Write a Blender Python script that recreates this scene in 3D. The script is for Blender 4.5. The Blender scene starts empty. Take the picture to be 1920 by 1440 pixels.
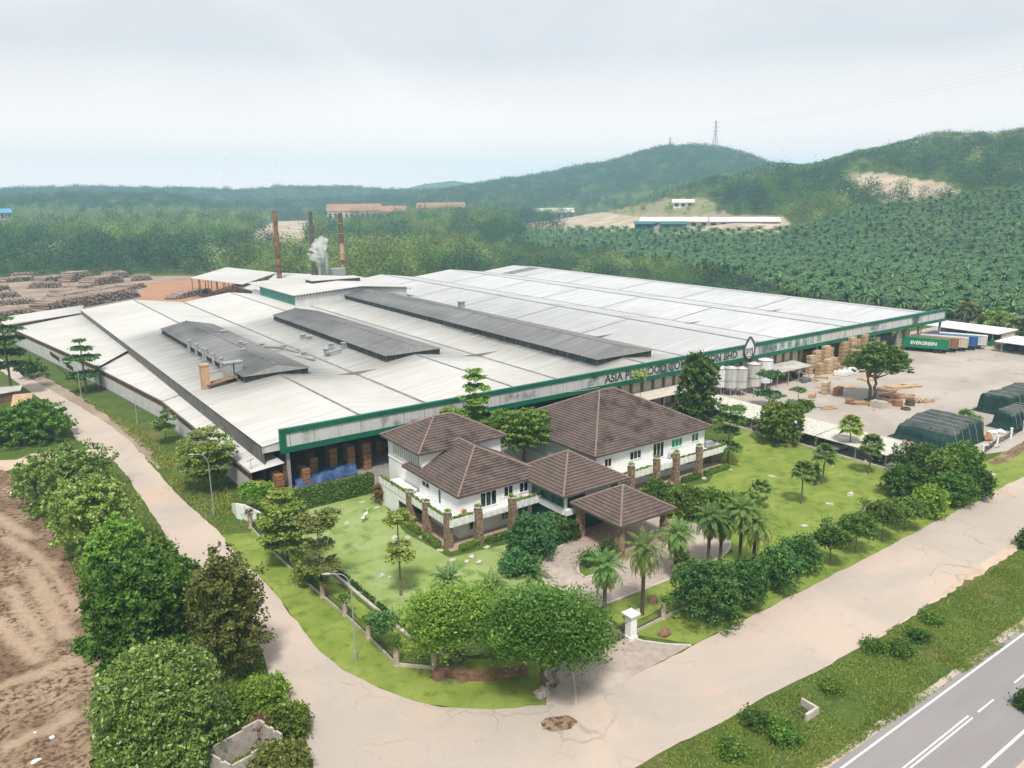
import bpy, bmesh, math, random
import numpy as np
from mathutils import Vector, Matrix, noise
from mathutils.geometry import tessellate_polygon

R = math.radians
sc = bpy.context.scene
COL = sc.collection
random.seed(7)

# ------------------------------------------------------------------ camera
H = 45.0
FPX, HOR, YAW, ROLL = 1460.0, 362.0, 0.622, -0.008
_p = math.atan((720 - HOR) / FPX)
fw = np.array([math.sin(YAW) * math.cos(_p), math.cos(YAW) * math.cos(_p), -math.sin(_p)])
_r = np.array([math.cos(YAW), -math.sin(YAW), 0.0])
_u = np.cross(_r, fw)
rt = _r * math.cos(ROLL) + _u * math.sin(ROLL)
up = -_r * math.sin(ROLL) + _u * math.cos(ROLL)
cd = bpy.data.cameras.new('camera')
cam = bpy.data.objects.new('camera', cd)
COL.objects.link(cam)
M = Matrix.Identity(4)
for i in range(3):
    M[i][0], M[i][1], M[i][2] = rt[i], up[i], -fw[i]
M[2][3] = H
cam.matrix_world = M
cd.sensor_fit = 'HORIZONTAL'
cd.sensor_width = 36.0
cd.lens = 36.0 * FPX / 1920.0
cd.clip_start, cd.clip_end = 0.5, 30000
sc.camera = cam

# ------------------------------------------------------------------ sky, sun, exposure
SUN_EL, SUN_AZ = R(60), R(236)          # azimuth of the sun measured from +X counter-clockwise
W = bpy.data.worlds.new('World')
sc.world = W
W.use_nodes = True
nt = W.node_tree
nt.nodes.clear()
N = nt.nodes.new
out = N('ShaderNodeOutputWorld'); bg = N('ShaderNodeBackground'); sky = N('ShaderNodeTexSky')
sky.sky_type = 'NISHITA'; sky.sun_disc = False
sky.sun_elevation = SUN_EL
sky.sun_rotation = R(90) - SUN_AZ
sky.air_density = 1.2; sky.dust_density = 4.0; sky.ozone_density = 1.0
tc = N('ShaderNodeTexCoord'); mp = N('ShaderNodeMapping'); mp.inputs['Scale'].default_value = (1.0, 1.0, 1.8)
n1 = N('ShaderNodeTexNoise'); n1.inputs['Scale'].default_value = 3.0; n1.inputs['Detail'].default_value = 7; n1.inputs['Roughness'].default_value = .55
n1.inputs['Distortion'].default_value = .4
cr = N('ShaderNodeValToRGB')
e = cr.color_ramp.elements
e[0].position, e[0].color = .30, (6.5, 6.5, 6.75, 1)
e[1].position, e[1].color = .70, (8.1, 8.0, 7.95, 1)
m_ = e.new(.52); m_.color = (7.15, 7.1, 7.2, 1)
mx = N('ShaderNodeMix'); mx.data_type = 'RGBA'; mx.inputs['Factor'].default_value = .94
nt.links.new(tc.outputs['Generated'], mp.inputs['Vector'])
nt.links.new(mp.outputs['Vector'], n1.inputs['Vector'])
nt.links.new(n1.outputs['Fac'], cr.inputs['Fac'])
nt.links.new(sky.outputs['Color'], mx.inputs[6])
sx_ = N('ShaderNodeSeparateXYZ'); mr_ = N('ShaderNodeMapRange'); mr_.inputs['From Min'].default_value = 0.0; mr_.inputs['From Max'].default_value = .16; mr_.inputs['To Min'].default_value = 1.0; mr_.inputs['To Max'].default_value = 0.0
mh = N('ShaderNodeMix'); mh.data_type = 'RGBA'; mh.inputs[7].default_value = (15.4, 12.7, 11.4, 1)
nt.links.new(tc.outputs['Generated'], sx_.inputs[0]); nt.links.new(sx_.outputs['Z'], mr_.inputs['Value']); nt.links.new(mr_.outputs['Result'], mh.inputs['Factor']); nt.links.new(cr.outputs['Color'], mh.inputs[6])
nt.links.new(mh.outputs[2], mx.inputs[7])
nt.links.new(mx.outputs[2], bg.inputs['Color'])
bg.inputs['Strength'].default_value = .1
nt.links.new(bg.outputs['Background'], out.inputs['Surface'])
sd = bpy.data.lights.new('sun', 'SUN')
sd.energy, sd.angle, sd.color = 3.6, R(9), (1.0, .95, .88)
sun = bpy.data.objects.new('sun', sd)
COL.objects.link(sun)
sv = Vector((math.cos(SUN_AZ) * math.cos(SUN_EL), math.sin(SUN_AZ) * math.cos(SUN_EL), math.sin(SUN_EL)))
sun.rotation_euler = sv.to_track_quat('Z', 'Y').to_euler()
sun.location = (60, 60, 120)
sc.view_settings.view_transform = 'Standard'
sc.view_settings.look = 'None'
sc.view_settings.exposure = 0.32
sc.view_settings.gamma = 1.0
sc.render.engine = 'CYCLES'
cy = sc.cycles
cy.max_bounces, cy.diffuse_bounces, cy.glossy_bounces, cy.transmission_bounces, cy.volume_bounces, cy.transparent_max_bounces = 6, 3, 2, 3, 5, 6
cy.use_denoising = True
cy.denoising_prefilter = 'NONE'
cy.caustics_reflective = cy.caustics_refractive = False
cy.sample_clamp_indirect = 4.0

# ------------------------------------------------------------------ pixel rays -> places in the world
def ray(x, y): return fw * FPX + rt * (x - 960) - up * (y - 720)
def G(x, y, z=0.0):
    d = ray(x, y); t = (z - H) / d[2]
    return (float(d[0] * t), float(d[1] * t), float(z))
def atY(x, y, Y):
    d = ray(x, y) * 1.0; t = Y / d[1]
    return (float(d[0] * t), float(Y), float(d[2] * t + H))
def P(X, Y, Z):
    v = np.array([X, Y, Z - H]); w = v @ fw
    return 960 + FPX * (v @ rt) / w, 720 - FPX * (v @ up) / w, w
def Pn(V):
    v = np.asarray(V, float) - np.array([0, 0, H]); w = v @ fw
    return 960 + FPX * (v @ rt) / w, 720 - FPX * (v @ up) / w, w
def hgt(px, py, ytop):
    g = G(px, py); lo, hi = 0.0, 60.0
    for _ in range(40):
        m = (lo + hi) / 2
        if P(g[0], g[1], m)[1] > ytop: lo = m
        else: hi = m
    return lo

# ------------------------------------------------------------------ object helpers
def tag(o, label=None, cat=None, group=None, kind=None):
    if label: o['label'] = label
    if cat: o['category'] = cat
    if group: o['group'] = group
    if kind: o['kind'] = kind
    return o
def thing(name, label, cat, loc=(0, 0, 0), rz=0.0, group=None):
    o = bpy.data.objects.new(name, None)
    COL.objects.link(o)
    o.location = loc; o.rotation_euler = (0, 0, rz)
    o.empty_display_size = .3
    return tag(o, label, cat, group)
def link(name, me, parent=None, loc=None):
    o = bpy.data.objects.new(name, me)
    COL.objects.link(o)
    if parent: o.parent = parent
    if loc is not None: o.location = loc
    return o
def copy_tree(o, parent=None):
    c = o.copy(); COL.objects.link(c); c.parent = parent
    for ch in list(o.children): copy_tree(ch, c)
    return c
def wpos(o):
    v = Vector(o.location)
    while o.parent:
        o = o.parent; v = v + Vector(o.location)
    return v

class MB:
    def __init__(s): s.v, s.f, s.m, s.uv, s.off = [], [], [], [], (0, 0, 0)
    def add(s, vs, fs, mi=0, uvs=None):
        n = len(s.v); s.v += [tuple(q) for q in vs]
        for k, f in enumerate(fs):
            s.f.append([n + i for i in f]); s.m.append(mi)
            s.uv.append(uvs[k] if uvs else None)
        return s
    def box(s, x0, x1, y0, y1, z0, z1, mi=0):
        return s.add([(x0, y0, z0), (x1, y0, z0), (x1, y1, z0), (x0, y1, z0), (x0, y0, z1), (x1, y0, z1), (x1, y1, z1), (x0, y1, z1)],
                     [(0, 3, 2, 1), (4, 5, 6, 7), (0, 1, 5, 4), (1, 2, 6, 5), (2, 3, 7, 6), (3, 0, 4, 7)], mi)
    def quad(s, a, b, c, d, mi=0, uv=None): return s.add([a, b, c, d], [(0, 1, 2, 3)], mi, [uv] if uv else None)
    def tube(s, pts, rad, n=8, mi=0, cap=True):
        pts = [Vector(p) for p in pts]
        if not hasattr(rad, '__len__'): rad = [rad] * len(pts)
        ring = []; base = len(s.v)
        for i, p in enumerate(pts):
            d = (pts[min(i + 1, len(pts) - 1)] - pts[max(i - 1, 0)])
            d = d.normalized() if d.length > 1e-9 else Vector((0, 0, 1))
            a = d.cross(Vector((0, 0, 1)) if abs(d.z) < .95 else Vector((1, 0, 0))).normalized(); b = d.cross(a)
            ring += [tuple(p + (a * math.cos(2 * math.pi * k / n) + b * math.sin(2 * math.pi * k / n)) * rad[i]) for k in range(n)]
        fs = []
        for i in range(len(pts) - 1):
            for k in range(n):
                fs.append((i * n + k, i * n + (k + 1) % n, (i + 1) * n + (k + 1) % n, (i + 1) * n + k))
        if cap:
            fs.append(tuple(range(n - 1, -1, -1))); fs.append(tuple((len(pts) - 1) * n + k for k in range(n)))
        return s.add(ring, fs, mi)
    def bar(s, a, b, w, h=None, mi=0):
        h = h or w
        a, b = Vector(a), Vector(b); d = (b - a).normalized()
        x = d.cross(Vector((0, 0, 1)) if abs(d.z) < .95 else Vector((1, 0, 0))).normalized() * w / 2; y = d.cross(x).normalized() * h / 2
        vs = [a - x - y, a + x - y, a + x + y, a - x + y, b - x - y, b + x - y, b + x + y, b - x + y]
        return s.add(vs, [(0, 3, 2, 1), (4, 5, 6, 7), (0, 1, 5, 4), (1, 2, 6, 5), (2, 3, 7, 6), (3, 0, 4, 7)], mi)
    def prism(s, poly, z0, z1, mi=0):
        n = len(poly)
        vs = [(p[0], p[1], z0) for p in poly] + [(p[0], p[1], z1) for p in poly]
        fs = [(i, (i + 1) % n, n + (i + 1) % n, n + i) for i in range(n)]
        t = tessellate_polygon([[Vector((p[0], p[1], 0)) for p in poly]])
        fs += [tuple(n + i for i in q) for q in t] + [tuple(q[::-1]) for q in t]
        return s.add(vs, fs, mi)
    def lathe(s, prof, c=(0, 0, 0), n=24, mi=0):
        vs = [(c[0] + r * math.cos(2 * math.pi * k / n), c[1] + r * math.sin(2 * math.pi * k / n), c[2] + z) for r, z in prof for k in range(n)]
        fs = [(i * n + k, i * n + (k + 1) % n, (i + 1) * n + (k + 1) % n, (i + 1) * n + k) for i in range(len(prof) - 1) for k in range(n)]
        return s.add(vs, fs, mi)
    def mesh(s, name, mats, off=None):
        me = bpy.data.meshes.new(name)
        v = s.v if off is None else [(a - off[0], b - off[1], c - off[2]) for a, b, c in s.v]
        me.from_pydata(v, [], s.f)
        for m in (mats if isinstance(mats, (list, tuple)) else [mats]): me.materials.append(m)
        if any(s.m): me.polygons.foreach_set('material_index', s.m)
        if any(u is not None for u in s.uv):
            ul = me.uv_layers.new(name='UVMap'); i = 0
            for f, u in zip(s.f, s.uv):
                for k in range(len(f)):
                    if u: ul.data[i].uv = u[k]
                    i += 1
        me.update()
        bm = bmesh.new(); bm.from_mesh(me); bmesh.ops.recalc_face_normals(bm, faces=bm.faces); bm.to_mesh(me); bm.free()
        return me
    def build(s, name, mats, parent=None, world=True, smooth=False):
        off = wpos(parent) if (parent and world) else None
        me = s.mesh(name, mats, off)
        if smooth:
            for p in me.polygons: p.use_smooth = True
        return link(name, me, parent)

def np_mesh(name, V, F, mats, mi=None):
    me = bpy.data.meshes.new(name)
    V = np.asarray(V, np.float32); F = np.asarray(F, np.int32)
    k = F.shape[1]
    me.vertices.add(len(V)); me.vertices.foreach_set('co', V.ravel())
    me.loops.add(F.size); me.loops.foreach_set('vertex_index', F.ravel())
    me.polygons.add(len(F)); me.polygons.foreach_set('loop_start', np.arange(0, F.size, k, dtype=np.int32))
    try: me.polygons.foreach_set('loop_total', np.full(len(F), k, np.int32))
    except Exception: pass
    for m in (mats if isinstance(mats, (list, tuple)) else [mats]): me.materials.append(m)
    if mi is not None: me.polygons.foreach_set('material_index', np.asarray(mi, np.int32))
    me.update(calc_edges=True); me.validate()
    return me

# ------------------------------------------------------------------ materials
MATS = {}
def srgb(c): return tuple((x / 12.92 if x <= .04045 else ((x + .055) / 1.055) ** 2.4) for x in c)
def mat(name, col, rough=.8, col2=None, scale=1.0, detail=5, lo=.35, hi=.65, bump=0.0, bscale=None, spec=.3, metal=0.0, stretch=None, col3=None, scale3=.1, lo3=.5, hi3=.65, coord='Object', distort=0.0):
    m = bpy.data.materials.new(name); m.use_nodes = True
    t = m.node_tree; n = t.nodes; b = n['Principled BSDF']; L = t.links.new
    b.inputs['Roughness'].default_value = rough; b.inputs['Specular IOR Level'].default_value = spec; b.inputs['Metallic'].default_value = metal
    b.inputs['Base Color'].default_value = (*col, 1)
    if coord == 'World':
        g = n.new('ShaderNodeNewGeometry'); vec = g.outputs['Position']
    else:
        g = n.new('ShaderNodeTexCoord'); vec = g.outputs[coord]
    if stretch:
        mp = n.new('ShaderNodeMapping'); mp.inputs['Scale'].default_value = stretch; L(vec, mp.inputs['Vector']); v2 = mp.outputs['Vector']
    else: v2 = vec
    cur = None
    if col2:
        ns = n.new('ShaderNodeTexNoise'); ns.inputs['Scale'].default_value = scale; ns.inputs['Detail'].default_value = detail; ns.inputs['Roughness'].default_value = .6; ns.inputs['Distortion'].default_value = distort
        r_ = n.new('ShaderNodeMapRange'); r_.inputs['From Min'].default_value = lo; r_.inputs['From Max'].default_value = hi
        mx = n.new('ShaderNodeMix'); mx.data_type = 'RGBA'; mx.inputs[6].default_value = (*col, 1); mx.inputs[7].default_value = (*col2, 1)
        L(v2, ns.inputs['Vector']); L(ns.outputs['Fac'], r_.inputs['Value']); L(r_.outputs['Result'], mx.inputs['Factor'])
        cur = mx.outputs[2]
    if col3:
        ns = n.new('ShaderNodeTexNoise'); ns.inputs['Scale'].default_value = scale3; ns.inputs['Detail'].default_value = 6; ns.inputs['Roughness'].default_value = .62
        r_ = n.new('ShaderNodeMapRange'); r_.inputs['From Min'].default_value = lo3; r_.inputs['From Max'].default_value = hi3
        mx = n.new('ShaderNodeMix'); mx.data_type = 'RGBA'; mx.inputs[7].default_value = (*col3, 1)
        if cur: L(cur, mx.inputs[6])
        else: mx.inputs[6].default_value = (*col, 1)
        L(vec, ns.inputs['Vector']); L(ns.outputs['Fac'], r_.inputs['Value']); L(r_.outputs['Result'], mx.inputs['Factor'])
        cur = mx.outputs[2]
    if cur: L(cur, b.inputs['Base Color'])
    if bump:
        ns = n.new('ShaderNodeTexNoise'); ns.inputs['Scale'].default_value = bscale or scale * 4; ns.inputs['Detail'].default_value = 4
        bp = n.new('ShaderNodeBump'); bp.inputs['Strength'].default_value = min(1, bump); bp.inputs['Distance'].default_value = .1 * max(1, bump)
        L(v2, ns.inputs['Vector']); L(ns.outputs['Fac'], bp.inputs['Height']); L(bp.outputs['Normal'], b.inputs['Normal'])
    MATS[name] = m
    return m
LEAF_SAT = 1.0
def leafmat(name, c1, c2, c3=None, rough=.55, trans=.17, spec=.25, k_=1.4, vv=(.78, 1.25)):
    m = bpy.data.materials.new(name); m.use_nodes = True
    t = m.node_tree; n = t.nodes; b = n['Principled BSDF']; L = t.links.new; o = n['Material Output']
    g = n.new('ShaderNodeNewGeometry'); oi = n.new('ShaderNodeObjectInfo')
    def gain(c): 
        l = .3 * c[0] + .6 * c[1] + .1 * c[2]; return tuple(max(.004, (l + (x - l) * LEAF_SAT) * k_) for x in c)
    c1, c2, c3 = gain(c1), gain(c2), (gain(c3) if c3 else None)
    cr = n.new('ShaderNodeValToRGB'); e = cr.color_ramp.elements
    e[0].position, e[0].color = .0, (*c1, 1); e[1].position, e[1].color = 1.0, (*(c3 or c2), 1)
    if c3:
        k = e.new(.7); k.color = (*c2, 1)
    L(g.outputs['Random Per Island'], cr.inputs['Fac'])
    hs = n.new('ShaderNodeHueSaturation')
    m1 = n.new('ShaderNodeMapRange'); m1.inputs['To Min'].default_value = .475; m1.inputs['To Max'].default_value = .515
    m2 = n.new('ShaderNodeMapRange'); m2.inputs['To Min'].default_value = vv[0]; m2.inputs['To Max'].default_value = vv[1]
    wn = n.new('ShaderNodeTexWhiteNoise'); wn.noise_dimensions = '1D'
    L(oi.outputs['Random'], m1.inputs['Value']); L(oi.outputs['Random'], wn.inputs['W']); L(wn.outputs['Value'], m2.inputs['Value'])
    L(m1.outputs['Result'], hs.inputs['Hue']); L(m2.outputs['Result'], hs.inputs['Value']); L(cr.outputs['Color'], hs.inputs['Color'])
    L(hs.outputs['Color'], b.inputs['Base Color'])
    b.inputs['Roughness'].default_value = rough; b.inputs['Specular IOR Level'].default_value = spec
    if trans:
        tb = n.new('ShaderNodeBsdfTranslucent'); ms = n.new('ShaderNodeMixShader'); ms.inputs['Fac'].default_value = trans
        L(hs.outputs['Color'], tb.inputs['Color']); L(b.outputs['BSDF'], ms.inputs[1]); L(tb.outputs['BSDF'], ms.inputs[2]); L(ms.outputs['Shader'], o.inputs['Surface'])
    MATS[name] = m
    return m

WHITE = mat('white_paint', (.78, .78, .77), .6, (.70, .70, .68), .6, lo=.4, hi=.75, col3=(.52, .51, .47), scale3=.9, lo3=.62, hi3=.85)
DARKGLASS = mat('window_glass', (.012, .018, .018), .08, spec=.5)
GREENGLASS = mat('green_glass', (.01, .10, .055), .12, (.02, .17, .09), .8, spec=.5)
GREENWALL = mat('green_wall', (.008, .075, .06), .35, (.012, .10, .075), .4)
STONE = mat('brown_stone', (.15, .10, .065), .9, (.31, .225, .15), 3.2, detail=3, lo=.4, hi=.6, bump=.8, bscale=4, col3=(.05, .03, .02), scale3=2.4, lo3=.58, hi3=.66)
TILEFLOOR = mat('terrace_tiles', (.40, .30, .24), .7, (.31, .225, .175), 2.0)
CONC = mat('concrete', (.50, .48, .44), .9, (.36, .34, .31), .5, col3=(.22, .20, .18), scale3=.35, lo3=.58, hi3=.75)
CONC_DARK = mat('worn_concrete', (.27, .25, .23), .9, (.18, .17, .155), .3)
STEEL = mat('grey_steel', (.42, .43, .43), .5, (.30, .31, .31), 2.0, metal=.3)
DARK = mat('dark_metal', (.02, .02, .022), .6)
BLACKDIRT = mat('sooty_cladding', (.035, .035, .036), .85, (.09, .09, .088), 1.2, stretch=(1, 1, .2))
RUST = mat('rusty_steel', (.16, .06, .025), .85, (.30, .17, .09), 1.1, stretch=(1, 1, .35), col3=(.05, .03, .022), scale3=.18, lo3=.5, hi3=.62)
RUSTPALE = mat('pale_rust', (.40, .22, .12), .8, (.52, .36, .24), .8, stretch=(1, 1, .3))
BARK = mat('bark', (.13, .10, .075), .95, (.25, .21, .17), 4, bump=.4, stretch=(1, 1, .3))
BARKDARK = mat('dark_bark', (.06, .045, .032), .95, (.13, .10, .075), 5, bump=.5, stretch=(1, 1, 2))
GREENTRIM = mat('green_trim', (.006, .12, .065), .5, (.005, .065, .042), .35, lo=.45, hi=.8)
WOODBOX = mat('plywood', (.52, .36, .21), .8, (.40, .26, .14), .9, stretch=(1, 1, 6))
WOODBROWN = mat('brown_ply', (.33, .17, .08), .8, (.22, .10, .05), 1.2, stretch=(1, 1, 6))
ROCK = mat('pale_rock', (.55, .50, .43), .9, (.36, .31, .26), 2.5, bump=.5)
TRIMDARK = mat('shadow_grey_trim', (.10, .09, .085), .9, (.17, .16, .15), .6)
ROCKBROWN = mat('brown_rock', (.25, .14, .09), .9, (.15, .08, .05), 2.0, bump=.5)
# ------------------------------------------------------------------ terrain
fh = np.array([math.sin(YAW), math.cos(YAW)]); rh = np.array([math.cos(YAW), -math.sin(YAW)])
def az_el(x, y):
    d = ray(x, y); a = math.atan2(d[:2] @ rh, d[:2] @ fh)
    return a, d[2] / math.hypot(d[0], d[1])
RIDGES = []   # (azimuths, crest heights, distance, front width, back width)
def ridge(D, wf, wb, pts, trees=9):
    ae = [az_el(x, y) for x, y in pts]
    RIDGES.append((np.array([q[0] for q in ae]), np.array([max(0, H + D * q[1] - trees) for q in ae]), D, wf, wb))
ridge(1050, 560, 500, [(1040, 400), (1130, 388), (1190, 372), (1250, 346), (1330, 326), (1430, 309), (1500, 302), (1580, 287), (1650, 272), (1700, 258), (1760, 251), (1850, 240), (1920, 234), (2050, 226), (2300, 240)])
ridge(2000, 900, 800, [(700, 380), (800, 366), (870, 354), (950, 342), (1050, 326), (1130, 309), (1200, 293), (1255, 281), (1300, 278), (1350, 284), (1400, 295), (1450, 311), (1550, 335), (1700, 360)], 7)
ridge(2500, 600, 900, [(-300, 362), (0, 358), (80, 356), (150, 353), (210, 356), (300, 355), (400, 358), (470, 359), (560, 352), (640, 353), (720, 358), (800, 360), (900, 366)], 7)
ridge(1650, 420, 420, [(-300, 384), (-100, 378), (0, 374), (130, 371), (250, 369), (310, 370), (360, 377), (430, 390), (480, 400)], 7)
ridge(1750, 420, 420, [(430, 396), (520, 384), (640, 376), (760, 372), (860, 372), (960, 378), (1040, 388)], 7)
ridge(3750, 500, 200, [(650, 362), (740, 357), (800, 345), (850, 338), (890, 345), (940, 357), (1020, 362)], 0)
def terr(az, r):
    az = np.asarray(az, float); r = np.asarray(r, float); z = np.zeros(np.broadcast(az, r).shape)
    for A, Z, D, wf, wb in RIDGES:
        h = np.interp(az, A, Z, left=Z[0] if Z[0] < 40 or A is RIDGES[0][0] else 0, right=Z[-1])
        t = np.where(r < D, (D - r) / wf, (r - D) / wb)
        s = np.clip(1 - t, 0, 1); s = s * s * (3 - 2 * s)
        z = np.maximum(z, h * s)
    # gentle gullies on the slopes
    k = np.clip(z / 60, 0, 1)
    z = z + k * (2.5 * np.sin(az * 70 + r * .011) + 2.0 * np.sin(az * 37 - r * .023 + 1.3))
    return z
def polar(az, r):
    s, c = np.sin(az), np.cos(az)
    return r * (c * fh[0] + s * rh[0]), r * (c * fh[1] + s * rh[1])
def inpoly(x, y, poly):
    x = np.asarray(x); y = np.asarray(y); ins = np.zeros(x.shape, bool); n = len(poly)
    for i in range(n):
        x1, y1 = poly[i]; x2, y2 = poly[(i + 1) % n]
        if y1 == y2: continue
        c = ((y1 > y) != (y2 > y)) & (x < (x2 - x1) * (y - y1) / (y2 - y1) + x1); ins ^= c
    return ins
# bare patches of land, outlined in the valley (distance limits, outline as sighted from the camera position)
BARE = [(600, 1040, [(1572, 334), (1600, 325), (1660, 324), (1720, 336), (1770, 344), (1818, 362), (1770, 368), (1720, 376), (1690, 374), (1660, 384), (1630, 366), (1600, 352)]),
        (450, 1300, [(470, 440), (520, 412), (575, 402), (640, 392), (700, 404), (790, 398), (880, 396), (890, 408), (800, 410), (745, 416), (680, 424), (640, 430), (600, 430), (560, 462), (470, 470)]),
        (450, 1500, [(950, 424), (1040, 412), (1130, 398), (1190, 406), (1470, 406), (1490, 430), (1470, 438), (1190, 440), (1090, 436), (960, 434)])]
SCRUB = [(500, 1300, [(1060, 416), (1130, 394), (1180, 378), (1240, 371), (1320, 370), (1345, 384), (1370, 404), (1300, 414), (1190, 412)])]
TRACKS = [(400, 900, [(480, 464), (560, 458), (700, 456), (830, 460), (830, 470), (700, 470), (560, 476), (480, 474)])]

naz = np.radians(np.concatenate([np.arange(-180, -50, 6), np.arange(-50, 50, .22), np.arange(50, 181, 6)]))
rs = np.concatenate([[0.5, 30, 80, 160, 260, 340], np.arange(400, 1400, 12), np.arange(1400, 4000, 40)])
AZ, RR = np.meshgrid(naz, rs)
Z = terr(AZ, RR); Z[RR < 395] = 0
X, Y = polar(AZ, RR)
V = np.stack([X.ravel(), Y.ravel(), Z.ravel()], 1)
nA, nR = len(naz), len(rs)
ii, jj = np.meshgrid(np.arange(nR - 1), np.arange(nA - 1), indexing='ij')
F = np.stack([ii * nA + jj, ii * nA + jj + 1, (ii + 1) * nA + jj + 1, (ii + 1) * nA + jj], -1).reshape(-1, 4)[:, ::-1]
px, py, pw = Pn(V)
rr = RR.ravel(); soil = np.zeros(len(V)); scr = np.zeros(len(V))
for lo, hi, pl in BARE: soil[(rr > lo) & (rr < hi) & (pw > 0) & inpoly(px, py, pl)] = 1
for lo, hi, pl in TRACKS: soil[(rr > lo) & (rr < hi) & (pw > 0) & inpoly(px, py, pl)] = .8
for lo, hi, pl in SCRUB: scr[(rr > lo) & (rr < hi) & (pw > 0) & inpoly(px, py, pl)] = 1
GROUND = bpy.data.materials.new('ground_cover'); GROUND.use_nodes = True
t = GROUND.node_tree; n = t.nodes; L = t.links.new; b = n['Principled BSDF']
b.inputs['Roughness'].default_value = .95; b.inputs['Specular IOR Level'].default_value = .1
def _noise(scale, detail=6, rough=.6):
    q = n.new('ShaderNodeTexNoise'); q.inputs['Scale'].default_value = scale; q.inputs['Detail'].default_value = detail; q.inputs['Roughness'].default_value = rough
    L(geo.outputs['Position'], q.inputs['Vector']); return q
def _mr(o, a, b_):
    q = n.new('ShaderNodeMapRange'); q.inputs['From Min'].default_value = a; q.inputs['From Max'].default_value = b_; L(o, q.inputs['Value']); return q.outputs['Result']
def _mix(f, a, b_):
    q = n.new('ShaderNodeMix'); q.data_type = 'RGBA'
    if isinstance(f, float): q.inputs['Factor'].default_value = f
    else: L(f, q.inputs['Factor'])
    for s, c in ((6, a), (7, b_)):
        if isinstance(c, tuple): q.inputs[s].default_value = (*c, 1)
        else: L(c, q.inputs[s])
    return q.outputs[2]
geo = n.new('ShaderNodeNewGeometry')
a1 = n.new('ShaderNodeAttribute'); a1.attribute_name = 'soil'; a2 = n.new('ShaderNodeAttribute'); a2.attribute_name = 'scrub'
g1 = _mix(_mr(_noise(.35).outputs['Fac'], .35, .65), (.045, .085, .016), (.085, .125, .026))
g1 = _mix(_mr(_noise(2.2, 4).outputs['Fac'], .5, .75), g1, (.13, .15, .04))
g1 = _mix(_mr(_noise(.09).outputs['Fac'], .56, .68), g1, (.14, .125, .05))
g2 = _mix(_mr(_noise(.04, 8, .7).outputs['Fac'], .42, .58), (.50, .41, .31), (.36, .28, .20))
g3 = _mix(_mr(_noise(.06, 8, .7).outputs['Fac'], .4, .6), (.16, .20, .07), (.30, .24, .16))
f1 = _mix(a2.outputs['Fac'], g1, g3)
f1 = _mix(a1.outputs['Fac'], f1, g2)
L(f1, b.inputs['Base Color'])
bp = n.new('ShaderNodeBump'); bp.inputs['Strength'].default_value = .8; bp.inputs['Distance'].default_value = .25
L(_noise(1.6, 6).outputs['Fac'], bp.inputs['Height']); L(bp.outputs['Normal'], b.inputs['Normal'])
me = np_mesh('ground', V, F, GROUND)
for nm, arr in (('soil', soil), ('scrub', scr)):
    at = me.attributes.new(nm, 'FLOAT', 'POINT'); at.data.foreach_set('value', arr.astype(np.float32))
for p in me.polygons: p.use_smooth = True
tag(link('ground', me), kind='structure')

# ------------------------------------------------------------------ ground surfaces near the camera
rgn = random.Random(3)
def jag(poly, step=1.2, amp=.25, seed=0):
    o = []
    for i in range(len(poly)):
        a = Vector((poly[i][0], poly[i][1], 0)); b_ = Vector((poly[(i + 1) % len(poly)][0], poly[(i + 1) % len(poly)][1], 0))
        d = (b_ - a); n_ = max(1, int(d.length / step)); q = Vector((-d.y, d.x, 0)).normalized() if d.length > 0 else Vector((0, 0, 0))
        for k in range(n_):
            p = a + d * (k / n_)
            w = (noise.noise(p * .25 + Vector((seed, 0, 0))) * 1.4 + noise.noise(p * 1.1 + Vector((0, seed, 0)))) * amp
            o.append((p.x + q.x * w, p.y + q.y * w))
    return o
def smooth_px(pts, z=0.0, it=2, closed=False):
    p = [G(x, y, z)[:2] for x, y in pts]
    for _ in range(it):
        q = []
        for i in range(len(p) - (0 if closed else 1)):
            a, b_ = p[i], p[(i + 1) % len(p)]
            q += [(a[0] * .75 + b_[0] * .25, a[1] * .75 + b_[1] * .25), (a[0] * .25 + b_[0] * .75, a[1] * .25 + b_[1] * .75)]
        p = q if closed else [p[0]] + q + [p[-1]]
    return p
def sheet(name, poly, z, m, kind='structure', label=None, cat=None, parent=None, thick=None):
    t_ = tessellate_polygon([[Vector((p[0], p[1], 0)) for p in poly]])
    if thick:
        mb = MB(); mb.prism(poly, z - thick, z); me = mb.mesh(name, m)
    else:
        me = bpy.data.meshes.new(name); me.from_pydata([(p[0], p[1], z) for p in poly], [], [tuple(q) for q in t_]); me.materials.append(m)
        bm = bmesh.new(); bm.from_mesh(me)
        for f in bm.faces:
            f.normal_update()
            if f.normal.z < 0: f.normal_flip()
        bm.to_mesh(me); bm.free()
    o = link(name, me, parent)
    return tag(o, label, cat, None, kind)

LAWN = mat('mown_lawn', (.165, .22, .04), .95, (.235, .285, .065), .22, lo=.38, hi=.66, coord='World', bump=.5, bscale=6, spec=.1, col3=(.08, .15, .02), scale3=.55, lo3=.5, hi3=.72)
LAWN_PALE = mat('pale_lawn', (.27, .335, .135), .95, (.215, .28, .08), .16, lo=.42, hi=.62, coord='World', bump=.5, bscale=6, spec=.1, col3=(.10, .175, .03), scale3=.33, lo3=.52, hi3=.7)
VERGE = mat('rough_verge', (.10, .135, .025), .95, (.15, .175, .04), .5, coord='World', bump=.9, bscale=3, spec=.1, col3=(.14, .15, .04), scale3=.7, lo3=.52, hi3=.75)
EARTH = mat('ploughed_earth', (.175, .112, .07), 1.0, (.33, .24, .162), .10, detail=9, lo=.42, hi=.60, coord='World', bump=1.6, bscale=3.2, spec=.1, col3=(.085, .052, .034), scale3=1.7, lo3=.46, hi3=.62)
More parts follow.
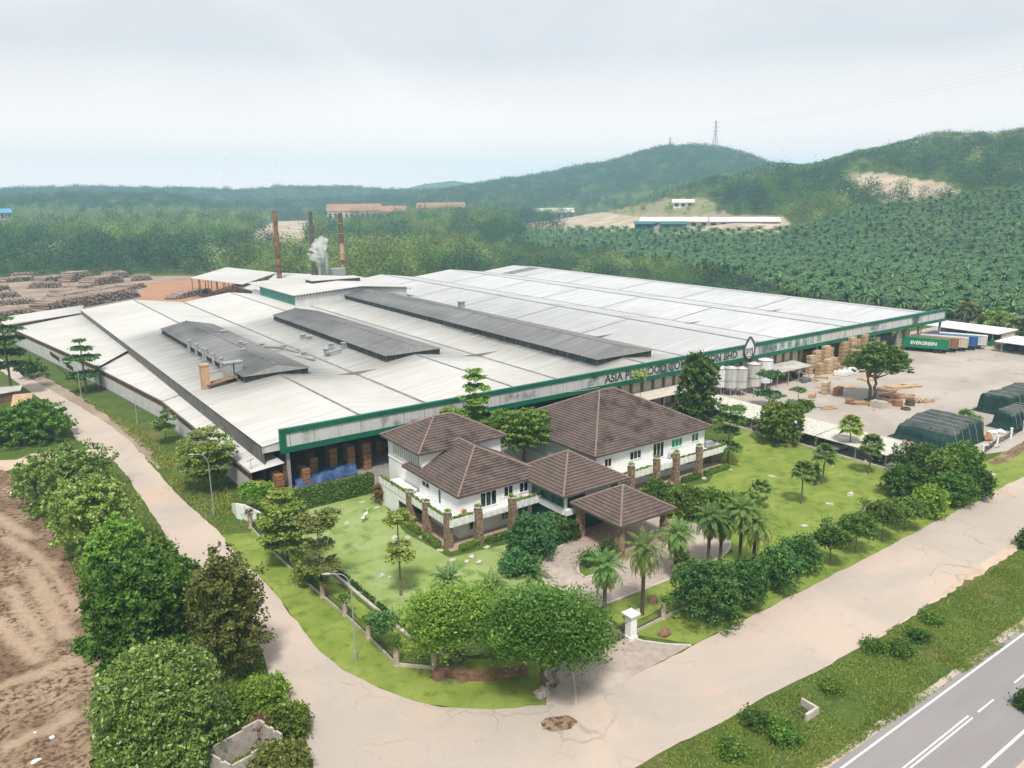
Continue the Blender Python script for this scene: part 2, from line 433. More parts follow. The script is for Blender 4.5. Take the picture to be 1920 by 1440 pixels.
ROAD = mat('pale_dusty_road', (.475, .39, .325), .95, (.395, .345, .30), .06, lo=.38, hi=.62, coord='World', bump=.06, bscale=2, spec=.15, col3=(.53, .38, .29), scale3=.045, lo3=.55, hi3=.75, distort=.8)
TRACK = mat('sandy_track', (.56, .45, .35), .95, (.42, .32, .23), .3, coord='World', bump=.4, bscale=2, spec=.1)
ASPH = mat('asphalt', (.285, .27, .27), .9, (.235, .22, .22), .15, coord='World', stretch=(.15, 1, 1), spec=.2, bump=.1, bscale=20)
PAINT = mat('road_paint', (.78, .77, .75), .7, (.6, .58, .56), 1.5, coord='World', lo=.5, hi=.8)
YARD = mat('yard_concrete', (.42, .375, .33), .95, (.345, .305, .265), .07, lo=.4, hi=.6, coord='World', spec=.15, col3=(.30, .24, .19), scale3=.12, lo3=.58, hi3=.72)
COBBLE = mat('cobbled_drive', (.40, .33, .28), .9, (.30, .255, .22), 1.3, detail=6, coord='World', spec=.15, bump=.5, bscale=5, col3=(.47, .40, .345), scale3=.12, lo3=.5, hi3=.65)
KERB = mat('kerb', (.52, .47, .41), .9, (.40, .36, .31), 1.2, coord='World')
REDSOIL = mat('red_soil', (.42, .22, .12), .95, (.33, .19, .12), .05, coord='World', spec=.1)
LOGSOIL = mat('log_yard_soil', (.36, .285, .225), .95, (.24, .18, .14), .06, coord='World', spec=.1, bump=.6, bscale=.8)

def road_detail(m, crack=(.16, .13, .11)):
    t = m.node_tree; n = t.nodes; L = t.links.new; b = n['Principled BSDF']; src = b.inputs['Base Color'].links[0].from_socket
    g = n.new('ShaderNodeNewGeometry')
    nd = n.new('ShaderNodeTexNoise'); nd.inputs['Scale'].default_value = .5; nd.inputs['Detail'].default_value = 3; L(g.outputs['Position'], nd.inputs['Vector'])
    ad = n.new('ShaderNodeVectorMath'); ad.operation = 'MULTIPLY_ADD'; ad.inputs[1].default_value = (2.5, 2.5, 0); L(nd.outputs['Color'], ad.inputs[0]); L(g.outputs['Position'], ad.inputs[2])
    vo = n.new('ShaderNodeTexVoronoi'); vo.feature = 'DISTANCE_TO_EDGE'; vo.inputs['Scale'].default_value = .16; L(ad.outputs[0], vo.inputs['Vector'])
    r1 = n.new('ShaderNodeMapRange'); r1.inputs['From Min'].default_value = .004; r1.inputs['From Max'].default_value = .022; r1.inputs['To Min'].default_value = 1; r1.inputs['To Max'].default_value = 0; L(vo.outputs['Distance'], r1.inputs['Value'])
    n2 = n.new('ShaderNodeTexNoise'); n2.inputs['Scale'].default_value = .09; n2.inputs['Detail'].default_value = 4; L(g.outputs['Position'], n2.inputs['Vector'])
    r2 = n.new('ShaderNodeMapRange'); r2.inputs['From Min'].default_value = .52; r2.inputs['From Max'].default_value = .64; r2.inputs['To Max'].default_value = .6; L(n2.outputs['Fac'], r2.inputs['Value'])
    mu = n.new('ShaderNodeMath'); mu.operation = 'MULTIPLY'; L(r1.outputs['Result'], mu.inputs[0]); L(r2.outputs['Result'], mu.inputs[1])
    n3 = n.new('ShaderNodeTexNoise'); n3.inputs['Scale'].default_value = .32; n3.inputs['Detail'].default_value = 9; n3.inputs['Roughness'].default_value = .72; L(g.outputs['Position'], n3.inputs['Vector'])
    r3 = n.new('ShaderNodeMapRange'); r3.inputs['From Min'].default_value = .60; r3.inputs['From Max'].default_value = .72; r3.inputs['To Max'].default_value = .55; L(n3.outputs['Fac'], r3.inputs['Value'])
    mx = n.new('ShaderNodeMath'); mx.operation = 'MAXIMUM'; L(mu.outputs[0], mx.inputs[0]); L(r3.outputs['Result'], mx.inputs[1])
    mi = n.new('ShaderNodeMix'); mi.data_type = 'RGBA'; L(mx.outputs[0], mi.inputs['Factor']); L(src, mi.inputs[6]); mi.inputs[7].default_value = (*crack, 1)
    n4 = n.new('ShaderNodeTexNoise'); n4.inputs['Scale'].default_value = 5; n4.inputs['Detail'].default_value = 5; L(g.outputs['Position'], n4.inputs['Vector'])
    r4 = n.new('ShaderNodeMapRange'); r4.inputs['From Min'].default_value = .3; r4.inputs['From Max'].default_value = .7; r4.inputs['To Min'].default_value = .95; r4.inputs['To Max'].default_value = 1.04; L(n4.outputs['Fac'], r4.inputs['Value'])
    hs = n.new('ShaderNodeHueSaturation'); L(mi.outputs[2], hs.inputs['Color']); L(r4.outputs['Result'], hs.inputs['Value']); L(hs.outputs['Color'], b.inputs['Base Color'])
road_detail(ROAD, (.27, .225, .185)); road_detail(YARD, (.26, .21, .17))
def lane(base_px, z): return [G(x, y, z)[:2] for x, y in base_px]

# ploughed field, its rutted surface a grid with real furrows
fld = [G(x, y)[:2] for x, y in [(-330, 868), (-60, 868), (20, 884), (62, 960), (108, 1008), (150, 1075), (178, 1190), (205, 1280), (215, 1330), (180, 1440), (160, 1600), (-500, 1700)]]
xs_ = [p[0] for p in fld]; ys_ = [p[1] for p in fld]
st = .45
gx = np.arange(min(xs_), max(xs_), st); gy = np.arange(min(ys_), max(ys_), st)
GX, GY = np.meshgrid(gx, gy)
ins = inpoly(GX, GY, jag(fld, 1.0, .5, 4))
ga, gb = G(60, 1090)[:2], G(200, 1240)[:2]
dr = Vector((G(120, 1250)[0] - G(40, 1110)[0], G(120, 1250)[1] - G(40, 1110)[1], 0)).normalized()
fz = np.zeros(GX.shape)
for i in range(GX.shape[0]):
    for j in range(GX.shape[1]):
        if ins[i, j]:
            p = Vector((GX[i, j], GY[i, j], 0)); u_ = p.x * dr.y - p.y * dr.x
            w_ = max(0, min(1, noise.noise(p * .06 + Vector((5, 2, 0))) * 2 + .5))
            fz[i, j] = .10 + .16 * noise.noise(p * .22) + .13 * noise.noise(p * .8) + .10 * noise.noise(p * 2.1) + .16 * w_ * math.sin(u_ * 1.55 + 2.2 * noise.noise(p * .15))
fz = np.maximum(fz, .01)
idx = -np.ones(GX.shape, int); idx[ins] = np.arange(ins.sum())
cells = ins[:-1, :-1] & ins[1:, :-1] & ins[:-1, 1:] & ins[1:, 1:]
ci, cj = np.nonzero(cells)
FF = np.stack([idx[ci, cj], idx[ci, cj + 1], idx[ci + 1, cj + 1], idx[ci + 1, cj]], 1)
me = np_mesh('field', np.stack([GX[ins], GY[ins], fz[ins]], 1), FF, EARTH)
trk = np.zeros(len(fz[ins])); XI, YI = GX[ins], GY[ins]
for (ax, ay), (bx_, by_), w_ in [((60, 1070), (125, 1195), .9), ((20, 1105), (85, 1215), .7), ((-10, 1165), (70, 1240), .8), ((75, 1045), (150, 1150), .5), ((10, 1010), (95, 1060), .8), ((0, 1290), (140, 1240), .8), ((20, 1400), (170, 1330), .7), ((-40, 950), (60, 1010), .8)]:
    p, q = np.array(G(ax, ay)[:2]), np.array(G(bx_, by_)[:2]); d = q - p; L2 = (d ** 2).sum()
    t_ = np.clip(((XI - p[0]) * d[0] + (YI - p[1]) * d[1]) / L2, 0, 1); ds = np.hypot(XI - p[0] - t_ * d[0], YI - p[1] - t_ * d[1])
    jit_ = np.array([noise.noise(Vector((x * .9, y * .9, 3))) for x, y in zip(XI, YI)]) * .35
    trk = np.maximum(trk, .75 * np.clip(1.5 - (ds + 1.6 * jit_) / w_, 0, 1))
at = me.attributes.new('track', 'FLOAT', 'POINT'); at.data.foreach_set('value', trk.astype(np.float32))
t = EARTH.node_tree; n = t.nodes; L = t.links.new; b_ = n['Principled BSDF']; s_ = b_.inputs['Base Color'].links[0].from_socket
at = n.new('ShaderNodeAttribute'); at.attribute_name = 'track'; mi = n.new('ShaderNodeMix'); mi.data_type = 'RGBA'; L(at.outputs['Fac'], mi.inputs['Factor']); L(s_, mi.inputs[6]); mi.inputs[7].default_value = (.40, .30, .215, 1); L(mi.outputs[2], b_.inputs['Base Color'])
tag(link('bare_field', me), kind='structure')

road_r = [(38, 700), (80, 722), (120, 746), (200, 792), (250, 832), (290, 880), (330, 925), (370, 962), (415, 1000), (440, 1040), (510, 1105), (550, 1160), (600, 1222), (650, 1262), (720, 1297), (800, 1320), (880, 1331), (960, 1330), (1020, 1321)]
road_s = [(1080, 1320), (1200, 1262), (1300, 1210), (1500, 1110), (1700, 1007), (1920, 893), (2150, 775), (2500, 600)]
road_n = [(2900, 600), (2500, 755), (2100, 908), (1920, 1000), (1800, 1088), (1700, 1160), (1600, 1222), (1480, 1285), (1300, 1380), (1190, 1440), (1050, 1530), (900, 1660)]
road_l = [(560, 1660), (595, 1440), (575, 1395), (535, 1330), (505, 1265), (490, 1215), (440, 1140), (385, 1085), (335, 1045), (300, 985), (262, 930), (235, 885), (195, 850), (165, 838), (140, 822), (132, 800), (112, 770), (60, 738), (10, 700), (-40, 672), (-10, 664)]
rp = smooth_px(road_r + road_s[0:1], it=2) + smooth_px(road_s, it=1) + smooth_px(road_n, it=2) + smooth_px(road_l, it=2)
sheet('road', jag(rp, 1.0, .16, 2), .034, ROAD)
sheet('sandy_track', jag([G(x, y)[:2] for x, y in [(-300, 872), (-50, 866), (30, 862), (60, 850), (110, 846), (175, 842), (205, 858), (160, 866), (110, 866), (60, 872), (0, 885), (-320, 900)]], 1.0, .3, 9), .030, TRACK)
# dusty strip between the leftmost wall and the road, sandy shoulder along the lower road edge
sheet('dirt_shoulder', jag([G(x, y)[:2] for x, y in [(40, 700), (75, 700), (150, 745), (215, 790), (265, 822), (285, 850), (300, 880), (265, 850), (200, 800), (120, 755)]], .8, .5, 5), .026, LOGSOIL, cat=None)
sheet('sandy_shoulder', jag([G(x, y)[:2] for x, y in [(1640, 1200), (1700, 1158), (1800, 1085), (1920, 997), (2150, 880), (2160, 905), (1920, 1022), (1850, 1068), (1750, 1130)]], .8, .45, 6), .031, TRACK)
# highway
hx0, hx1 = -40.0, 330.0
sheet('highway', [(hx0, 20.1), (hx1, 19.2), (hx1, 27.9), (hx0, 28.9)], .034, ASPH)
mk = MB()
def hline(y0, x0, x1, w=.16):
    s = -.9 / 370
    ya, yb = y0 + s * (x0 - hx0) , y0 + s * (x1 - hx0)
    mk.add([(x0, ya - w / 2, .04), (x1, yb - w / 2, .04), (x1, yb + w / 2, .04), (x0, ya + w / 2, .04)], [(0, 1, 2, 3)])
hline(28.25, hx0, hx1, .18); hline(21.6, hx0, hx1, .22)
xd = G(1820, 1345)[0]
hline(25.35, hx0, xd, .14); hline(25.02, hx0, xd, .14)
k_ = xd + 1.2
while k_ < 150:
    hline(25.1, k_, k_ + 3.0, .14); k_ += 7.2
mk.build('road_markings', PAINT)
bpy.data.objects['road_markings']['kind'] = 'structure'
sheet('gravel_shoulder', jag([(hx0, 28.75), (hx1, 27.75), (hx1, 28.6), (hx0, 29.6)], .7, .2, 11), .028, ROAD)
sheet('gravel_edge', jag([(hx0, 19.5), (hx1, 18.6), (hx1, 19.4), (hx0, 20.3)], .7, .15, 12), .028, TRACK)

# lawns
lawn_l = [(585, 1085), (560, 985), (575, 955), (700, 920), (760, 1000), (842, 1045), (1000, 1010), (1090, 1000), (1040, 1035), (1013, 1062), (1010, 1090), (1060, 1120), (1117, 1140), (1060, 1190), (880, 1230), (780, 1200), (700, 1130), (640, 1095)]
sheet('lawn', jag([G(x, y)[:2] for x, y in lawn_l], .8, .1, 3), .014, LAWN_PALE)
lawn_r = [(1190, 1190), (1120, 1142), (1260, 1083), (1375, 1035), (1340, 985), (1180, 960), (1180, 930), (1330, 905), (1370, 830), (1395, 790), P(121.4, 106, 0)[:2], P(121.4, 62.5, 0)[:2], (1700, 905), (1760, 890), (1860, 860), (1940, 815), (1990, 850), (1920, 893), (1700, 1007), (1500, 1110), (1300, 1208)]
sheet('garden_lawn', jag([G(x, y)[:2] for x, y in lawn_r], .8, .1, 3), .014, LAWN)
verge = [(415, 1002), (470, 1000), (480, 985), (520, 1010), (565, 1060), (640, 1100), (700, 1150), (775, 1205), (870, 1235), (1010, 1240), (1030, 1318), (960, 1330), (880, 1331), (800, 1320), (720, 1297), (650, 1262), (600, 1222), (550, 1160), (510, 1105), (440, 1040)]
sheet('corner_lawn', jag([G(x, y)[:2] for x, y in verge], .6, .18, 3), .018, LAWN)

# drive, forecourt, yard, service road
drive = [(1117, 1141), (1260, 1085), (1330, 1056), (1362, 1040), (1372, 1020), (1352, 998), (1300, 982), (1240, 972), (1180, 968), (1100, 985), (1078, 1012), (1050, 1025), (1033, 1038), (1018, 1056), (1014, 1075), (1024, 1098), (1050, 1125), (1090, 1150)]
dp = smooth_px(drive, it=2, closed=True)
sheet('driveway', dp, .036, COBBLE)
def kerb(name, pts, w=.28, h=.12, m=KERB, closed=False):
    mb = MB(); p3 = [Vector((p[0], p[1], 0)) for p in pts]; n_ = len(p3)
    L_, R_ = [], []
    for i in range(n_):
        a = p3[(i - 1) % n_] if (closed or i > 0) else p3[0]; b_ = p3[(i + 1) % n_] if (closed or i < n_ - 1) else p3[-1]
        d = (b_ - a).normalized(); q = Vector((-d.y, d.x, 0)) * w / 2; L_.append(p3[i] + q); R_.append(p3[i] - q)
    for i in range(n_ if closed else n_ - 1):
        j = (i + 1) % n_
        a, b_, c, d = L_[i], R_[i], R_[j], L_[j]
        z0, z1 = Vector((0, 0, -.05)), Vector((0, 0, h))
        mb.add([a + z0, b_ + z0, c + z0, d + z0, a + z1, b_ + z1, c + z1, d + z1], [(4, 5, 6, 7), (0, 1, 5, 4), (2, 3, 7, 6), (1, 2, 6, 5), (3, 0, 4, 7)])
    return tag(mb.build(name, m), kind='structure')
kerb('kerb', dp, .3, .13, closed=True)
apron = [(1178, 1196), (1205, 1203), (1250, 1210), (1292, 1213), (1180, 1272), (1085, 1322), (1030, 1322), (1028, 1290), (1024, 1258), (1110, 1222)]
sheet('gate_apron', [G(x, y)[:2] for x, y in apron], .040, COBBLE)
sheet('gate_drive', [G(x, y)[:2] for x, y in [(1178, 1196), (1110, 1222), (1060, 1190), (1095, 1150), (1117, 1141)]], .038, COBBLE)
kerb('kerb', [G(x, y)[:2] for x, y in [(1028, 1322), (1026, 1285), (1022, 1255)]], .3, .12)
kerb('kerb', [G(x, y)[:2] for x, y in [(1080, 1322), (1078, 1285), (1072, 1250)]], .22, .09)
kerb('kerb', [G(x, y)[:2] for x, y in [(1184, 1196), (1205, 1203), (1250, 1209), (1296, 1211)]], .3, .12)
yard = [(104, 114.4), (104, 108)] + [(112, 106), (121.3, 106), (121.3, 62.5)] + [G(x, y)[:2] for x, y in [(1690, 893), (1845, 852)]] + [(155, 53), (330, 50), (330, 128), (239, 128), (239, 114.4)]
sheet('factory_yard', yard, .02, YARD)
sheet('service_road', [(37.5, 105.2), (44, 105.2), (49, 104.6), (104, 103.5), (104, 114.5), (37.5, 114.5)], .022, CONC_DARK)
sheet('log_yard', jag([(-60, 300), (30, 296), (100, 304), (125, 400), (118, 470), (60, 520), (-60, 540), (-160, 500)], 4, 2, 8), .02, LOGSOIL)
sheet('red_earth', jag([(62, 340), (108, 320), (130, 380), (112, 450), (86, 452), (68, 385)], 3, 2, 3), .03, REDSOIL)
sheet('pothole', jag([G(x, y)[:2] for x, y in [(1012, 1355), (1030, 1345), (1060, 1343), (1080, 1352), (1070, 1367), (1040, 1373), (1018, 1368)]], .3, .2, 2), .043, EARTH)
# ------------------------------------------------------------------ factory
def roofmat(name, base, streak, soot=(.07, .07, .068)):
    m = bpy.data.materials.new(name); m.use_nodes = True
    t = m.node_tree; n = t.nodes; L = t.links.new; b = n['Principled BSDF']
    b.inputs['Roughness'].default_value = .6; b.inputs['Specular IOR Level'].default_value = .25
    tc = n.new('ShaderNodeTexCoord')
    def ns(scale, st, detail=5):
        mp = n.new('ShaderNodeMapping'); mp.inputs['Scale'].default_value = st; L(tc.outputs['Object'], mp.inputs['Vector'])
        q = n.new('ShaderNodeTexNoise'); q.inputs['Scale'].default_value = scale; q.inputs['Detail'].default_value = detail; q.inputs['Roughness'].default_value = .65; L(mp.outputs['Vector'], q.inputs['Vector']); return q.outputs['Fac']
    def mr(o, a, c, d=0.0, e_=1.0):
        q = n.new('ShaderNodeMapRange'); q.inputs['From Min'].default_value = a; q.inputs['From Max'].default_value = c; q.inputs['To Min'].default_value = d; q.inputs['To Max'].default_value = e_; L(o, q.inputs['Value']); return q.outputs['Result']
    def mix(f, a, c):
        q = n.new('ShaderNodeMix'); q.data_type = 'RGBA'; L(f, q.inputs['Factor'])
        for s, v in ((6, a), (7, c)):
            if isinstance(v, tuple): q.inputs[s].default_value = (*v, 1)
            else: L(v, q.inputs[s])
        return q.outputs[2]
    c = mix(mr(ns(.35, (.16, 2.2, .25)), .40, .66), base, streak)
    c = mix(mr(ns(.03, (1, 1, 1), 6), .46, .66), c, tuple(x * .80 * q_ for x, q_ in zip(base, (1.0, .985, .95))))
    at = n.new('ShaderNodeAttribute'); at.attribute_name = 'soot'
    nz = ns(.5, (.22, 1.8, .3), 6)
    mu = n.new('ShaderNodeMath'); mu.operation = 'MULTIPLY'; L(at.outputs['Fac'], mu.inputs[0]); L(mr(nz, .25, .6, .55, 1.15), mu.inputs[1])
    c = mix(mu.outputs[0], c, soot)
    L(c, b.inputs['Base Color'])
    wv = n.new('ShaderNodeTexWave'); wv.wave_type = 'BANDS'; wv.bands_direction = 'Y'; wv.inputs['Scale'].default_value = .55; L(tc.outputs['Object'], wv.inputs['Vector'])
    bp = n.new('ShaderNodeBump'); bp.inputs['Strength'].default_value = .25; bp.inputs['Distance'].default_value = .05; L(wv.outputs['Fac'], bp.inputs['Height']); L(bp.outputs['Normal'], b.inputs['Normal'])
    return m
ROOFW = roofmat('white_roof_sheet', (.565, .555, .53), (.45, .44, .415))
ROOFG = roofmat('grey_roof_sheet', (.535, .54, .545), (.42, .425, .43))
ROOFMON = roofmat('sooty_roof_sheet', (.15, .15, .147), (.23, .228, .22), (.03, .03, .03))
FASCIA = mat('fascia_panel', (.52, .52, .51), .6, (.40, .40, .39), 1.4, stretch=(1.6, 1, .12), lo=.45, hi=.7, col3=(.07, .085, .08), scale3=.10, lo3=.53, hi3=.63)
ZINC = mat('pale_zinc_wall', (.56, .56, .55), .55, (.47, .47, .46), .5, stretch=(1, 1, .3))
BROWNBAND = mat('brown_band', (.20, .115, .07), .8, (.13, .075, .05), .8)
BEIGE = mat('beige_panel', (.56, .52, .45), .8, (.48, .44, .38), .6)
BROWNCOL = mat('brown_column', (.17, .10, .045), .7)
GREENCLAD = mat('green_cladding', (.03, .17, .125), .6, (.10, .30, .24), .6, stretch=(1, 2.5, .1), lo=.45, hi=.75)
GUTTER = mat('dark_gutter', (.12, .12, .118), .8, (.24, .24, .235), .5)

GABLEGREY = mat('gable_sheet', (.26, .26, .255), .7, (.36, .36, .35), 1.5, stretch=(3, 1, .2))
YF = 113.0
fac = thing('factory', 'huge white roofed factory with a long green edged sign fascia', 'factory', (38, YF, 0))
PROF = [(34.6, 34.0, 8.0), (51, 50.6, 10.0), (67.2, 66.8, 7.8), (82.0, 83.6, 10.0), (98.0, 99.5, 7.8), (115.5, 119.5, 10.2), (135.5, 138.5, 7.9), (153.5, 156.5, 10.2), (171.5, 172.5, 8.0), (189, 192.5, 10.2), (209.5, 210.5, 8.0), (229.5, 229.5, 10.0), (241, 241, 8.7)]
YB = [296] * 4 + [318] * 9
MON = [(50.6, 6.9, 151, 222, 10.5, 12.0), (81.8, 7.2, 152, 227, 10.5, 12.0), (116.5, 8.4, 120, 272, 10.7, 12.4)]   # ridge x, half width, y from, y to, eave z, ridge z
def xskew(i, y): return PROF[i][0] + (PROF[i][1] - PROF[i][0]) * (y - 113) / 185.0
def monx(k, y):
    ri = (1, 3, 5)[k]; return xskew(ri, y) + (MON[k][0] - PROF[ri][0])
def soot_at(x, y):
    s = 0.0
    for k, (cx, hw, y0, y1, ze, zr) in enumerate(MON):
        c = monx(k, y); d = abs(x - c) - hw; ed = max(y0 - y, y - y1, 0)
        dd = max(d, 0)
        fall = (.62, .52, .46)[k]
        reach = (9.5, 10.0, 9.5)[k]
        if d < 0 and ed == 0: v = .9
        else: v = fall * math.exp(-(dd / reach) ** 2) * math.exp(-(ed / 7.0) ** 2)
        s = max(s, v)
    # broad sooty band between the first two raised roofs and stains by the first eave
    s = max(s, .5 * math.exp(-((x - 66) / 10) ** 2 - ((y - 182) / 27) ** 2), .50 * math.exp(-((x - 42) / 6) ** 2 - ((y - 190) / 26) ** 2))
    s = max(s, .30 * math.exp(-((x - 140) / 22) ** 2 - ((y - 190) / 60) ** 2))
    return min(1, s)
def roof_grid(name, x0f, x0b, z0, x1f, x1b, z1, y0, y1, m, parent, nx=10, ny=44, soot=True, sootfn=None, ext=None):
    V, F, S = [], [], []
    for j in range(ny + 1):
        y = y0 + (y1 - y0) * j / ny; f = (y - y0) / (y1 - y0)
        for i in range(nx + 1):
            u = i / nx; x = (x0f + (x0b - x0f) * f) * (1 - u) + (x1f + (x1b - x1f) * f) * u
            V.append((x, y, z0 * (1 - u) + z1 * u)); S.append((sootfn or soot_at)(x, y) if soot else 0)
    for j in range(ny):
        for i in range(nx):
            a = j * (nx + 1) + i; F.append((a, a + 1, a + nx + 2, a + nx + 1))
    o = wpos(parent); V = np.array(V) - np.array([o.x, o.y, o.z])
    me = np_mesh(name, V, F, m)
    at = me.attributes.new('soot', 'FLOAT', 'POINT'); at.data.foreach_set('value', np.array(S, np.float32))
    return link(name, me, parent)
def px_roof(i, y): return xskew(i, y)
for i in range(len(PROF) - 1):
    a, c = PROF[i], PROF[i + 1]; yb = YB[i]
    m = ROOFW if i < 6 else ROOFG
    roof_grid('roof', xskew(i, 113.2), xskew(i, yb), a[2], xskew(i + 1, 113.2), xskew(i + 1, yb), c[2], 113.2, yb, m, fac)
# roof trims: ridge caps, valley gutters and the dark joints that run down the slopes
mb = MB()
for i in range(len(PROF)):
    z = PROF[i][2]; yb = YB[min(i, len(YB) - 1)]
    w = .22 if i % 2 else .38
    if i in (5, 7, 8, 9): w = .3
    zz = z + (.06 if i % 2 else .07)
    x0, x1 = xskew(i, 113.4), xskew(i, yb)
    if i == 0: continue
    mb.quad((x0 - w, 113.4, zz), (x0 + w, 113.4, zz), (x1 + w, yb, zz), (x1 - w, yb, zz))
def joint(i, y, u0=0.03, u1=.97, w=.42):
    a, c = PROF[i], PROF[i + 1]
    q = []
    for u in (u0, u1):
        x = xskew(i, y) * (1 - u) + xskew(i + 1, y) * u; z = a[2] * (1 - u) + c[2] * u + .05
        q.append((x, z))
    mb.quad((q[0][0], y - w / 2, q[0][1]), (q[1][0], y - w / 2, q[1][1]), (q[1][0], y + w / 2, q[1][1]), (q[0][0], y + w / 2, q[0][1]))
for i in (6, 7, 8, 9, 10):
    k = 0
    for y in (158, 190, 222, 254, 286):
        if i == 10 and y < 150: continue
        joint(i, y + (i % 2) * 6, w=.45)
mb.build('roof_trim', GUTTER, fac)
mb = MB(); j_ = None
q0 = (xskew(9, 300), xskew(10, 300))
# lighter repaired strip on a far slope
mb.quad((xskew(10, 300) + 1, 296, PROF[10][2] + .10), (xskew(11, 300) - .5, 296, PROF[11][2] + .03), (xskew(11, 300) - .5, 304, PROF[11][2] + .03), (xskew(10, 300) + 1, 304, PROF[10][2] + .10))
mb.build('roof_patch', GUTTER, fac)
# gable infill behind and main outer walls
mb = MB()
for i in range(len(PROF) - 1):
    yb = YB[i]; a, c = PROF[i], PROF[i + 1]
    mb.quad((xskew(i, yb), yb - .1, 0), (xskew(i + 1, yb), yb - .1, 0), (xskew(i + 1, yb), yb - .1, c[2]), (xskew(i, yb), yb - .1, a[2]))
    if i >= 1 or True:
        mb.quad((xskew(i, 113), 113.35, 6.9), (xskew(i + 1, 113), 113.35, 6.9), (xskew(i + 1, 113), 113.35, c[2] - .03), (xskew(i, 113), 113.35, a[2] - .03))
mb.quad((98.6, 296, 0), (98.6, 318, 0), (98.6, 318, 8), (98.6, 296, 8))
mb.quad((240.6, 128, 0), (240.6, 318, 0), (240.6, 318, 8.6), (240.6, 128, 8.6))
mb.build('outer_wall', ZINC, fac)
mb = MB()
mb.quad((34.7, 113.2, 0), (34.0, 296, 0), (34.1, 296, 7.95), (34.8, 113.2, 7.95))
mb.build('eave_wall', TRIMDARK, fac)  # dirty grey, darkened to paint in the shadow gap below the eave
mb = MB(); mb.quad((38, 113.5, .04), (241, 113.5, .04), (241, 170, .04), (38, 170, .04)); mb.quad((38, 150, .05), (241, 150, .05), (241, 150, 8.5), (38, 150, 8.5))
mb.build('floor_slab', CONC_DARK, fac)
# fascia
X0, X1, ZT, ZB = 37.2, 241.6, 10.35, 6.55
mb = MB(); mb.box(X0 + .9, X1 - .6, 112.62, 113.1, ZB + .9, ZT - .75)
fp = mb.build('fascia_panel', FASCIA, fac)
mb = MB()
mb.box(X0, X1, 112.45, 113.15, ZT - .75, ZT); mb.box(X0, X1, 112.45, 113.15, ZB, ZB + .9); mb.box(X0, X0 + .9, 112.44, 113.16, ZB + .9, ZT - .75); mb.box(X1 - .6, X1, 112.44, 113.16, ZB + .9, ZT - .75)
mb.build('fascia_trim', GREENTRIM, fac)
mb = MB()
rr_ = random.Random(5)
for k in range(52): # upright joints of the fascia panel
    x = X0 + 1.5 + k * 3.93
    mb.box(x, x + .07, 112.585, 112.62, ZB + .9, ZT - .75)
mb.build('panel_joint', GUTTER, fac)
def text_obj(txt, size, depth, m, parent, loc, rot, name='sign_lettering', sx=1.0, width=None, bold=0.0):
    cu = bpy.data.curves.new('txt', 'FONT'); cu.body = txt; cu.size = size; cu.extrude = depth; cu.align_x = 'LEFT'; cu.align_y = 'BOTTOM'; cu.offset = bold
    tmp = bpy.data.objects.new('txt', cu); COL.objects.link(tmp)
    bpy.context.view_layer.update()
    dg = bpy.context.evaluated_depsgraph_get()
    me = bpy.data.meshes.new_from_object(tmp.evaluated_get(dg))
    bpy.data.objects.remove(tmp); bpy.data.curves.remove(cu)
    co = np.zeros(len(me.vertices) * 3, np.float32); me.vertices.foreach_get('co', co); co = co.reshape(-1, 3)
    mn, mx_ = co.min(0), co.max(0)
    if width: co[:, 0] = (co[:, 0] - mn[0]) * width / (mx_[0] - mn[0])
    co[:, 1] = (co[:, 1] - mn[1]) * size / max(1e-3, (mx_[1] - mn[1]))
    me.vertices.foreach_set('co', co.ravel()); me.update()
    me.name = name; me.materials.clear(); me.materials.append(m)
    o = link(name, me, parent); o.location = Vector(loc) - (wpos(parent) if parent else Vector((0, 0, 0))); o.rotation_euler = rot
    return o
SIGNBLACK = mat('sign_black', (.025, .03, .028), .5, (.10, .12, .11), 1.2)
SIGNGREEN = mat('sign_green', (.02, .22, .15), .5, (.12, .34, .27), 1.5)
text_obj('ASIA PLYWOOD COMPANY SDN BHD', 1.75, .06, SIGNBLACK, fac, (103.6, 112.60, 7.72), (R(90), 0, 0), width=41.0, bold=.03)
for k, ch in enumerate('亞洲夾板有限公司'):
    text_obj(ch, 1.75, .05, SIGNGREEN, fac, (154.6 + k * 3.02, 112.60, 7.75), (R(90), 0, 0), name='sign_lettering', width=1.8)
# pointed-oval emblem standing proud of the fascia
def drop(cx, cz, w, h, n=36):
    o = []
    for k in range(n):
        a = 2 * math.pi * k / n; x = math.sin(a); z = math.cos(a)
        o.append((cx + x * w * (1 - .22 * max(0, z) ** 2), cz + (z * h * (.85 if z < 0 else 1.0 + .22 * max(0, z) ** 5))))
    return o
ec = (148.6, 9.1)
mb = MB(); D1, D2 = drop(*ec, 2.05, 2.65), drop(*ec, 1.72, 2.3)
n_ = len(D1)
vs = [(x, 112.1, z) for x, z in D1] + [(x, 112.1, z) for x, z in D2] + [(x, 112.42, z) for x, z in D1] + [(x, 112.42, z) for x, z in D2]
fs = []
for k in range(n_):
    j = (k + 1) % n_; fs += [(k, j, n_ + j, n_ + k), (2 * n_ + k, 3 * n_ + k, 3 * n_ + j, 2 * n_ + j), (k, 2 * n_ + k, 2 * n_ + j, j), (n_ + k, n_ + j, 3 * n_ + j, 3 * n_ + k)]
mb.add(vs, fs)
em = mb.build('emblem', SIGNBLACK, fac)
mb = MB(); D3 = drop(*ec, 1.74, 2.32); mb.add([(x, 112.28, z) for x, z in D3], [tuple(range(n_))]); mb.build('emblem_face', WHITE, em)
mb = MB()
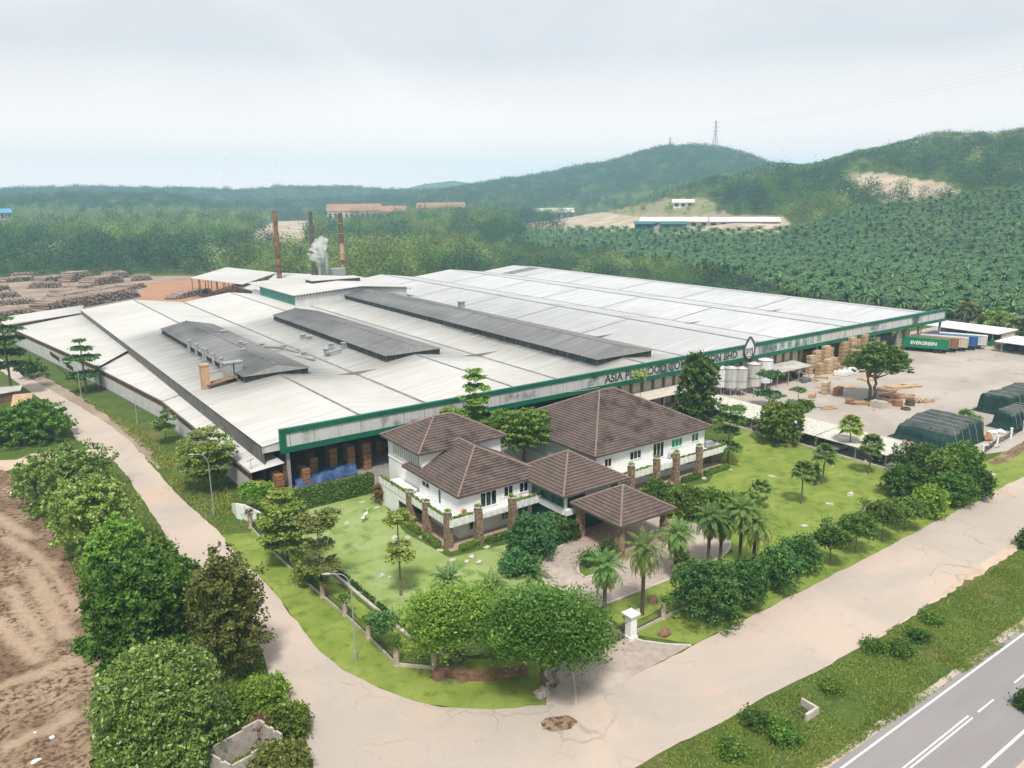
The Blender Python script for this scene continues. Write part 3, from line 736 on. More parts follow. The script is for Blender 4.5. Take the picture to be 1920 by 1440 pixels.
for (x0, x1, z0, z1) in [(-1.25, 1.25, .35, .5), (-1.25, 1.25, -1.5, -1.35), (-1.25, -1.1, -1.5, .5), (1.1, 1.25, -1.5, .5), (-.8, -.65, -1.0, .1), (-.8, -.1, 0, .14), (-.2, -.06, -.55, .1), (-.8, -.1, -.55, -.42), (.25, .38, -1.2, .1), (.25, .95, 0, .12), (.82, .95, -1.2, .1)]:
    mb.box(ec[0] + x0, ec[0] + x1, 112.2, 112.27, ec[1] + z0 - .1, ec[1] + z1 - .1)
mb.build('emblem_mark', SIGNBLACK, em)
# columns and wall bays under the fascia
for x in (38.4, 60, 82, 104, 177, 190, 204, 216.5, 228, 240.4):
    mb = MB(); mb.box(x - .28, x + .28, 113.15, 113.7, 0, ZB); mb.build('column', STEEL, fac)
mb = MB(); mb.box(104.3, 172, 114.3, 114.5, 0, ZB + .3); mb.build('bay_wall', BEIGE, fac)
k = 0
x = 106.0
while x < 171.5:
    mb = MB(); mb.box(x - .26, x + .26, 113.9, 114.3, 0, ZB + .2); mb.build('bay_column', BROWNCOL, fac)
    x += 3.25
def canopy(x0, x1, z, d, m):
    mb = MB(); mb.add([(x0, 114.2, z + .45), (x1, 114.2, z + .45), (x1, 114.2 - d, z), (x0, 114.2 - d, z), (x0, 114.2, z + .33), (x1, 114.2, z + .33), (x1, 114.2 - d, z - .12), (x0, 114.2 - d, z - .12)],
                      [(0, 1, 2, 3), (7, 6, 5, 4), (3, 2, 6, 7), (0, 3, 7, 4), (1, 0, 4, 5), (2, 1, 5, 6)])
    c = mb.build('canopy', m, fac)
    xx = x0 + .3
    while xx < x1: mb = MB(); mb.box(xx, xx + .14, 114.3 - d, 114.44 - d, 0, z - .12); xx += 4.2; mb.build('canopy_post', STEEL, c)
canopy(105, 133, 3.4, 4.6, BEIGE); canopy(150, 168, 3.5, 6.0, CONC)
# raised roof monitors
BLK = BLACKDIRT
for k, (cx, hw, y0, y1, ze, zr) in enumerate(MON):
    base = 7.5
    c0, c1 = monx(k, y0), monx(k, y1)
    mb = MB(); w = hw - .45; i0, i1 = y0 + .5, y1 - .5
    A = [(c0 - w, i0), (c0 + w, i0), (c1 + w, i1), (c1 - w, i1)]
    for a, b_ in zip(A, A[1:] + A[:1]): mb.quad((a[0], a[1], base), (b_[0], b_[1], base), (b_[0], b_[1], ze + .05), (a[0], a[1], ze + .05))
    mon = mb.build('roof_monitor', BLK, fac)
    mb = MB() # louvre posts
    n_ = int((y1 - y0) / 5)
    for j in range(n_ + 1):
        y = i0 + (i1 - i0) * j / n_; c = monx(k, y)
        mb.box(c - w - .08, c - w, y - .06, y + .06, 8.2, ze); mb.box(c + w, c + w + .08, y - .06, y + .06, 8.2, ze)
    mb.build('louvre_post', GUTTER, mon)
    for q_ in ((c0, y0 + .02), (c1, y1)):
        mb = MB(); mb.add([(q_[0] - hw, q_[1], ze), (q_[0] + hw, q_[1], ze), (q_[0], q_[1], zr)], [(0, 1, 2)]); mb.build('gable', GABLEGREY, mon)
    def sf(x, y, k=k): 
        c = monx(k, y); u = abs(x - c) / MON[k][1]
        v = .30 + .6 * noise.noise(Vector((x * .17, y * .04, k * 9))) + .3 * noise.noise(Vector((x * .5, y * .12, k * 9 + 4))) 
        if k == 0:
            v -= .95 * math.exp(-((y - 186) / 9) ** 2 - ((x - c - 1) / 6) ** 2) + .5 * math.exp(-((y - 172) / 5) ** 2)
        if k > 0: v -= .5 * max(0, (215 - y) / 60)
        return max(0, min(.8, v))
    for sgn in (-1, 1):
        roof_grid('monitor_roof', c0 + sgn * hw, c1 + sgn * hw, ze, c0, c1, zr, y0, y1, ROOFMON, mon, nx=6, ny=40, sootfn=sf)
    mb = MB(); mb.tube([(c0, y0, zr + .03), (c1, y1, zr + .03)], .13, 6); mb.build('ridge_cap', GUTTER, mon)
# exhaust pipes along the first monitor, square ducts at its end, roof vents and patches
for (px, py, top, r_) in [(356, 661, 641, .42), (370, 668, 647, .42), (383, 676, 657, .38), (388, 678, 659, .38), (402, 688, 668, .38), (417, 696, 674, .40)]:
    x, y, z = G(px, py, 8.9)
    q = MB(); hh = hgt_z = 2.6
    q.tube([(x, y, 8.4), (x, y, 11.6)], r_, 10); q.tube([(x, y, 11.6), (x, y, 11.9)], r_ * 1.25, 10)
    q.box(x + r_, x + 3.2, y - .2, y + .2, 9.0, 9.35)
    q.build('exhaust_pipe', STEEL, fac)
x, y, z = G(386, 723, 8.9)
for dx, dy, hh, s in ((0, 0, 13.2, .75), (.0, 0, 0, 0)):
    if s:
        q = MB(); q.box(x - s, x + s, y - s, y + s, 8.3, hh - .3); q.box(x - s * 1.15, x + s * 1.15, y - s * 1.15, y + s * 1.15, hh - .3, hh); q.build('brick_duct', RUSTPALE, fac)
x2, y2, z = G(438, 708, 9.3)
for dx in (-.95, .95):
    q = MB(); q.box(x2 + dx - .8, x2 + dx + .8, y2 - .8, y2 + .8, 8.6, 12.4); q.box(x2 + dx - .95, x2 + dx + .95, y2 - .95, y2 + .95, 12.4, 12.65); q.build('square_duct', STEEL, fac)
q = MB(); q.quad((x, y - 1.6, 9.1), (x2, y - 1.2, 10.02), (x2, y + 1.6, 10.02), (x, y + 1.2, 9.1)); q.build('rust_patch', RUST, fac)
for (px, py, zz, s) in [(419, 628, 12.2, .9), (452, 648, 12.0, .7), (460, 650, 12, .6), (492, 651, 10.6, .7), (568, 635, 9, .9), (580, 638, 8.9, .9), (621, 652, 9.4, .8), (612, 662, 9.2, .8), (646, 651, 9.6, .9), (532, 655, 8.3, .9), (556, 661, 8.2, .7), (570, 668, 8.3, .8), (865, 574, 12.0, 1.3), (455, 662, 12, .6)]:
    x, y, z = G(px, py, zz - .4)
    q = MB(); q.box(x - s * .6, x + s * .6, y - s * .6, y + s * .6, zz - 1.3, zz + s * .7); q.box(x - s * .8, x + s * .8, y - s * .8, y + s * .8, zz + s * .7, zz + s * .85); q.tube([(x, y, zz + .3), (x + s, y + .5, zz + .7)], s * .22, 8)
    q.build('roof_vent', STEEL, fac)
q = MB()
x, y, z = G(456, 652, 12.0); pts = [(x + 1.6 * math.cos(a) * (1 + .3 * math.sin(3 * a)), y + 3.0 * math.sin(a)) for a in np.linspace(0, 2 * math.pi, 14)[:-1]]
# ducts snaking across the valley beside the first monitor
for pl in ([(492, 650, 10.9), (530, 652, 8.8), (560, 660, 8.3)], [(540, 664, 8.3), (590, 674, 8.6)], [(612, 662, 9.0), (640, 655, 9.3)]):
    q.tube([G(*p) for p in pl], .32, 8)
q.build('duct', STEEL, fac)
# lean-to strip roofs along the road side
def leanto(pts, m, name='lean_to_roof'):
    V = [G(x, y, z) for x, y, z in pts]
    mb = MB(); nx, ny = 5, 14
    vs, S = [], []
    a, b_, c, d = [Vector(v) for v in V]   # front outer, front inner, back inner, back outer
    for j in range(ny + 1):
        f = j / ny; l, r_ = a.lerp(d, f), b_.lerp(c, f)
        for i in range(nx + 1): vs.append(l.lerp(r_, i / nx)); S.append(.30 * (i / nx) ** 6)  # here the soot attribute only darkens the roof towards its inner edge
    o = wpos(fac); me = np_mesh(name, np.array([tuple(v - o) for v in vs]), [(j * (nx + 1) + i, j * (nx + 1) + i + 1, (j + 1) * (nx + 1) + i + 1, (j + 1) * (nx + 1) + i) for j in range(ny) for i in range(nx)], m)
    at = me.attributes.new('soot', 'FLOAT', 'POINT'); at.data.foreach_set('value', np.array(S, np.float32))
    link(name, me, fac)
    return V
L1 = leanto([(470, 887, 4.5), (534, 868, 5.6), (349, 737, 5.6), (304, 753, 4.5)], ROOFW)
L2 = leanto([(304, 752.5, 4.6), (350, 735, 5.8), (244, 657, 5.8), (184, 691, 4.6)], ROOFW)
L3 = leanto([(184, 688, 5.2), (244, 654.5, 6.5), (152, 587, 6.5), (10, 611, 5.2)], ROOFW)
L4 = leanto([(-60, 620, 6.4), (153, 586.5, 7.0), (157, 572, 7.4), (-60, 604, 7.4)], ROOFW)
out_e = [L1[0], L1[3], L2[3], L3[3]]
mb, mw, mp_ = MB(), MB(), MB()
segs = [(L1[0], L1[3]), (L2[0], L2[3]), (L3[0], L3[3])]
for a, b_ in segs:
    d = Vector((b_[0] - a[0], b_[1] - a[1], 0)).normalized(); q = Vector((d.y, -d.x, 0))
    if q.x < 0: q = -q
    A, B = Vector(a), Vector(b_)
    Ai, Bi = A + q * .12, B + q * .12
    mb.quad((Ai.x, Ai.y, A.z - 1.25), (Bi.x, Bi.y, B.z - 1.25), (Bi.x, Bi.y, B.z - .02), (Ai.x, Ai.y, A.z - .02))
    Ai, Bi = A + q * .0, B + q * .0
    mw.quad((Ai.x, Ai.y, .55), (Bi.x, Bi.y, .55), (Bi.x, Bi.y, B.z - 1.2), (Ai.x, Ai.y, A.z - 1.2))
    mp_.quad((Ai.x + .04, Ai.y, 0), (Bi.x + .04, Bi.y, 0), (Bi.x + .04, Bi.y, .56), (Ai.x + .04, Ai.y, .56))
    w2 = MB(); w2.bar(A - q * .05 + Vector((0, 0, -.03)), B - q * .05 + Vector((0, 0, -.03)), .3, .16); w2.build('eave_gutter', TRIMDARK, fac)
mb.build('brown_upper_wall', BROWNBAND, fac); mw.build('road_wall', ZINC, fac); mp_.build('wall_plinth', mat('dirty_plinth', (.13, .11, .09), .95, (.24, .21, .18), .8), fac)
for (pa, pb) in [((94, 661), (112, 674)), ((124, 682), (138, 692))]:
    a = G(pa[0], pa[1], 4.4); b_ = G(pb[0], pb[1], 4.4)
    mb = MB(); mb.quad((a[0] - .08, a[1], 3.7), (b_[0] - .08, b_[1], 3.7), (b_[0] - .08, b_[1], 4.9), (a[0] - .08, a[1], 4.9)); mb.build('wall_opening', DARK, fac)
# corner post and twisted pipe on the lean-to end
mb = MB(); gx_ = G(470, 884, 4.5); mb.tube([(gx_[0] + .3, gx_[1] + .6, 4.4), (gx_[0] + .3, gx_[1] + .6, 6.2)], .05, 6); mb.bar((gx_[0] - .3, gx_[1] + .5, 6.0), (gx_[0] + .9, gx_[1] + .7, 6.25), .12); mb.build('aerial', STEEL, fac)

# green block, boiler house and outbuildings behind the roofs
gb = thing('boiler_house', 'raised block with green cladding and flat white roof among the factory roofs', 'building', (95, 262, 0))
gx0, gx1, gy0, gy1 = 93.5, 136, 256, 292
mb = MB(); mb.quad((gx0, gy0, 6), (gx0, gy1, 6), (gx0, gy1, 12.2), (gx0, gy0, 12.2)); mb.build('green_wall', GREENCLAD, gb)
mb = MB(); xm = (gx0 + gx1) / 2 + 3
mb.add([(gx0, gy0, 6), (gx1, gy0, 6), (gx1, gy0, 11.6), (xm, gy0, 13.4), (gx0, gy0, 12.2)], [(0, 1, 2, 3, 4)]); mb.quad((gx1, gy0, 6), (gx1, gy1, 6), (gx1, gy1, 11.6), (gx1, gy0, 11.6)); mb.build('front_wall', ZINC, gb)
for a, za, b_, zb in ((gx0 - .8, 12.2, xm, 13.55), (xm, 13.55, gx1 + 2.5, 11.7)):
    mb = MB(); mb.add([(a, gy0 - .9, za), (b_, gy0 - .9, zb), (b_, gy1 + 12, zb), (a, gy1 + 12, za), (a, gy0 - .9, za - .2), (b_, gy0 - .9, zb - .2), (b_, gy1 + 12, zb - .2), (a, gy1 + 12, za - .2)], [(0, 1, 2, 3), (4, 7, 6, 5), (0, 4, 5, 1), (1, 5, 6, 2), (2, 6, 7, 3), (3, 7, 4, 0)]); mb.build('roof', ROOFW, gb)
mb = MB()
for k in range(40):
    x = gx0 - .5 + k * 1.12; z = 12.2 + (x - gx0) / (xm - gx0) * 1.35 if x < xm else 13.55 - (x - xm) / (gx1 - xm) * 1.85
    mb.box(x, x + .4, gy0 - .93, gy0 - .90, z - .75, z - .25)
mb.build('eave_bracket', DARK, gb)
rmx, rmy, _ = G(611, 524, 14.0)
mb = MB(); mb.box(rmx - 6, rmx + 13, rmy - 2, rmy + 5, 12.6, 14.0); rl = mb.build('roof_lantern', BLACKDIRT, gb)
mb = MB(); mb.box(rmx - 6.6, rmx + 13.6, rmy - 2.6, rmy + 5.6, 14.0, 14.25); mb.build('lantern_roof', ROOFW, rl)
def open_shed(name, label, poly_px, z, dz, m, posts=True, cat='shed', wallm=None):
    V = [G(x, y, z + d) for (x, y), d in zip(poly_px, dz)]
    c = V[0]
    o = thing(name, label, cat, (c[0], c[1], 0))
    mb = MB(); n_ = len(V)
    mb.add(V + [(a, b_, cc - .18) for a, b_, cc in V], [tuple(range(n_)), tuple(range(2 * n_ - 1, n_ - 1, -1))] + [(i, (i + 1) % n_, n_ + (i + 1) % n_, n_ + i) for i in range(n_)])
    mb.build('roof', m, o)
    cx, cy_ = sum(v[0] for v in V) / n_, sum(v[1] for v in V) / n_
    for i in range(n_):
        a, b_ = V[i], V[(i + 1) % n_]
        L_ = math.hypot(a[0] - b_[0], a[1] - b_[1]); k_ = max(1, int(L_ / 7))
        for k in range(k_):
            f = k / k_; x, y, zz = [a[q] + (b_[q] - a[q]) * f for q in range(3)]
            x += (cx - x) * .04; y += (cy_ - y) * .04
            mb = MB(); mb.box(x - .15, x + .15, y - .15, y + .15, 0, zz - .15); mb.build('post', BROWNBAND, o)
    return o, V
open_shed('open_shed', 'open sided shed with twin white roofs beside the red earth yard', [(356, 521), (455, 533), (520, 511), (425, 501)], 9, (0, 0, .6, .6), ROOFW)
open_shed('open_shed', 'low white roofed shed tucked between the open shed and green block', [(434, 534), (500, 552), (505, 540), (466, 527)], 7.4, (0, 0, .6, .6), ROOFW)
open_shed('open_shed', 'white roofed shed behind the nearest rusty chimney', [(493, 533), (553, 530), (585, 514), (520, 511)], 10, (0, 0, .4, .4), ROOFW)
# chimneys
def chimney(name, label, px, yb, yt, r0, m1, m2=None, split=.6, bz=9.0, group=None):
    x, y, _ = G(px, yb, bz); lo, hi = 9, 90
    for _ in range(40):
        md = (lo + hi) / 2
        if P(x, y, md)[1] > yt: lo = md
        else: hi = md
    zt = lo
    o = thing(name, label, 'chimney', (x, y, 0))
    zs = zt * split
    mb = MB(); mb.tube([(x, y, 0), (x, y, zs)], [r0, r0 * .95], 18); mb.build('lower_stack', m1, o, smooth=False)
    mb = MB(); mb.tube([(x, y, zs), (x, y, zt)], [r0 * .97, r0 * .86], 18, cap=False); mb.tube([(x, y, zt - 1.2), (x, y, zt + .02)], [r0 * .9, r0 * .9], 18, cap=False); mb.build('upper_stack', m2 or m1, o)
    mb = MB()
    for k in range(1, 8): mb.tube([(x, y, zt * k / 8 - .12), (x, y, zt * k / 8 + .12)], r0 * 1.12, 18)
    mb.build('flange', m1, o)
    mb = MB(); zp = min(zt * .42, 17)
    mb.tube([(x, y, zp), (x, y, zp + .15)], r0 + 1.1, 12)
    for k in range(10):
        a = k * .628; mb.tube([(x + (r0 + 1) * math.cos(a), y + (r0 + 1) * math.sin(a), zp), (x + (r0 + 1) * math.cos(a), y + (r0 + 1) * math.sin(a), zp + 1.1)], .05, 5)
    mb.tube([(x + (r0 + 1) * math.cos(a_), y + (r0 + 1) * math.sin(a_), zp + 1.1) for a_ in np.linspace(0, 6.283, 13)], .05, 5)
    mb.build('platform', RUST, o)
    mb = MB(); mb.box(x - r0 - .35, x - r0 - .28, y - .3, y - .22, 0, zt - 1); mb.box(x - r0 - .35, x - r0 - .28, y + .22, y + .3, 0, zt - 1)
    for k in range(int(zt / 1.2)): mb.box(x - r0 - .35, x - r0 - .28, y - .22, y + .22, 1 + k * 1.2, 1.08 + k * 1.2)
    mb.build('ladder', RUST, o)
    return x, y, zt
ch1 = chimney('chimney', 'tall rust brown steel chimney, nearest to the log yard', 525, 527, 395, 1.05, RUST, RUST)
ch2 = chimney('chimney', 'slender dark chimney behind the white steam plume', 589, 508, 397, .95, mat('dark_stack', (.06, .055, .055), .8, (.12, .10, .09), .6), None)
ch3 = chimney('chimney', 'steel chimney, pale rusty lower half under a dark top', 644, 513, 400, 1.15, RUSTPALE, mat('dark_brown_stack', (.075, .05, .042), .8, (.13, .09, .07), .7), .62)
x, y, _ = G(600, 512, 11)
o = thing('steam_vent', 'short grey vent stack blowing white steam by the chimneys', 'vent stack', (x, y, 0))
mb = MB(); mb.tube([(x, y, 8), (x, y, 17.5)], [.8, .65], 14); mb.build('stack', STEEL, o); mb = MB(); mb.tube([(x, y, 17.5), (x, y, 18.0)], .85, 14, cap=False); mb.build('rim', STEEL, o)
steam_at = (x, y, 17.8)
x, y, _ = G(613, 511, 11)
o = thing('silo', 'pale cyclone silo with a thin top pipe between two chimneys', 'silo', (x, y, 0))
mb = MB(); mb.lathe([(.3, 8), (1.0, 11), (1.0, 18), (.45, 19.5), (.45, 23), (.01, 23)], (x, y, 0), 18); mb.build('body', STEEL, o, smooth=True); mb = MB(); mb.tube([(x - 1.5, y, 9), (x - 1.5, y, 18), (x - .4, y, 21)], .3, 8); mb.build('pipe', STEEL, o)
mb = MB(); mb.box(x + 2, x + 8, y - 2, y + 3, 9, 12.6); mb.build('hopper', STEEL, o)
# ------------------------------------------------------------------ office villa
def tilemat():
    m = bpy.data.materials.new('roof_tiles'); m.use_nodes = True
    t = m.node_tree; n = t.nodes; L = t.links.new; b = n['Principled BSDF']
    b.inputs['Roughness'].default_value = .85; b.inputs['Specular IOR Level'].default_value = .2
    uv = n.new('ShaderNodeUVMap'); g = n.new('ShaderNodeNewGeometry')
    br = n.new('ShaderNodeTexBrick'); br.inputs['Scale'].default_value = 1; br.inputs['Brick Width'].default_value = .36; br.inputs['Row Height'].default_value = .42; br.inputs['Mortar Size'].default_value = .02; br.inputs['Bias'].default_value = -.1
    br.inputs['Color1'].default_value = (.13, .096, .085, 1); br.inputs['Color2'].default_value = (.155, .116, .103, 1); br.inputs['Mortar'].default_value = (.06, .042, .038, 1)
    L(uv.outputs['UV'], br.inputs['Vector'])
    n1 = n.new('ShaderNodeTexNoise'); n1.inputs['Scale'].default_value = .42; n1.inputs['Detail'].default_value = 9; n1.inputs['Roughness'].default_value = .72; L(g.outputs['Position'], n1.inputs['Vector'])
    r1 = n.new('ShaderNodeMapRange'); r1.inputs['From Min'].default_value = .46; r1.inputs['From Max'].default_value = .62; r1.inputs['To Max'].default_value = 1.0; L(n1.outputs['Fac'], r1.inputs['Value'])
    at = n.new('ShaderNodeAttribute'); at.attribute_name = 'algae'
    mu = n.new('ShaderNodeMath'); mu.operation = 'MULTIPLY'; L(r1.outputs['Result'], mu.inputs[0]); L(at.outputs['Fac'], mu.inputs[1])
    mx = n.new('ShaderNodeMix'); mx.data_type = 'RGBA'; mx.inputs[7].default_value = (.035, .03, .026, 1); L(mu.outputs[0], mx.inputs['Factor']); L(br.outputs['Color'], mx.inputs[6])
    L(mx.outputs[2], b.inputs['Base Color'])
    wv = n.new('ShaderNodeTexWave'); wv.inputs['Scale'].default_value = .9; L(uv.outputs['UV'], wv.inputs['Vector'])
    bp = n.new('ShaderNodeBump'); bp.inputs['Strength'].default_value = .35; bp.inputs['Distance'].default_value = .05; L(wv.outputs['Fac'], bp.inputs['Height']); L(bp.outputs['Normal'], b.inputs['Normal'])
    return m
TILE = tilemat()
RIDGECAP = mat('ridge_tiles', (.26, .185, .155), .85, (.19, .13, .11), 2.0)
SOFFIT = mat('soffit', (.62, .61, .58), .8)
ROOFEDGE = mat('roof_edge', (.12, .09, .08), .8)
def slope(mb, a, b, c, d, z0, z1, course=.5, step=.12):
    """tile courses stepped between the eave a-b (height z0) and the ridge d-c (height z1); a,b,c,d are plan points"""
    a, b, c, d = [Vector((p[0], p[1], z)) for p, z in ((a, z0), (b, z0), (c, z1), (d, z1))]
    nn = (b - a).cross(d - a)
    if nn.length < 1e-6: nn = (b - a).cross(c - a)
    nn.normalize()
    if nn.z < 0: nn = -nn
    L_ = ((d + c) / 2 - (a + b) / 2).length; k = max(2, int(L_ / course)); ud = (b - a).normalized()
    def uv(p, s): return ((p - a).dot(ud), s)
    for i in range(k):
        t0, t1 = i / k, (i + 1) / k
        l0, r0, l1, r1 = a.lerp(d, t0) + nn * step, b.lerp(c, t0) + nn * step, a.lerp(d, t1), b.lerp(c, t1)
        s0, s1 = i * .42 + .02, (i + 1) * .42 - .02
        mb.add([l0, r0, r1, l1], [(0, 1, 2, 3)], 0, [[uv(l0, s0), uv(r0, s0), uv(r1, s1), uv(l1, s1)]])
        if i: 
            q0, q1 = l0 - nn * step, r0 - nn * step
            mb.add([q0, q1, r0, l0], [(0, 1, 2, 3)], 0, [[uv(q0, s0), uv(q1, s0), uv(r0, s0), uv(l0, s0)]])
def algae_attr(o, v):
    at = o.data.attributes.new('algae', 'FLOAT', 'POINT'); at.data.foreach_set('value', np.full(len(o.data.vertices), v, np.float32))
def hip(parent, x0, x1, y0, y1, z0, z1, rx0, rx1, ry0, ry1, algae=(.5, .8, .5, .5)):
    """hipped roof; ridge from (rx0,ry0) to (rx1,ry1)"""
    if rx1 - rx0 >= ry1 - ry0: A, B = (rx0, ry0), (rx1, ry1)
    else: A, B = (rx0, ry0), (rx1, ry1)
    alongx = (rx1 - rx0) >= (ry1 - ry0)
    c = [(x0, y0), (x1, y0), (x1, y1), (x0, y1)]
    if alongx: S = [(c[0], c[1], B, A), (c[1], c[2], B, B), (c[2], c[3], A, B), (c[3], c[0], A, A)]
    else: S = [(c[0], c[1], A, A), (c[1], c[2], B, A), (c[2], c[3], B, B), (c[3], c[0], A, B)]
    root = None
    for (a, b_, cc, d), al in zip(S, algae):
        mb = MB(); slope(mb, a, b_, cc, d, z0, z1)
        o = mb.build('roof', TILE, parent); algae_attr(o, al)
        if root is None: root = o
    mb = MB()
    if alongx: hp = [(c[0], A), (c[3], A), (c[1], B), (c[2], B)]
    else: hp = [(c[0], A), (c[1], A), (c[2], B), (c[3], B)]
    for p, q in hp: mb.tube([(p[0], p[1], z0 + .1), (q[0], q[1], z1 + .08)], .15, 7)
    if (A != B): mb.tube([(A[0], A[1], z1 + .1), (B[0], B[1], z1 + .1)], .17, 7)
    mb.build('ridge_cap', RIDGECAP, root)
    mb = MB()
    mb.box(x0, x1, y0, y0 + .08, z0 - .2, z0 + .06); mb.box(x0, x1, y1 - .08, y1, z0 - .2, z0 + .06); mb.box(x0, x0 + .08, y0 + .08, y1 - .08, z0 - .2, z0 + .06); mb.box(x1 - .08, x1, y0 + .08, y1 - .08, z0 - .2, z0 + .06)
    mb.build('eave_board', ROOFEDGE, root)
    mb = MB(); mb.quad((x0 + .08, y0 + .08, z0 - .15), (x1 - .08, y0 + .08, z0 - .15), (x1 - .08, y1 - .08, z0 - .15), (x0 + .08, y1 - .08, z0 - .15)); mb.build('soffit', SOFFIT, root)
    return root
def walls(parent, x0, x1, y0, y1, z0, z1, m=None, name='wall'):
    mb = MB(); mb.box(x0, x1, y0, y1, z0, z1); return mb.build(name, m or WHITE, parent)
def window(parent, ax, c, u0, u1, z0, z1, n=2, m=None, name='window', sgn=-1, fr=.09):
    """ax 'y': wall facing sgn*Y at y=c, u along x; ax 'x': wall facing sgn*X at x=c"""
    mb, mp = MB(), MB()
    def bx(M_, a0, a1, b0, b1, d0, d1):
        lo, hi = sorted((c + sgn * d0, c + sgn * d1))
        if ax == 'y': M_.box(a0, a1, lo, hi, b0, b1)
        else: M_.box(lo, hi, a0, a1, b0, b1)
    bx(mb, u0 - fr, u1 + fr, z1, z1 + fr, .0, .07); bx(mb, u0 - fr * 1.8, u1 + fr * 1.8, z0 - fr, z0, .0, .12)
    w = (u1 - u0) / n
    for k in range(n + 1): bx(mb, u0 + k * w - fr / 2, u0 + k * w + fr / 2, z0, z1, .0, .065)
    f = mb.build(name, WHITE, parent)
    bx(mp, u0, u1, z0, z1, .003, .022)
    mp.build('pane', m or DARKGLASS, f)
    return f
def stone_pillar(parent, x, y, h, w=.5, taper=1.12, planter=True):
    mb = MB(); rr = random.Random(int(x * 10 + y))
    k = 9
    for i in range(k):
        z0, z1 = h * i / k, h * (i + 1) / k; s0 = w * (taper - (taper - 1) * i / k); s1 = w * (taper - (taper - 1) * (i + 1) / k)
        j = rr.uniform(-.03, .03)
        mb.add([(x - s0 + j, y - s0, z0), (x + s0 + j, y - s0, z0), (x + s0 + j, y + s0, z0), (x - s0 + j, y + s0, z0), (x - s1 + j, y - s1, z1), (x + s1 + j, y - s1, z1), (x + s1 + j, y + s1, z1), (x - s1 + j, y + s1, z1)],
               [(4, 5, 6, 7), (0, 1, 5, 4), (1, 2, 6, 5), (2, 3, 7, 6), (3, 0, 4, 7)])
    p = mb.build('stone_pillar', STONE, parent)
    if planter:
        mb = MB(); mb.lathe([(.28, h), (.5, h + .12), (.55, h + .32), (.5, h + .36), (.01, h + .36)], (x, y, 0), 14); mb.build('planter', KERB, p, smooth=True)
        GREENPL.append((x - .42, x + .42, y - .42, y + .42, h + .38, p))
    return p
GREENPL = []  # planting boxes to fill with plants later: (x0,x1,y0,y1,z)

off = thing('office_villa', 'white two storey office with brown hipped tile roofs and stone pillars', 'building', (62, 82, 0))
# --- left wing
walls(off, 50.4, 64.4, 82.6, 93.4, 0, 6.2)
hip(off, 49.85, 65.0, 81.95, 97.5, 6.2, 9.9, 57.3, 57.4, 89.2, 93.6, (.7, .85, .3, .45))
# tower behind it
walls(off, 51.0, 64.7, 93.4, 104.0, 0, 9.1)
hip(off, 50.1, 65.5, 92.7, 104.8, 9.1, 12.3, 56.2, 59.4, 98.7, 98.7, (.8, .8, .4, .5))
mb = MB()
for k in range(11):
    y = 94.6 + k * .68; mb.box(50.86, 51.0, y, y + .16, 6.6, 8.75)
mb.box(50.88, 51.0, 94.3, 102.2, 6.45, 6.6); mb.box(50.88, 51.0, 94.3, 102.2, 8.75, 8.9)
mb.build('louvre_screen', WHITE, off)
mb = MB(); mb.box(50.96, 51.0, 94.3, 102.2, 6.6, 8.75); mb.build('recess_shade', mat('shadow_grey', (.34, .35, .36), .8), off)  # flat grey sheet, its colour stands for the shade behind the slats
mb = MB(); mb.box(50.9, 51.0, 93.5, 104, 5.75, 5.95); mb.build('cornice', WHITE, off)
# facade openings
window(off, 'y', 82.6, 53.8, 56.4, 3.65, 5.65, 3, name='balcony_door'); window(off, 'y', 82.6, 57.7, 59.2, 4.3, 5.65, 2); window(off, 'y', 82.6, 60.35, 61.8, 4.25, 5.6, 2, DARKGLASS)
window(off, 'y', 82.6, 51.9, 53.3, .95, 2.3, 2); window(off, 'y', 82.6, 57.2, 58.4, .95, 2.4, 2, GREENGLASS); window(off, 'y', 82.6, 60.0, 61.8, .9, 2.2, 2, GREENGLASS)
window(off, 'x', 50.4, 87.2, 87.9, 3.5, 5.5, 1, GREENWALL, name='side_door'); window(off, 'x', 50.4, 90.4, 92.4, 4.7, 5.4, 2)
mb = MB()
for x in (53.3, 56.8): mb.box(x, x + .14, 82.48, 82.6, 3.2, 6.0)
mb.box(53.3, 56.94, 82.48, 82.6, 6.0, 6.13); mb.box(57.1, 57.2, 82.46, 82.6, 3.2, 6.1)
mb.build('pilaster', WHITE, off)
q = MB(); q.tube([(51.0, 82.45, 3.9), (51.0, 82.15, 3.9)], .32, 16); q.build('wall_lamp', mat('terracotta', (.35, .13, .07), .8), off)
# balconies: front and left, planters on the parapet
def balcony(poly, z, thick, parh, m=WHITE, outer=None):
    mb = MB(); mb.prism(poly, z - thick, z); b_ = mb.build('balcony', WHITE, off)
    return b_
b1 = balcony([(47.7, 80.4), (66.0, 80.4), (66.0, 82.55), (50.35, 82.55), (50.35, 93.35), (47.7, 93.35)], 3.3, .22, 1)
def parapet(parent, x0, x1, y0, y1, z, h, plants=True, flare=0.0, ax='y'):
    mb = MB(); mb.box(x0, x1, y0, y1, z, z + h); 
    # recessed relief panels on the outer face
    p = mb.build('parapet', WHITE, parent)
    mb = MB()
    if ax == 'y':
        k = max(1, int((x1 - x0) / .9)); w = (x1 - x0) / k
        for i in range(k): mb.box(x0 + i * w + .2, x0 + (i + 1) * w - .2, y0 - .035, y0, z + .15, z + h - .15)
    else:
        k = max(1, int((y1 - y0) / .9)); w = (y1 - y0) / k
        for i in range(k): mb.box(x0 - .035, x0, y0 + i * w + .2, y0 + (i + 1) * w - .2, z + .15, z + h - .15)
    mb.build('relief', mat_relief, p)
    if plants: GREENPL.append((x0, x1, y0, y1, z + h, parent))
    return p
mat_relief = mat('parapet_relief', (.74, .735, .72), .8, (.62, .61, .58), 1.5)
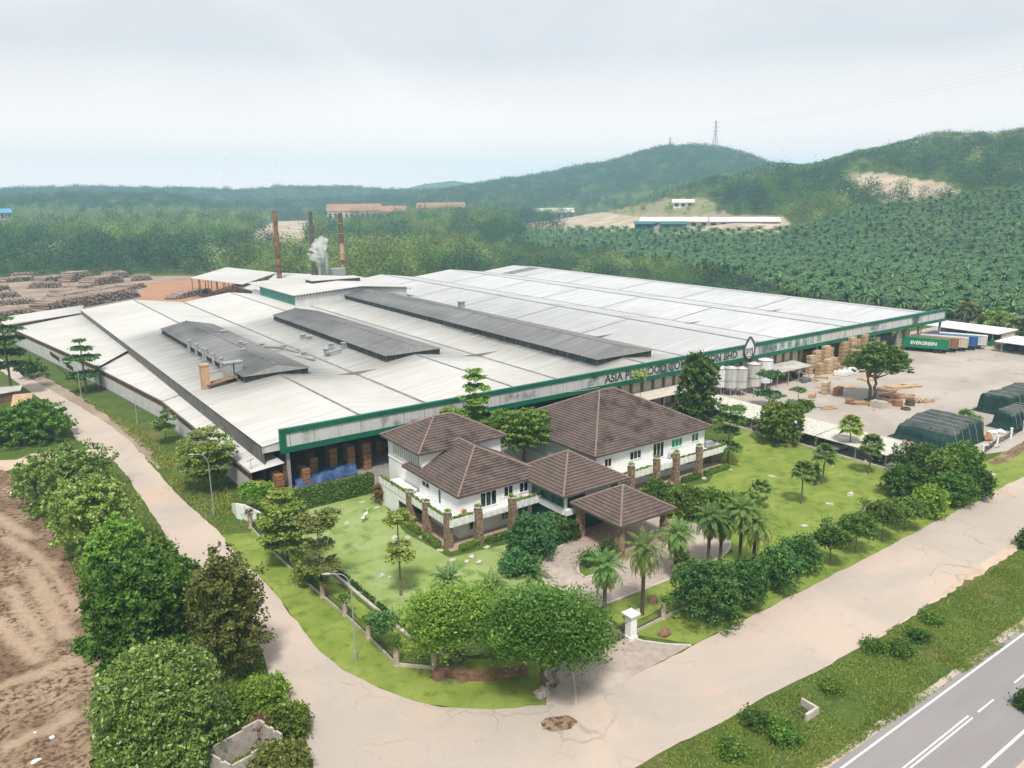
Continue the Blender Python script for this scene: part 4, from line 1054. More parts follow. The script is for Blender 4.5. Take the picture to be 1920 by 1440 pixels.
parapet(b1, 47.75, 51.3, 80.25, 80.75, 3.15, 1.1); parapet(b1, 52.4, 56.7, 80.25, 80.6, 3.15, .85, False); parapet(b1, 57.8, 63.5, 80.25, 80.75, 3.15, 1.1)
parapet(b1, 47.5, 47.95, 81.9, 85.9, 3.15, 1.1, ax='x'); parapet(b1, 47.5, 47.95, 87.0, 90.4, 3.15, 1.1, ax='x'); parapet(b1, 47.5, 47.95, 91.6, 100.5, 3.15, 1.1, ax='x')
for (x, y) in [(47.8, 81.2), (51.8, 80.1), (57.3, 80.1), (47.6, 86.4), (47.6, 91.0)]: stone_pillar(off, x, y, 4.85 if y < 81.5 else 4.6, .42)
mb = MB(); mb.quad((64.4, 82.5, .05), (47.4, 82.5, .05), (47.4, 79.9, .05), (64.4, 79.9, .05)); mb.quad((50.4, 82.5, .05), (50.4, 93.5, .05), (47.4, 93.5, .05), (47.4, 82.5, .05)); mb.build('terrace', TILEFLOOR, off)
# low service wing with the dark doorway
walls(off, 47.55, 50.9, 94.6, 100.6, 0, 3.2); walls(off, 47.55, 48.0, 91.3, 94.6, 2.4, 3.2, name='lintel')
mb = MB(); mb.box(50.2, 50.36, 91.4, 94.6, 0, 2.9); mb.box(47.65, 47.72, 91.45, 94.55, .0, 2.2); mb.build('doorway', DARK, off)
# --- link block with green glass
walls(off, 62.6, 72.2, 75.2, 86.2, 0, 6.0)
hip(off, 61.3, 73.3, 74.1, 86.6, 6.0, 9.6, 67.2, 67.3, 80.3, 80.4, (.3, .35, .2, .25))
for q_ in ((62.5, 62.6, 75.6, 82.5, 0.1, 2.9), (62.5, 62.6, 75.6, 82.5, 3.8, 5.7), (62.9, 66.0, 75.1, 75.2, .1, 2.9), (62.9, 66.0, 75.1, 75.2, 3.8, 5.7), (70.9, 72.0, 75.1, 75.2, 3.9, 5.5)): mb = MB(); mb.box(*q_); mb.build('green_glazing', GREENWALL, off)
GFR = mat('green_frame', (.01, .05, .04), .5)
for y in (77.9, 80.2): mb = MB(); mb.box(62.44, 62.5, y, y + .1, .1, 5.7); mb.build('mullion', GFR, off)
for x in (63.9, 64.9): mb = MB(); mb.box(x, x + .1, 75.04, 75.1, .1, 5.7); mb.build('mullion', GFR, off)
mb = MB(); mb.box(62.3, 72.4, 74.6, 75.2, 2.95, 3.75); mb.box(62.1, 62.6, 75.2, 82.5, 2.95, 3.75); mb.build('band_course', WHITE, off)
# --- main block
walls(off, 74.8, 99.1, 82.8, 105.5, 0, 6.75)
mb = MB(); mb.quad((74.76, 82.85, 3.2), (74.76, 105.5, 3.2), (74.76, 105.5, 6.7), (74.76, 82.85, 6.7)); mb.build('side_wall', mat('pale_green_wall', (.42, .50, .48), .8), off)
hip(off, 73.9, 100.1, 82.0, 106.3, 6.75, 12.75, 85.4, 88.6, 94.0, 94.0, (.85, 1.15, .5, .45))
window(off, 'y', 82.8, 76.5, 77.9, 4.4, 5.65, 2); window(off, 'y', 82.8, 81.8, 84.2, 4.45, 5.7, 3); window(off, 'y', 82.8, 86.9, 89.3, 3.6, 6.05, 3, name='balcony_door'); window(off, 'y', 82.8, 91.1, 93.6, 4.6, 5.85, 3, mat('green_curtain', (.015, .26, .13), .5)); window(off, 'y', 82.8, 95.9, 97.5, 4.7, 6.0, 2, GREENGLASS)
for u, v, m in ((80.0, 81.6, GREENGLASS), (85.4, 86.8, GREENGLASS), (89.8, 90.8, GREENGLASS), (92.0, 92.6, DARKGLASS), (95.0, 96.6, GREENGLASS)): window(off, 'y', 82.8, u, v, .95, 2.2, 2 if v - u > 1 else 1, m)
mb = MB()
for x in (86.3, 90.0): mb.box(x, x + .16, 82.65, 82.8, 3.2, 6.6)
mb.box(86.3, 90.16, 82.65, 82.8, 6.35, 6.52); mb.build('pilaster', WHITE, off)
b2 = balcony([(73.4, 80.3), (101.6, 80.3), (101.6, 90), (99.15, 90), (99.15, 82.75), (73.4, 82.75)], 2.95, .22, 1)
for a, c in ((73.4, 78.7), (79.8, 84.1), (85.3, 88.5), (89.7, 93.9), (95.0, 101.6)): parapet(b2, a, c, 80.0, 80.45, 2.65, 1.1, a != 85.3)
parapet(b2, 101.2, 101.65, 80.45, 90, 2.65, 1.1, ax='x')
for x in (79.25, 84.7, 89.1, 94.45): stone_pillar(off, x, 79.85, 4.8, .42)
stone_pillar(off, 100.9, 82.6, 2.72, .42, planter=False)
mb = MB(); mb.quad((73.2, 82.7, .05), (101.6, 82.7, .05), (101.6, 79.4, .05), (73.2, 79.4, .05)); mb.build('terrace', TILEFLOOR, off)
mb = MB(); mb.box(99.4, 100.9, 82.2, 83.6, 3.1, 3.95); mb.build('air_unit', STEEL, off)
for (x, y) in ((60.0, 82.1), (90.6, 82.3)):
    mb = MB(); mb.box(x - .45, x + .45, y - .2, y + .2, 3.15, 3.95); u_ = mb.build('air_unit', CONC, off); mb = MB(); mb.tube([(x, y - .2, 3.55), (x, y - .23, 3.55)], .28, 12); mb.build('fan_grille', DARK, u_)
# --- porte-cochere
hip(off, 62.9, 72.9, 64.9, 74.7, 4.65, 7.5, 67.9, 67.95, 69.85, 69.9, (.35, .3, .2, .3))
for (x, y) in ((63.9, 66.0), (71.9, 66.0), (63.9, 73.6), (71.9, 73.6)): stone_pillar(off, x, y, 4.5, .38, 1.35, planter=False)
mb = MB(); mb.prism([(63.2, 65.2), (72.6, 65.2), (72.6, 75.2), (63.2, 75.2)], -.05, .06); mb.build('entrance_floor', TILEFLOOR, off)
mb = MB(); mb.box(66.0, 70.6, 75.06, 75.2, .1, 2.8); mb.build('entrance_door', GREENWALL, off)
# ------------------------------------------------------------------ vegetation builders
NPR = np.random.default_rng(11)
def unit(v): return v / np.maximum(np.linalg.norm(v, axis=1, keepdims=True), 1e-9)
def rdir(rng, n): return unit(rng.normal(size=(n, 3)))
def leaf_quads(rng, C, Nn, size, aspect=1.7, var=.35):
    n = len(C); Nn = unit(Nn); T = np.cross(Nn, rdir(rng, n)); T = unit(T); B = np.cross(Nn, T)
    s = (size * (1 + var * rng.normal(size=n)).clip(.4, 1.8))[:, None]
    L_, Wd = T * s * .5 * aspect, B * s * .5
    V = np.stack([C - L_, C + Wd - Nn * s * .08, C + L_ - Nn * s * .15, C - Wd - Nn * s * .08], 1).reshape(-1, 3)
    F = np.arange(4 * n).reshape(n, 4)
    return V, F
def clump_cloud(rng, lobes, n, size, per=22, fine=1.0, cr=None, low=-.45, inner=.16, upb=.35, aspect=1.7, rough=.16, pad=False):
    """leaves gathered in clumps over the shells of ellipsoid lobes"""
    area = np.array([(l[3] * l[4] + l[3] * l[5] + l[4] * l[5]) for l in lobes]); cnt = np.maximum(1, (n / per * area / area.sum())).astype(int)
    Cs, Ns = [], []
    for l, k in zip(lobes, cnt):
        c = np.array(l[:3]); r = np.array(l[3:6]); d = rdir(rng, k * 3); d = d[d[:, 2] > low][:k]
        rad = 1 - np.abs(rng.normal(size=len(d))) * rough; rad[rng.random(len(d)) < inner] *= .62
        cc = c + d * r * rad[:, None]
        m = per; q = np.repeat(cc, m, 0); dd = np.repeat(d, m, 0)
        o = rng.normal(size=q.shape); crr = cr if cr else size * 1.5
        o *= (np.array([1.5, 1.5, .22]) if pad else np.array([1, 1, .7])) * crr * .6
        if pad: dd = dd * .35 + np.array([0, 0, .9])
        Cs.append(q + o); Ns.append(unit(dd * .7 + o / crr * .8 + np.array([0, 0, upb]) + rng.normal(size=q.shape) * .35))
    C, N_ = np.concatenate(Cs), np.concatenate(Ns)
    return leaf_quads(rng, C, N_, size, aspect)
def trunk_mb(mb, x, y, h, r0, r1, rng, lean=(0, 0), bend=.15, n=8, z0=-.1):
    k = 6; pts = []; rad = []
    for i in range(k + 1):
        t_ = i / k; pts.append((x + lean[0] * t_ + rng.normal() * bend * (0 < i < k), y + lean[1] * t_ + rng.normal() * bend * (0 < i < k), z0 + (h - z0) * t_)); rad.append((r0 * (1.35 if i == 0 else 1)) * (1 - t_) + r1 * t_)
    mb.tube(pts, rad, n); return pts
def finish(root, V, F, lm, mb, bark, crown='crown', trunk='trunk'):
    me = np_mesh(crown, V, F, lm); c = link(crown, me, root)
    if mb: link(trunk, mb.mesh(trunk, bark), root)
    return root
def tree_round(label, cat, name, loc, h, r, n, size, lm, bark=BARK, seed=0, flat=1.0, clear=.35, nl=9, per=22, low=-.45, group=None, rough=.16, cr=None, tr=None, multi=1, spread=.55, pad=False):
    """broad-leaved tree or bush: crown of several uneven lobes on a branching trunk"""
    n, size, cr = int(n * 1.9), size * .72, (cr or size * 1.5); rng = np.random.default_rng(seed); root = thing(name, label, cat, loc, 0, group)
    zc = h * clear; ch = h - zc; lobes = []
    for i in range(nl):
        a = i * 2.4 + rng.random() * .8; q = math.sqrt((i + .5) / nl) * spread
        t_ = 1 - q * .75
        lr = r * rng.uniform(.40, .58)
        lz = zc + ch * (.30 + .40 * t_) + rng.normal() * ch * .05
        lobes.append((math.cos(a) * r * q, math.sin(a) * r * q, lz, lr, lr, min(ch * .46, lr * flat)))
    if clear < .15:      # skirts reach the ground
        for i in range(nl // 2 + 2):
            a = i * 6.283 / (nl // 2 + 2) + rng.random() * .5; q = r * rng.uniform(.45, .62); lr = r * rng.uniform(.36, .48)
            lobes.append((math.cos(a) * q, math.sin(a) * q, h * rng.uniform(.22, .38), lr, lr, h * .32))
    mx_z = max(l[2] + l[5] for l in lobes); lobes = [(l[0], l[1], l[2] + (h - mx_z) * min(1, l[2] / mx_z * 1.3), *l[3:]) for l in lobes]
    V, F = clump_cloud(rng, lobes, n, size, per, cr, low, rough=rough, pad=pad)
    V[:, 2] = np.maximum(V[:, 2], .05)
    mb = MB(); tr = tr or max(.09, r * .05)
    for s_ in range(multi):
        ox, oy = (rng.normal() * r * .12, rng.normal() * r * .12) if multi > 1 else (0, 0)
        tp = trunk_mb(mb, ox, oy, zc + ch * .3, tr, tr * .6, rng, (ox * 1.5, oy * 1.5), bend=tr * .5)
        for l in lobes[s_::multi]:
            p0 = Vector(tp[-1 - int(rng.integers(0, 2))]); p1 = Vector(l[:3]); md = p0.lerp(p1, .5) + Vector((0, 0, -.06 * r))
            mb.tube([p0, md, p1], [tr * .5, tr * .32, tr * .12], 6)
    return finish(root, V, F, lm, mb, bark)
def tree_tiers(label, cat, name, loc, h, tiers, n, size, lm, bark=BARK, seed=0, tr=.16, group=None, droop=.12, per=14, arms=7, lean=(0, 0)):
    """tree with flat layered whorls; tiers: (height, radius)"""
    n, size = int(n * 1.7), size * .78; rng = np.random.default_rng(seed); root = thing(name, label, cat, loc, 0, group)
    tot = sum(q[1] ** 2 for q in tiers); Cs, Ns = [], []; mb = MB()
    tp = trunk_mb(mb, 0, 0, max(q[0] for q in tiers), tr, tr * .35, rng, lean, bend=tr * .3)
    for tz, trad in tiers:
        k = max(6, int(n * trad ** 2 / tot / per)); ax, ay = lean[0] * tz / h, lean[1] * tz / h
        na = max(4, arms); aa = rng.random() * 6.28 + np.arange(na) * 6.283 / na + rng.normal(size=na) * .25; al = trad * rng.uniform(.7, 1.08, na)
        for a, l in zip(aa, al): mb.tube([(ax, ay, tz - .15), (ax + math.cos(a) * l * .5, ay + math.sin(a) * l * .5, tz + .02 * l), (ax + math.cos(a) * l * .95, ay + math.sin(a) * l * .95, tz - .06 * l)], [tr * .4, tr * .25, tr * .1], 5)
        w = rng.integers(0, na, k); q = np.sqrt(rng.uniform(.04, 1, k)); sp = rng.normal(size=k) * .32
        a = aa[w] + sp; rr_ = al[w] * q * (1 - .25 * np.abs(sp))
        cc = np.stack([ax + np.cos(a) * rr_, ay + np.sin(a) * rr_, tz - droop * rr_ ** 2 / max(trad, .1) + rng.normal(size=k) * .09 * trad ** .5], 1)
        qd = np.repeat(cc, per, 0); o = rng.normal(size=qd.shape) * np.array([1, 1, .35]) * size * 1.0
        Cs.append(qd + o); Ns.append(unit(np.array([0, 0, 1.0]) + o / size * .28 + rng.normal(size=qd.shape) * .28))
    V, F = leaf_quads(rng, np.concatenate(Cs), np.concatenate(Ns), size, 1.6)
    return finish(root, V, F, lm, mb, bark)
def frond_pts(length, el, droop, k=8):
    pts = [(0.0, 0.0)]; a = el; s = length / k
    for i in range(k):
        pts.append((pts[-1][0] + math.cos(a) * s, pts[-1][1] + math.sin(a) * s)); a -= droop / k * (1 + i / k)
    return pts
def feather_crown(rng, top, nf, length, leaflet, k=8, per=3, els=(85, -35), droop=1.1, w=.05, hang=.25):
    V, F = [], []
    for i in range(nf):
        t_ = (i + .5) / nf; el = math.radians(els[0] + (els[1] - els[0]) * t_ ** .9) + rng.normal() * .08; az = i * 2.399963 + rng.normal() * .12
        L_ = length * rng.uniform(.85, 1.08) * (.75 + .25 * min(1, t_ * 3)); dr = droop * rng.uniform(.8, 1.2) * (.7 + .5 * t_)
        pp = frond_pts(L_, el, dr, k); ca, sa = math.cos(az), math.sin(az)
        P3 = [np.array([top[0] + x * ca, top[1] + x * sa, top[2] + z]) for x, z in pp]; side = np.array([-sa, ca, 0])
        for j in range(k):
            a, b_ = P3[j], P3[j + 1]; d = (b_ - a) / np.linalg.norm(b_ - a); upv = np.cross(side, d)
            n0 = len(V); V += [a - side * .03, a + side * .03, b_ + side * .025, b_ - side * .025]; F.append((n0, n0 + 1, n0 + 2, n0 + 3))
            for m in range(per):
                f = (j + (m + .5) / per) / k
                if f < .08: continue
                ll = leaflet * math.sin(math.pi * min(1, .12 + f * .95)) ** .6; p0 = a + (b_ - a) * ((m + .5) / per)
                for sg in (-1, 1):
                    dv = side * sg * .80 + d * .62 + upv * .18 + np.array([0, 0, -hang]) + rng.normal(size=3) * .07; dv = dv / np.linalg.norm(dv)
                    wv = np.cross(dv, upv); wv = wv / np.linalg.norm(wv) * w; tip = p0 + dv * ll + np.array([0, 0, -hang * ll * .35])
                    n0 = len(V); mid = p0 + dv * ll * .5; V += [p0, mid + wv, tip, mid - wv]; F.append((n0, n0 + 1, n0 + 2, n0 + 3))
    return np.array(V), np.array(F)
def feather_palm(label, name, loc, h, length, lm, seed=0, nf=44, tr=.17, lean=(0, 0), group=None, leaflet=.62, cat='palm tree', els=(85, -40), w=.05, droop=1.1, dry=None, per=3):
    rng = np.random.default_rng(seed); root = thing(name, label, cat, loc, 0, group); mb = MB()
    hh = max(.1, h); trunk_mb(mb, 0, 0, hh, tr, tr * .8, rng, lean, bend=.03, n=10)
    for i in range(int(hh / .16)):
        z = .1 + i * .16; f = z / hh; mb.tube([(lean[0] * f, lean[1] * f, z), (lean[0] * f, lean[1] * f, z + .09)], [tr * 1.16, tr * 1.02], 9)
    V, F = feather_crown(rng, (lean[0], lean[1], hh), nf, length, leaflet, els=els, w=w, droop=droop, per=per)
    finish(root, V, F, lm, mb, BARKDARK)
    if dry is not None:
        V, F = feather_crown(rng, (lean[0], lean[1], hh - .15), 14, length * .95, leaflet * .8, els=(-25, -62), w=w, droop=.7, per=per)
        link('lower_frond', np_mesh('lower_frond', V, F, dry), root)
    return root
def fan_palm(label, name, loc, h, rad, lm, seed=0, tr=.12, group=None, nf=30):
    rng = np.random.default_rng(seed); root = thing(name, label, 'palm tree', loc, 0, group); mb = MB()
    trunk_mb(mb, 0, 0, h, tr, tr * .8, rng, (0, 0), bend=.02, n=8); V, F = [], []
    for i in range(nf):
        t_ = (i + .5) / nf; el = math.radians(80 - 115 * t_) + rng.normal() * .1; az = i * 2.4 + rng.normal() * .15
        d = np.array([math.cos(az) * math.cos(el), math.sin(az) * math.cos(el), math.sin(el)]); pl = rad * .5
        top = np.array([0, 0, h]); c = top + d * pl; mb.tube([tuple(top), tuple(c)], .02, 4, cap=False)
        side = np.array([-math.sin(az), math.cos(az), 0]); upv = np.cross(d, side); upv = upv if upv[2] > 0 else -upv
        for k in range(13):
            a = (k - 6) / 6 * 1.75; dv = d * math.cos(a) + side * math.sin(a); ll = rad * .58 * (1 - .12 * abs(a))
            tip = c + dv * ll + np.array([0, 0, -ll * .42]) ; md = c + dv * ll * .55 + np.array([0, 0, -ll * .06]); wv = np.cross(dv, upv); wv = wv / np.linalg.norm(wv) * ll * .14
            n0 = len(V); V += [c, md + wv, tip, md - wv]; F.append((n0, n0 + 1, n0 + 2, n0 + 3))
    return finish(root, np.array(V), np.array(F), lm, mb, BARK)
def hedge_mesh(x0, x1, y0, y1, z0, z1, n, size, seed=0):
    rng = np.random.default_rng(seed); dx, dy, dz = x1 - x0, y1 - y0, z1 - z0
    fa = [(dx * dz, 'y0'), (dx * dz, 'y1'), (dy * dz, 'x0'), (dy * dz, 'x1'), (dx * dy, 'z')]; T = sum(f[0] for f in fa); C, Nn = [], []
    for ar, k in fa:
        m = int(n * ar / T); u = rng.random((m, 3)) * [dx, dy, dz] + [x0, y0, z0]; nv = np.zeros((m, 3)); j = rng.normal(size=m) * size * .35
        if k == 'y0': u[:, 1] = y0 + j; nv[:, 1] = -1
        if k == 'y1': u[:, 1] = y1 + j; nv[:, 1] = 1
        if k == 'x0': u[:, 0] = x0 + j; nv[:, 0] = -1
        if k == 'x1': u[:, 0] = x1 + j; nv[:, 0] = 1
        if k == 'z': u[:, 2] = z1 + j; nv[:, 2] = 1
        C.append(u); Nn.append(nv + rng.normal(size=(m, 3)) * .5 + [0, 0, .3])
    C, Nn = np.concatenate(C), np.concatenate(Nn)
    return leaf_quads(rng, C, Nn, size, 1.5)

LF = {}
LF['dark'] = leafmat('dark_leaves', (.018, .05, .008), (.04, .095, .013), (.075, .15, .022))
LF['mid'] = leafmat('green_leaves', (.032, .07, .009), (.07, .135, .016), (.13, .205, .032))
LF['bright'] = leafmat('bright_leaves', (.05, .12, .012), (.10, .20, .022), (.17, .28, .04))
LF['yellow'] = leafmat('yellow_green_leaves', (.07, .13, .015), (.13, .21, .03), (.24, .29, .06))
LF['olive'] = leafmat('olive_leaves', (.045, .06, .01), (.095, .108, .02), (.17, .16, .045), k_=1.6)
LF['glossy'] = leafmat('glossy_leaves', (.05, .105, .015), (.125, .20, .035), (.24, .31, .09), rough=.36, spec=.4, k_=1.55)
LF['blue'] = leafmat('blue_green_leaves', (.025, .075, .018), (.055, .135, .035), (.11, .20, .065))
LF['bush'] = leafmat('garden_bush_leaves', (.022, .065, .012), (.045, .115, .022), (.085, .17, .045))
LF['palm'] = leafmat('palm_leaves', (.04, .085, .016), (.08, .14, .03), (.15, .21, .065), k_=1.6)
LF['dry'] = leafmat('drying_fronds', (.10, .11, .03), (.17, .16, .05), (.25, .20, .09))
LF['oil'] = leafmat('oil_palm_leaves', (.016, .05, .014), (.04, .09, .026), (.085, .15, .05), rough=.42, spec=.35, k_=2.0)
LF['red'] = leafmat('reddish_leaves', (.10, .05, .02), (.18, .09, .045), (.20, .15, .06))
def scale_at(g): return FPX / P(g[0], g[1], 1.0)[2]
def gp(px, py, cw=None, ytop=None):
    """ground point, crown radius in metres from its width in pixels, height from the pixel row of its top"""
    g = G(px, py); r = cw / 2 / scale_at(g) if cw else None; h = hgt(px, py, ytop) if ytop else None
    return g, r, h

# ------------------------------------------------------------------ trees and shrubs of the place
def B(label, px, py, cw, yt, n, size, lm, seed, name='bush', cat='bush', clear=.04, **k):
    g, r, h = gp(px, py, cw, yt); h = max(h, .8)
    if clear < .15 and not k.pop('raw', False):   # py is the front foot of a mound: set its middle back and find the height that spans the rows
        v = Vector((g[0], g[1], 0)); dd = v.length; sn, cs = H / math.hypot(dd, H), dd / math.hypot(dd, H); s = scale_at(g); half = (py - yt) / s / 2
        h = max(.75 * r, 2 * math.sqrt(max(.01, half ** 2 - (r * sn * .9) ** 2)) / cs * .95); v = v * (1 + r * .62 / dd); g = (v.x, v.y, 0)
    k.pop('raw', None)
    return tree_round(label, cat, name, (g[0], g[1], 0), h * k.pop('hs', 1.0), r, n, size, LF[lm], seed=seed, clear=clear, **k)
T_ = lambda *a, **k: B(*a, name=k.pop('name', 'tree'), cat='tree', clear=k.pop('clear', .35), **k)
# left of the road, top to bottom
B('bushy thicket beside the rusty shed roofs, above the sandy track', 66, 838, 150, 752, 5200, .5, 'bright', 101, nl=12, multi=3)
B('low bush at the frame edge below the shed roofs', 0, 835, 90, 770, 2400, .5, 'mid', 102, nl=7)
B('widest pale leaved bush at the top of the roadside thicket', 132, 960, 205, 832, 8000, .36, 'glossy', 103, nl=14, multi=3, per=26)
B('dense bush with pale leaves just below the widest roadside bush', 186, 1048, 160, 890, 6500, .33, 'glossy', 104, nl=12, multi=3, per=26)
B('lighter green bush between the pale leaved bushes and the tall dark tree', 232, 1110, 130, 968, 5000, .33, 'bright', 105, nl=10, multi=2)
B('shaggy bush spilling towards the road above the olive tree', 285, 1110, 110, 1010, 3600, .34, 'mid', 106, nl=8, multi=2)
T_('big dark green tree at the middle of the roadside thicket', 285, 1290, 215, 1035, 15000, .34, 'mid', 107, nl=16, clear=.06, multi=3, per=28, flat=1.1, cr=.7)
T_('tall thin crowned olive brown tree leaning over the road', 437, 1265, 150, 990, 9000, .27, 'olive', 108, nl=15, clear=.05, raw=True, hs=.9, multi=3, per=26, flat=1.5, rough=.3, cr=.6)
B('round glossy leaved bush bulging beside the ruined wall', 318, 1482, 268, 1230, 27000, .245, 'glossy', 109, nl=12, multi=3, per=12, spread=.42, cr=.4, rough=.07)
B('scrubby undergrowth bush between the glossy bush and the road', 492, 1345, 110, 1270, 3800, .26, 'bright', 110, nl=9, multi=2)
B('weedy bush growing by the ruin on its road side', 545, 1395, 80, 1320, 2600, .24, 'mid', 111, nl=7, multi=2)
B('leafy bush at the lower frame edge in front of the ruin', 528, 1480, 120, 1392, 3400, .26, 'olive', 112, nl=8, multi=2)
B('small pale tuft of shrub at the foot of the dark tree', 215, 1275, 60, 1240, 1200, .25, 'bright', 113, nl=5)
B('small shrub leaning over the ploughed field', 165, 1225, 46, 1195, 900, .25, 'mid', 114, nl=4)
g, r, h = gp(24, 742, 90, 596)
tree_tiers('layered dark tree by the street lamp at the frame edge', 'tree', 'tree', (g[0], g[1], 0), h, [(h, r * .5), (h * .88, r * .8), (h * .74, r * 1.0), (h * .58, r * 1.0), (h * .42, r * .8)], 3200, .5, LF['dark'], seed=115, tr=.3)
g, r, h = gp(162, 735, 66, 637)
tree_tiers('layered tree of four flat whorls at the white roadside wall', 'tree', 'tree', (g[0], g[1], 0), h, [(h, r * .35), (h * .86, r * .6), (h * .68, r * 1.0), (h * .36, r * 1.05)], 2600, .48, LF['dark'], seed=116, tr=.28)
B('dark bush behind the street lamp at the far end of the white wall', 62, 712, 60, 672, 900, .5, 'dark', 117, nl=5)
# between the road and the factory wall
g, r, h = gp(312, 832, 60, 772)
tree_tiers('thin sapling against the lower stretch of the roadside wall', 'tree', 'sapling', (g[0], g[1], 0), h, [(h, r * .5), (h * .8, r * .9), (h * .55, r * .9)], 800, .34, LF['mid'], seed=118, tr=.09)
g, r, h = gp(404, 922, 120, 808)
tree_tiers('bright yellow green layered tree beside a street lamp and the wall', 'tree', 'tree', (g[0] - .4, g[1] + 1.0, 0), h, [(h, r * .5), (h * .85, r * .95), (h * .68, r * 1.1), (h * .5, r * 1.05), (h * .3, r * .7)], 5200, .34, LF['yellow'], seed=119, tr=.14)
B('small leafy tree at the white curved wall', 484, 965, 66, 906, 2200, .27, 'bright', 120, nl=7, clear=.35, name='tree', tr=.09)
g, r, h = gp(540, 1060, 112, 922)
tree_tiers('fresh green layered tree with pale new leaves by the corner fence', 'tree', 'tree', (g[0], g[1], 0), h, [(h, r * .5), (h * .86, r * .8), (h * .68, r * 1.0), (h * .50, r * 1.05), (h * .34, r * .8)], 5200, .32, LF['yellow'], seed=121, tr=.14)
g, r, h = gp(604, 1118, 96, 968)
tree_tiers('thin bonsai like tree with flat olive crown pads at the fence', 'tree', 'tree', (g[0], g[1], 0), h, [(h, r * 1.05), (h * .92, r * .9), (h * .66, r * .75), (h * .42, r * 1.0)], 4600, .22, LF['olive'], seed=122, tr=.13, arms=6)
B('low pale shrub around the thin bonsai like tree', 574, 1100, 62, 1052, 1700, .22, 'yellow', 123, nl=6)
B('small round crowned tree between two fence pillars', 716, 1222, 54, 1152, 2600, .22, 'blue', 124, nl=8, clear=.28, name='tree', tr=.07)
g, r, h = gp(752, 1116, 72, 962)
tree_tiers('lone slim lawn tree with a bare trunk and sparse leaf pads', 'tree', 'tree', (g[0], g[1], 0), h, [(h, r * .8), (h * .93, r * .85), (h * .62, r * .8), (h * .52, r * 1.0)], 1700, .25, LF['yellow'], seed=125, tr=.15, arms=5)
T_('broad tree on the corner lawn, the lighter of the two at the stone sign', 852, 1250, 200, 1092, 14000, .23, 'bright', 126, nl=18, clear=.16, low=-.85, pad=True, rough=.28, hs=.88, per=24, multi=2, flat=.9, cr=.55)
T_('broadest dark green tree over the gate corner', 1024, 1292, 238, 1082, 27000, .23, 'mid', 127, nl=24, clear=.16, low=-.85, pad=True, rough=.26, hs=.86, per=28, multi=2, flat=.8, cr=.6, spread=.62)
# office garden
B('large rounded shrub in front of the green glazed link block', 996, 1058, 104, 972, 7000, .27, 'blue', 128, nl=10, multi=2)
B('shrub nearest the entrance canopy on its open side', 1036, 1024, 62, 968, 3600, .27, 'blue', 129, nl=7, multi=2)
B('dark shrub tucked against a stone pillar of the entrance canopy', 1070, 1015, 44, 976, 1300, .25, 'dark', 130, nl=5)
B('low shrub spilling down to the kerb below the rounded shrub', 968, 1085, 70, 1035, 2200, .25, 'blue', 131, nl=6)
for k, (px, py, cw, yt) in enumerate([(1228, 962, 74, 902), (1282, 978, 76, 910), (1338, 985, 80, 918), (1388, 985, 66, 925)]):
    B(['leafy bush by the pillars at the link block end of the garden hedge', 'second leafy bush from the link block in the garden hedge', 'third leafy bush from the link block, behind the palms', 'last leafy bush of the garden hedge, towards the open lawn'][k], px, py, cw, yt, 4000, .27, 'mid', 132 + k, nl=8, multi=2, group='bushes below the main office block')
T_('spreading layered green tree between the two office wings', 982, 880, 150, 762, 11000, .34, 'mid', 137, nl=18, clear=.16, flat=1.0, per=24, pad=True, rough=.25)
g, r, h = gp(930, 880, 62, 700)
tree_tiers('tall slim tree rising behind the spreading tree, before the fascia', 'tree', 'tree', (g[0], g[1] + 6, 0), h * .97, [(h * .97, r * .45), (h * .9, r * .7), (h * .8, r * .9), (h * .68, r * 1.0), (h * .56, r * .9), (h * .45, r)], 3400, .4, LF['bright'], seed=138, tr=.16, arms=6)
T_('pale green tree top showing behind the tower roof', 853, 872, 60, 764, 2200, .34, 'yellow', 139, nl=7, clear=.5)
T_('tall dense conical dark tree behind the main office roof', 1306, 800, 84, 654, 8000, .42, 'dark', 140, nl=16, clear=.12, flat=1.5, per=22, spread=.45)
g, r, h = gp(1199, 788, 34, 698)
tree_tiers('thin young tree in front of the fascia lettering', 'tree', 'sapling', (g[0], g[1], 0), h, [(h, r), (h * .9, r * .9)], 420, .36, LF['yellow'], seed=141, tr=.08)
T_('round dense green tree at the end of the carport roof', 1458, 838, 98, 754, 6000, .4, 'mid', 142, nl=11, clear=.12, per=22)
T_('small spreading tree half hidden behind the round carport tree', 1504, 796, 46, 752, 1500, .38, 'mid', 143, nl=6, clear=.4, flat=.5)
g, r, h = gp(1441, 768, 56, 697)
tree_tiers('two tiered umbrella tree beside the silver tanks', 'tree', 'tree', (g[0], g[1], 0), h, [(h * .97, r * .95), (h * .45, r)], 1500, .42, LF['dark'], seed=144, tr=.17)
g, r, h = gp(1496, 757, 30, 728)
tree_tiers('tiny umbrella tree alone on the yard edge', 'tree', 'tree', (g[0], g[1], 0), h, [(h * .95, r)], 380, .36, LF['mid'], seed=145, tr=.1)
g, r, h = gp(1364, 868, 66, 762)
tree_tiers('layered lawn tree beyond the stone pillared balcony end', 'tree', 'tree', (g[0], g[1], 0), h, [(h * .98, r * .9), (h * .82, r), (h * .6, r * .8), (h * .32, r * .95)], 2600, .36, LF['mid'], seed=146, tr=.15)
T_('spreading yard tree standing in a ring of planks and stumps', 1642, 752, 112, 636, 9000, .44, 'mid', 147, nl=20, clear=.20, per=18, rough=.32, multi=2, tr=.4, flat=.9, pad=True, spread=.66)
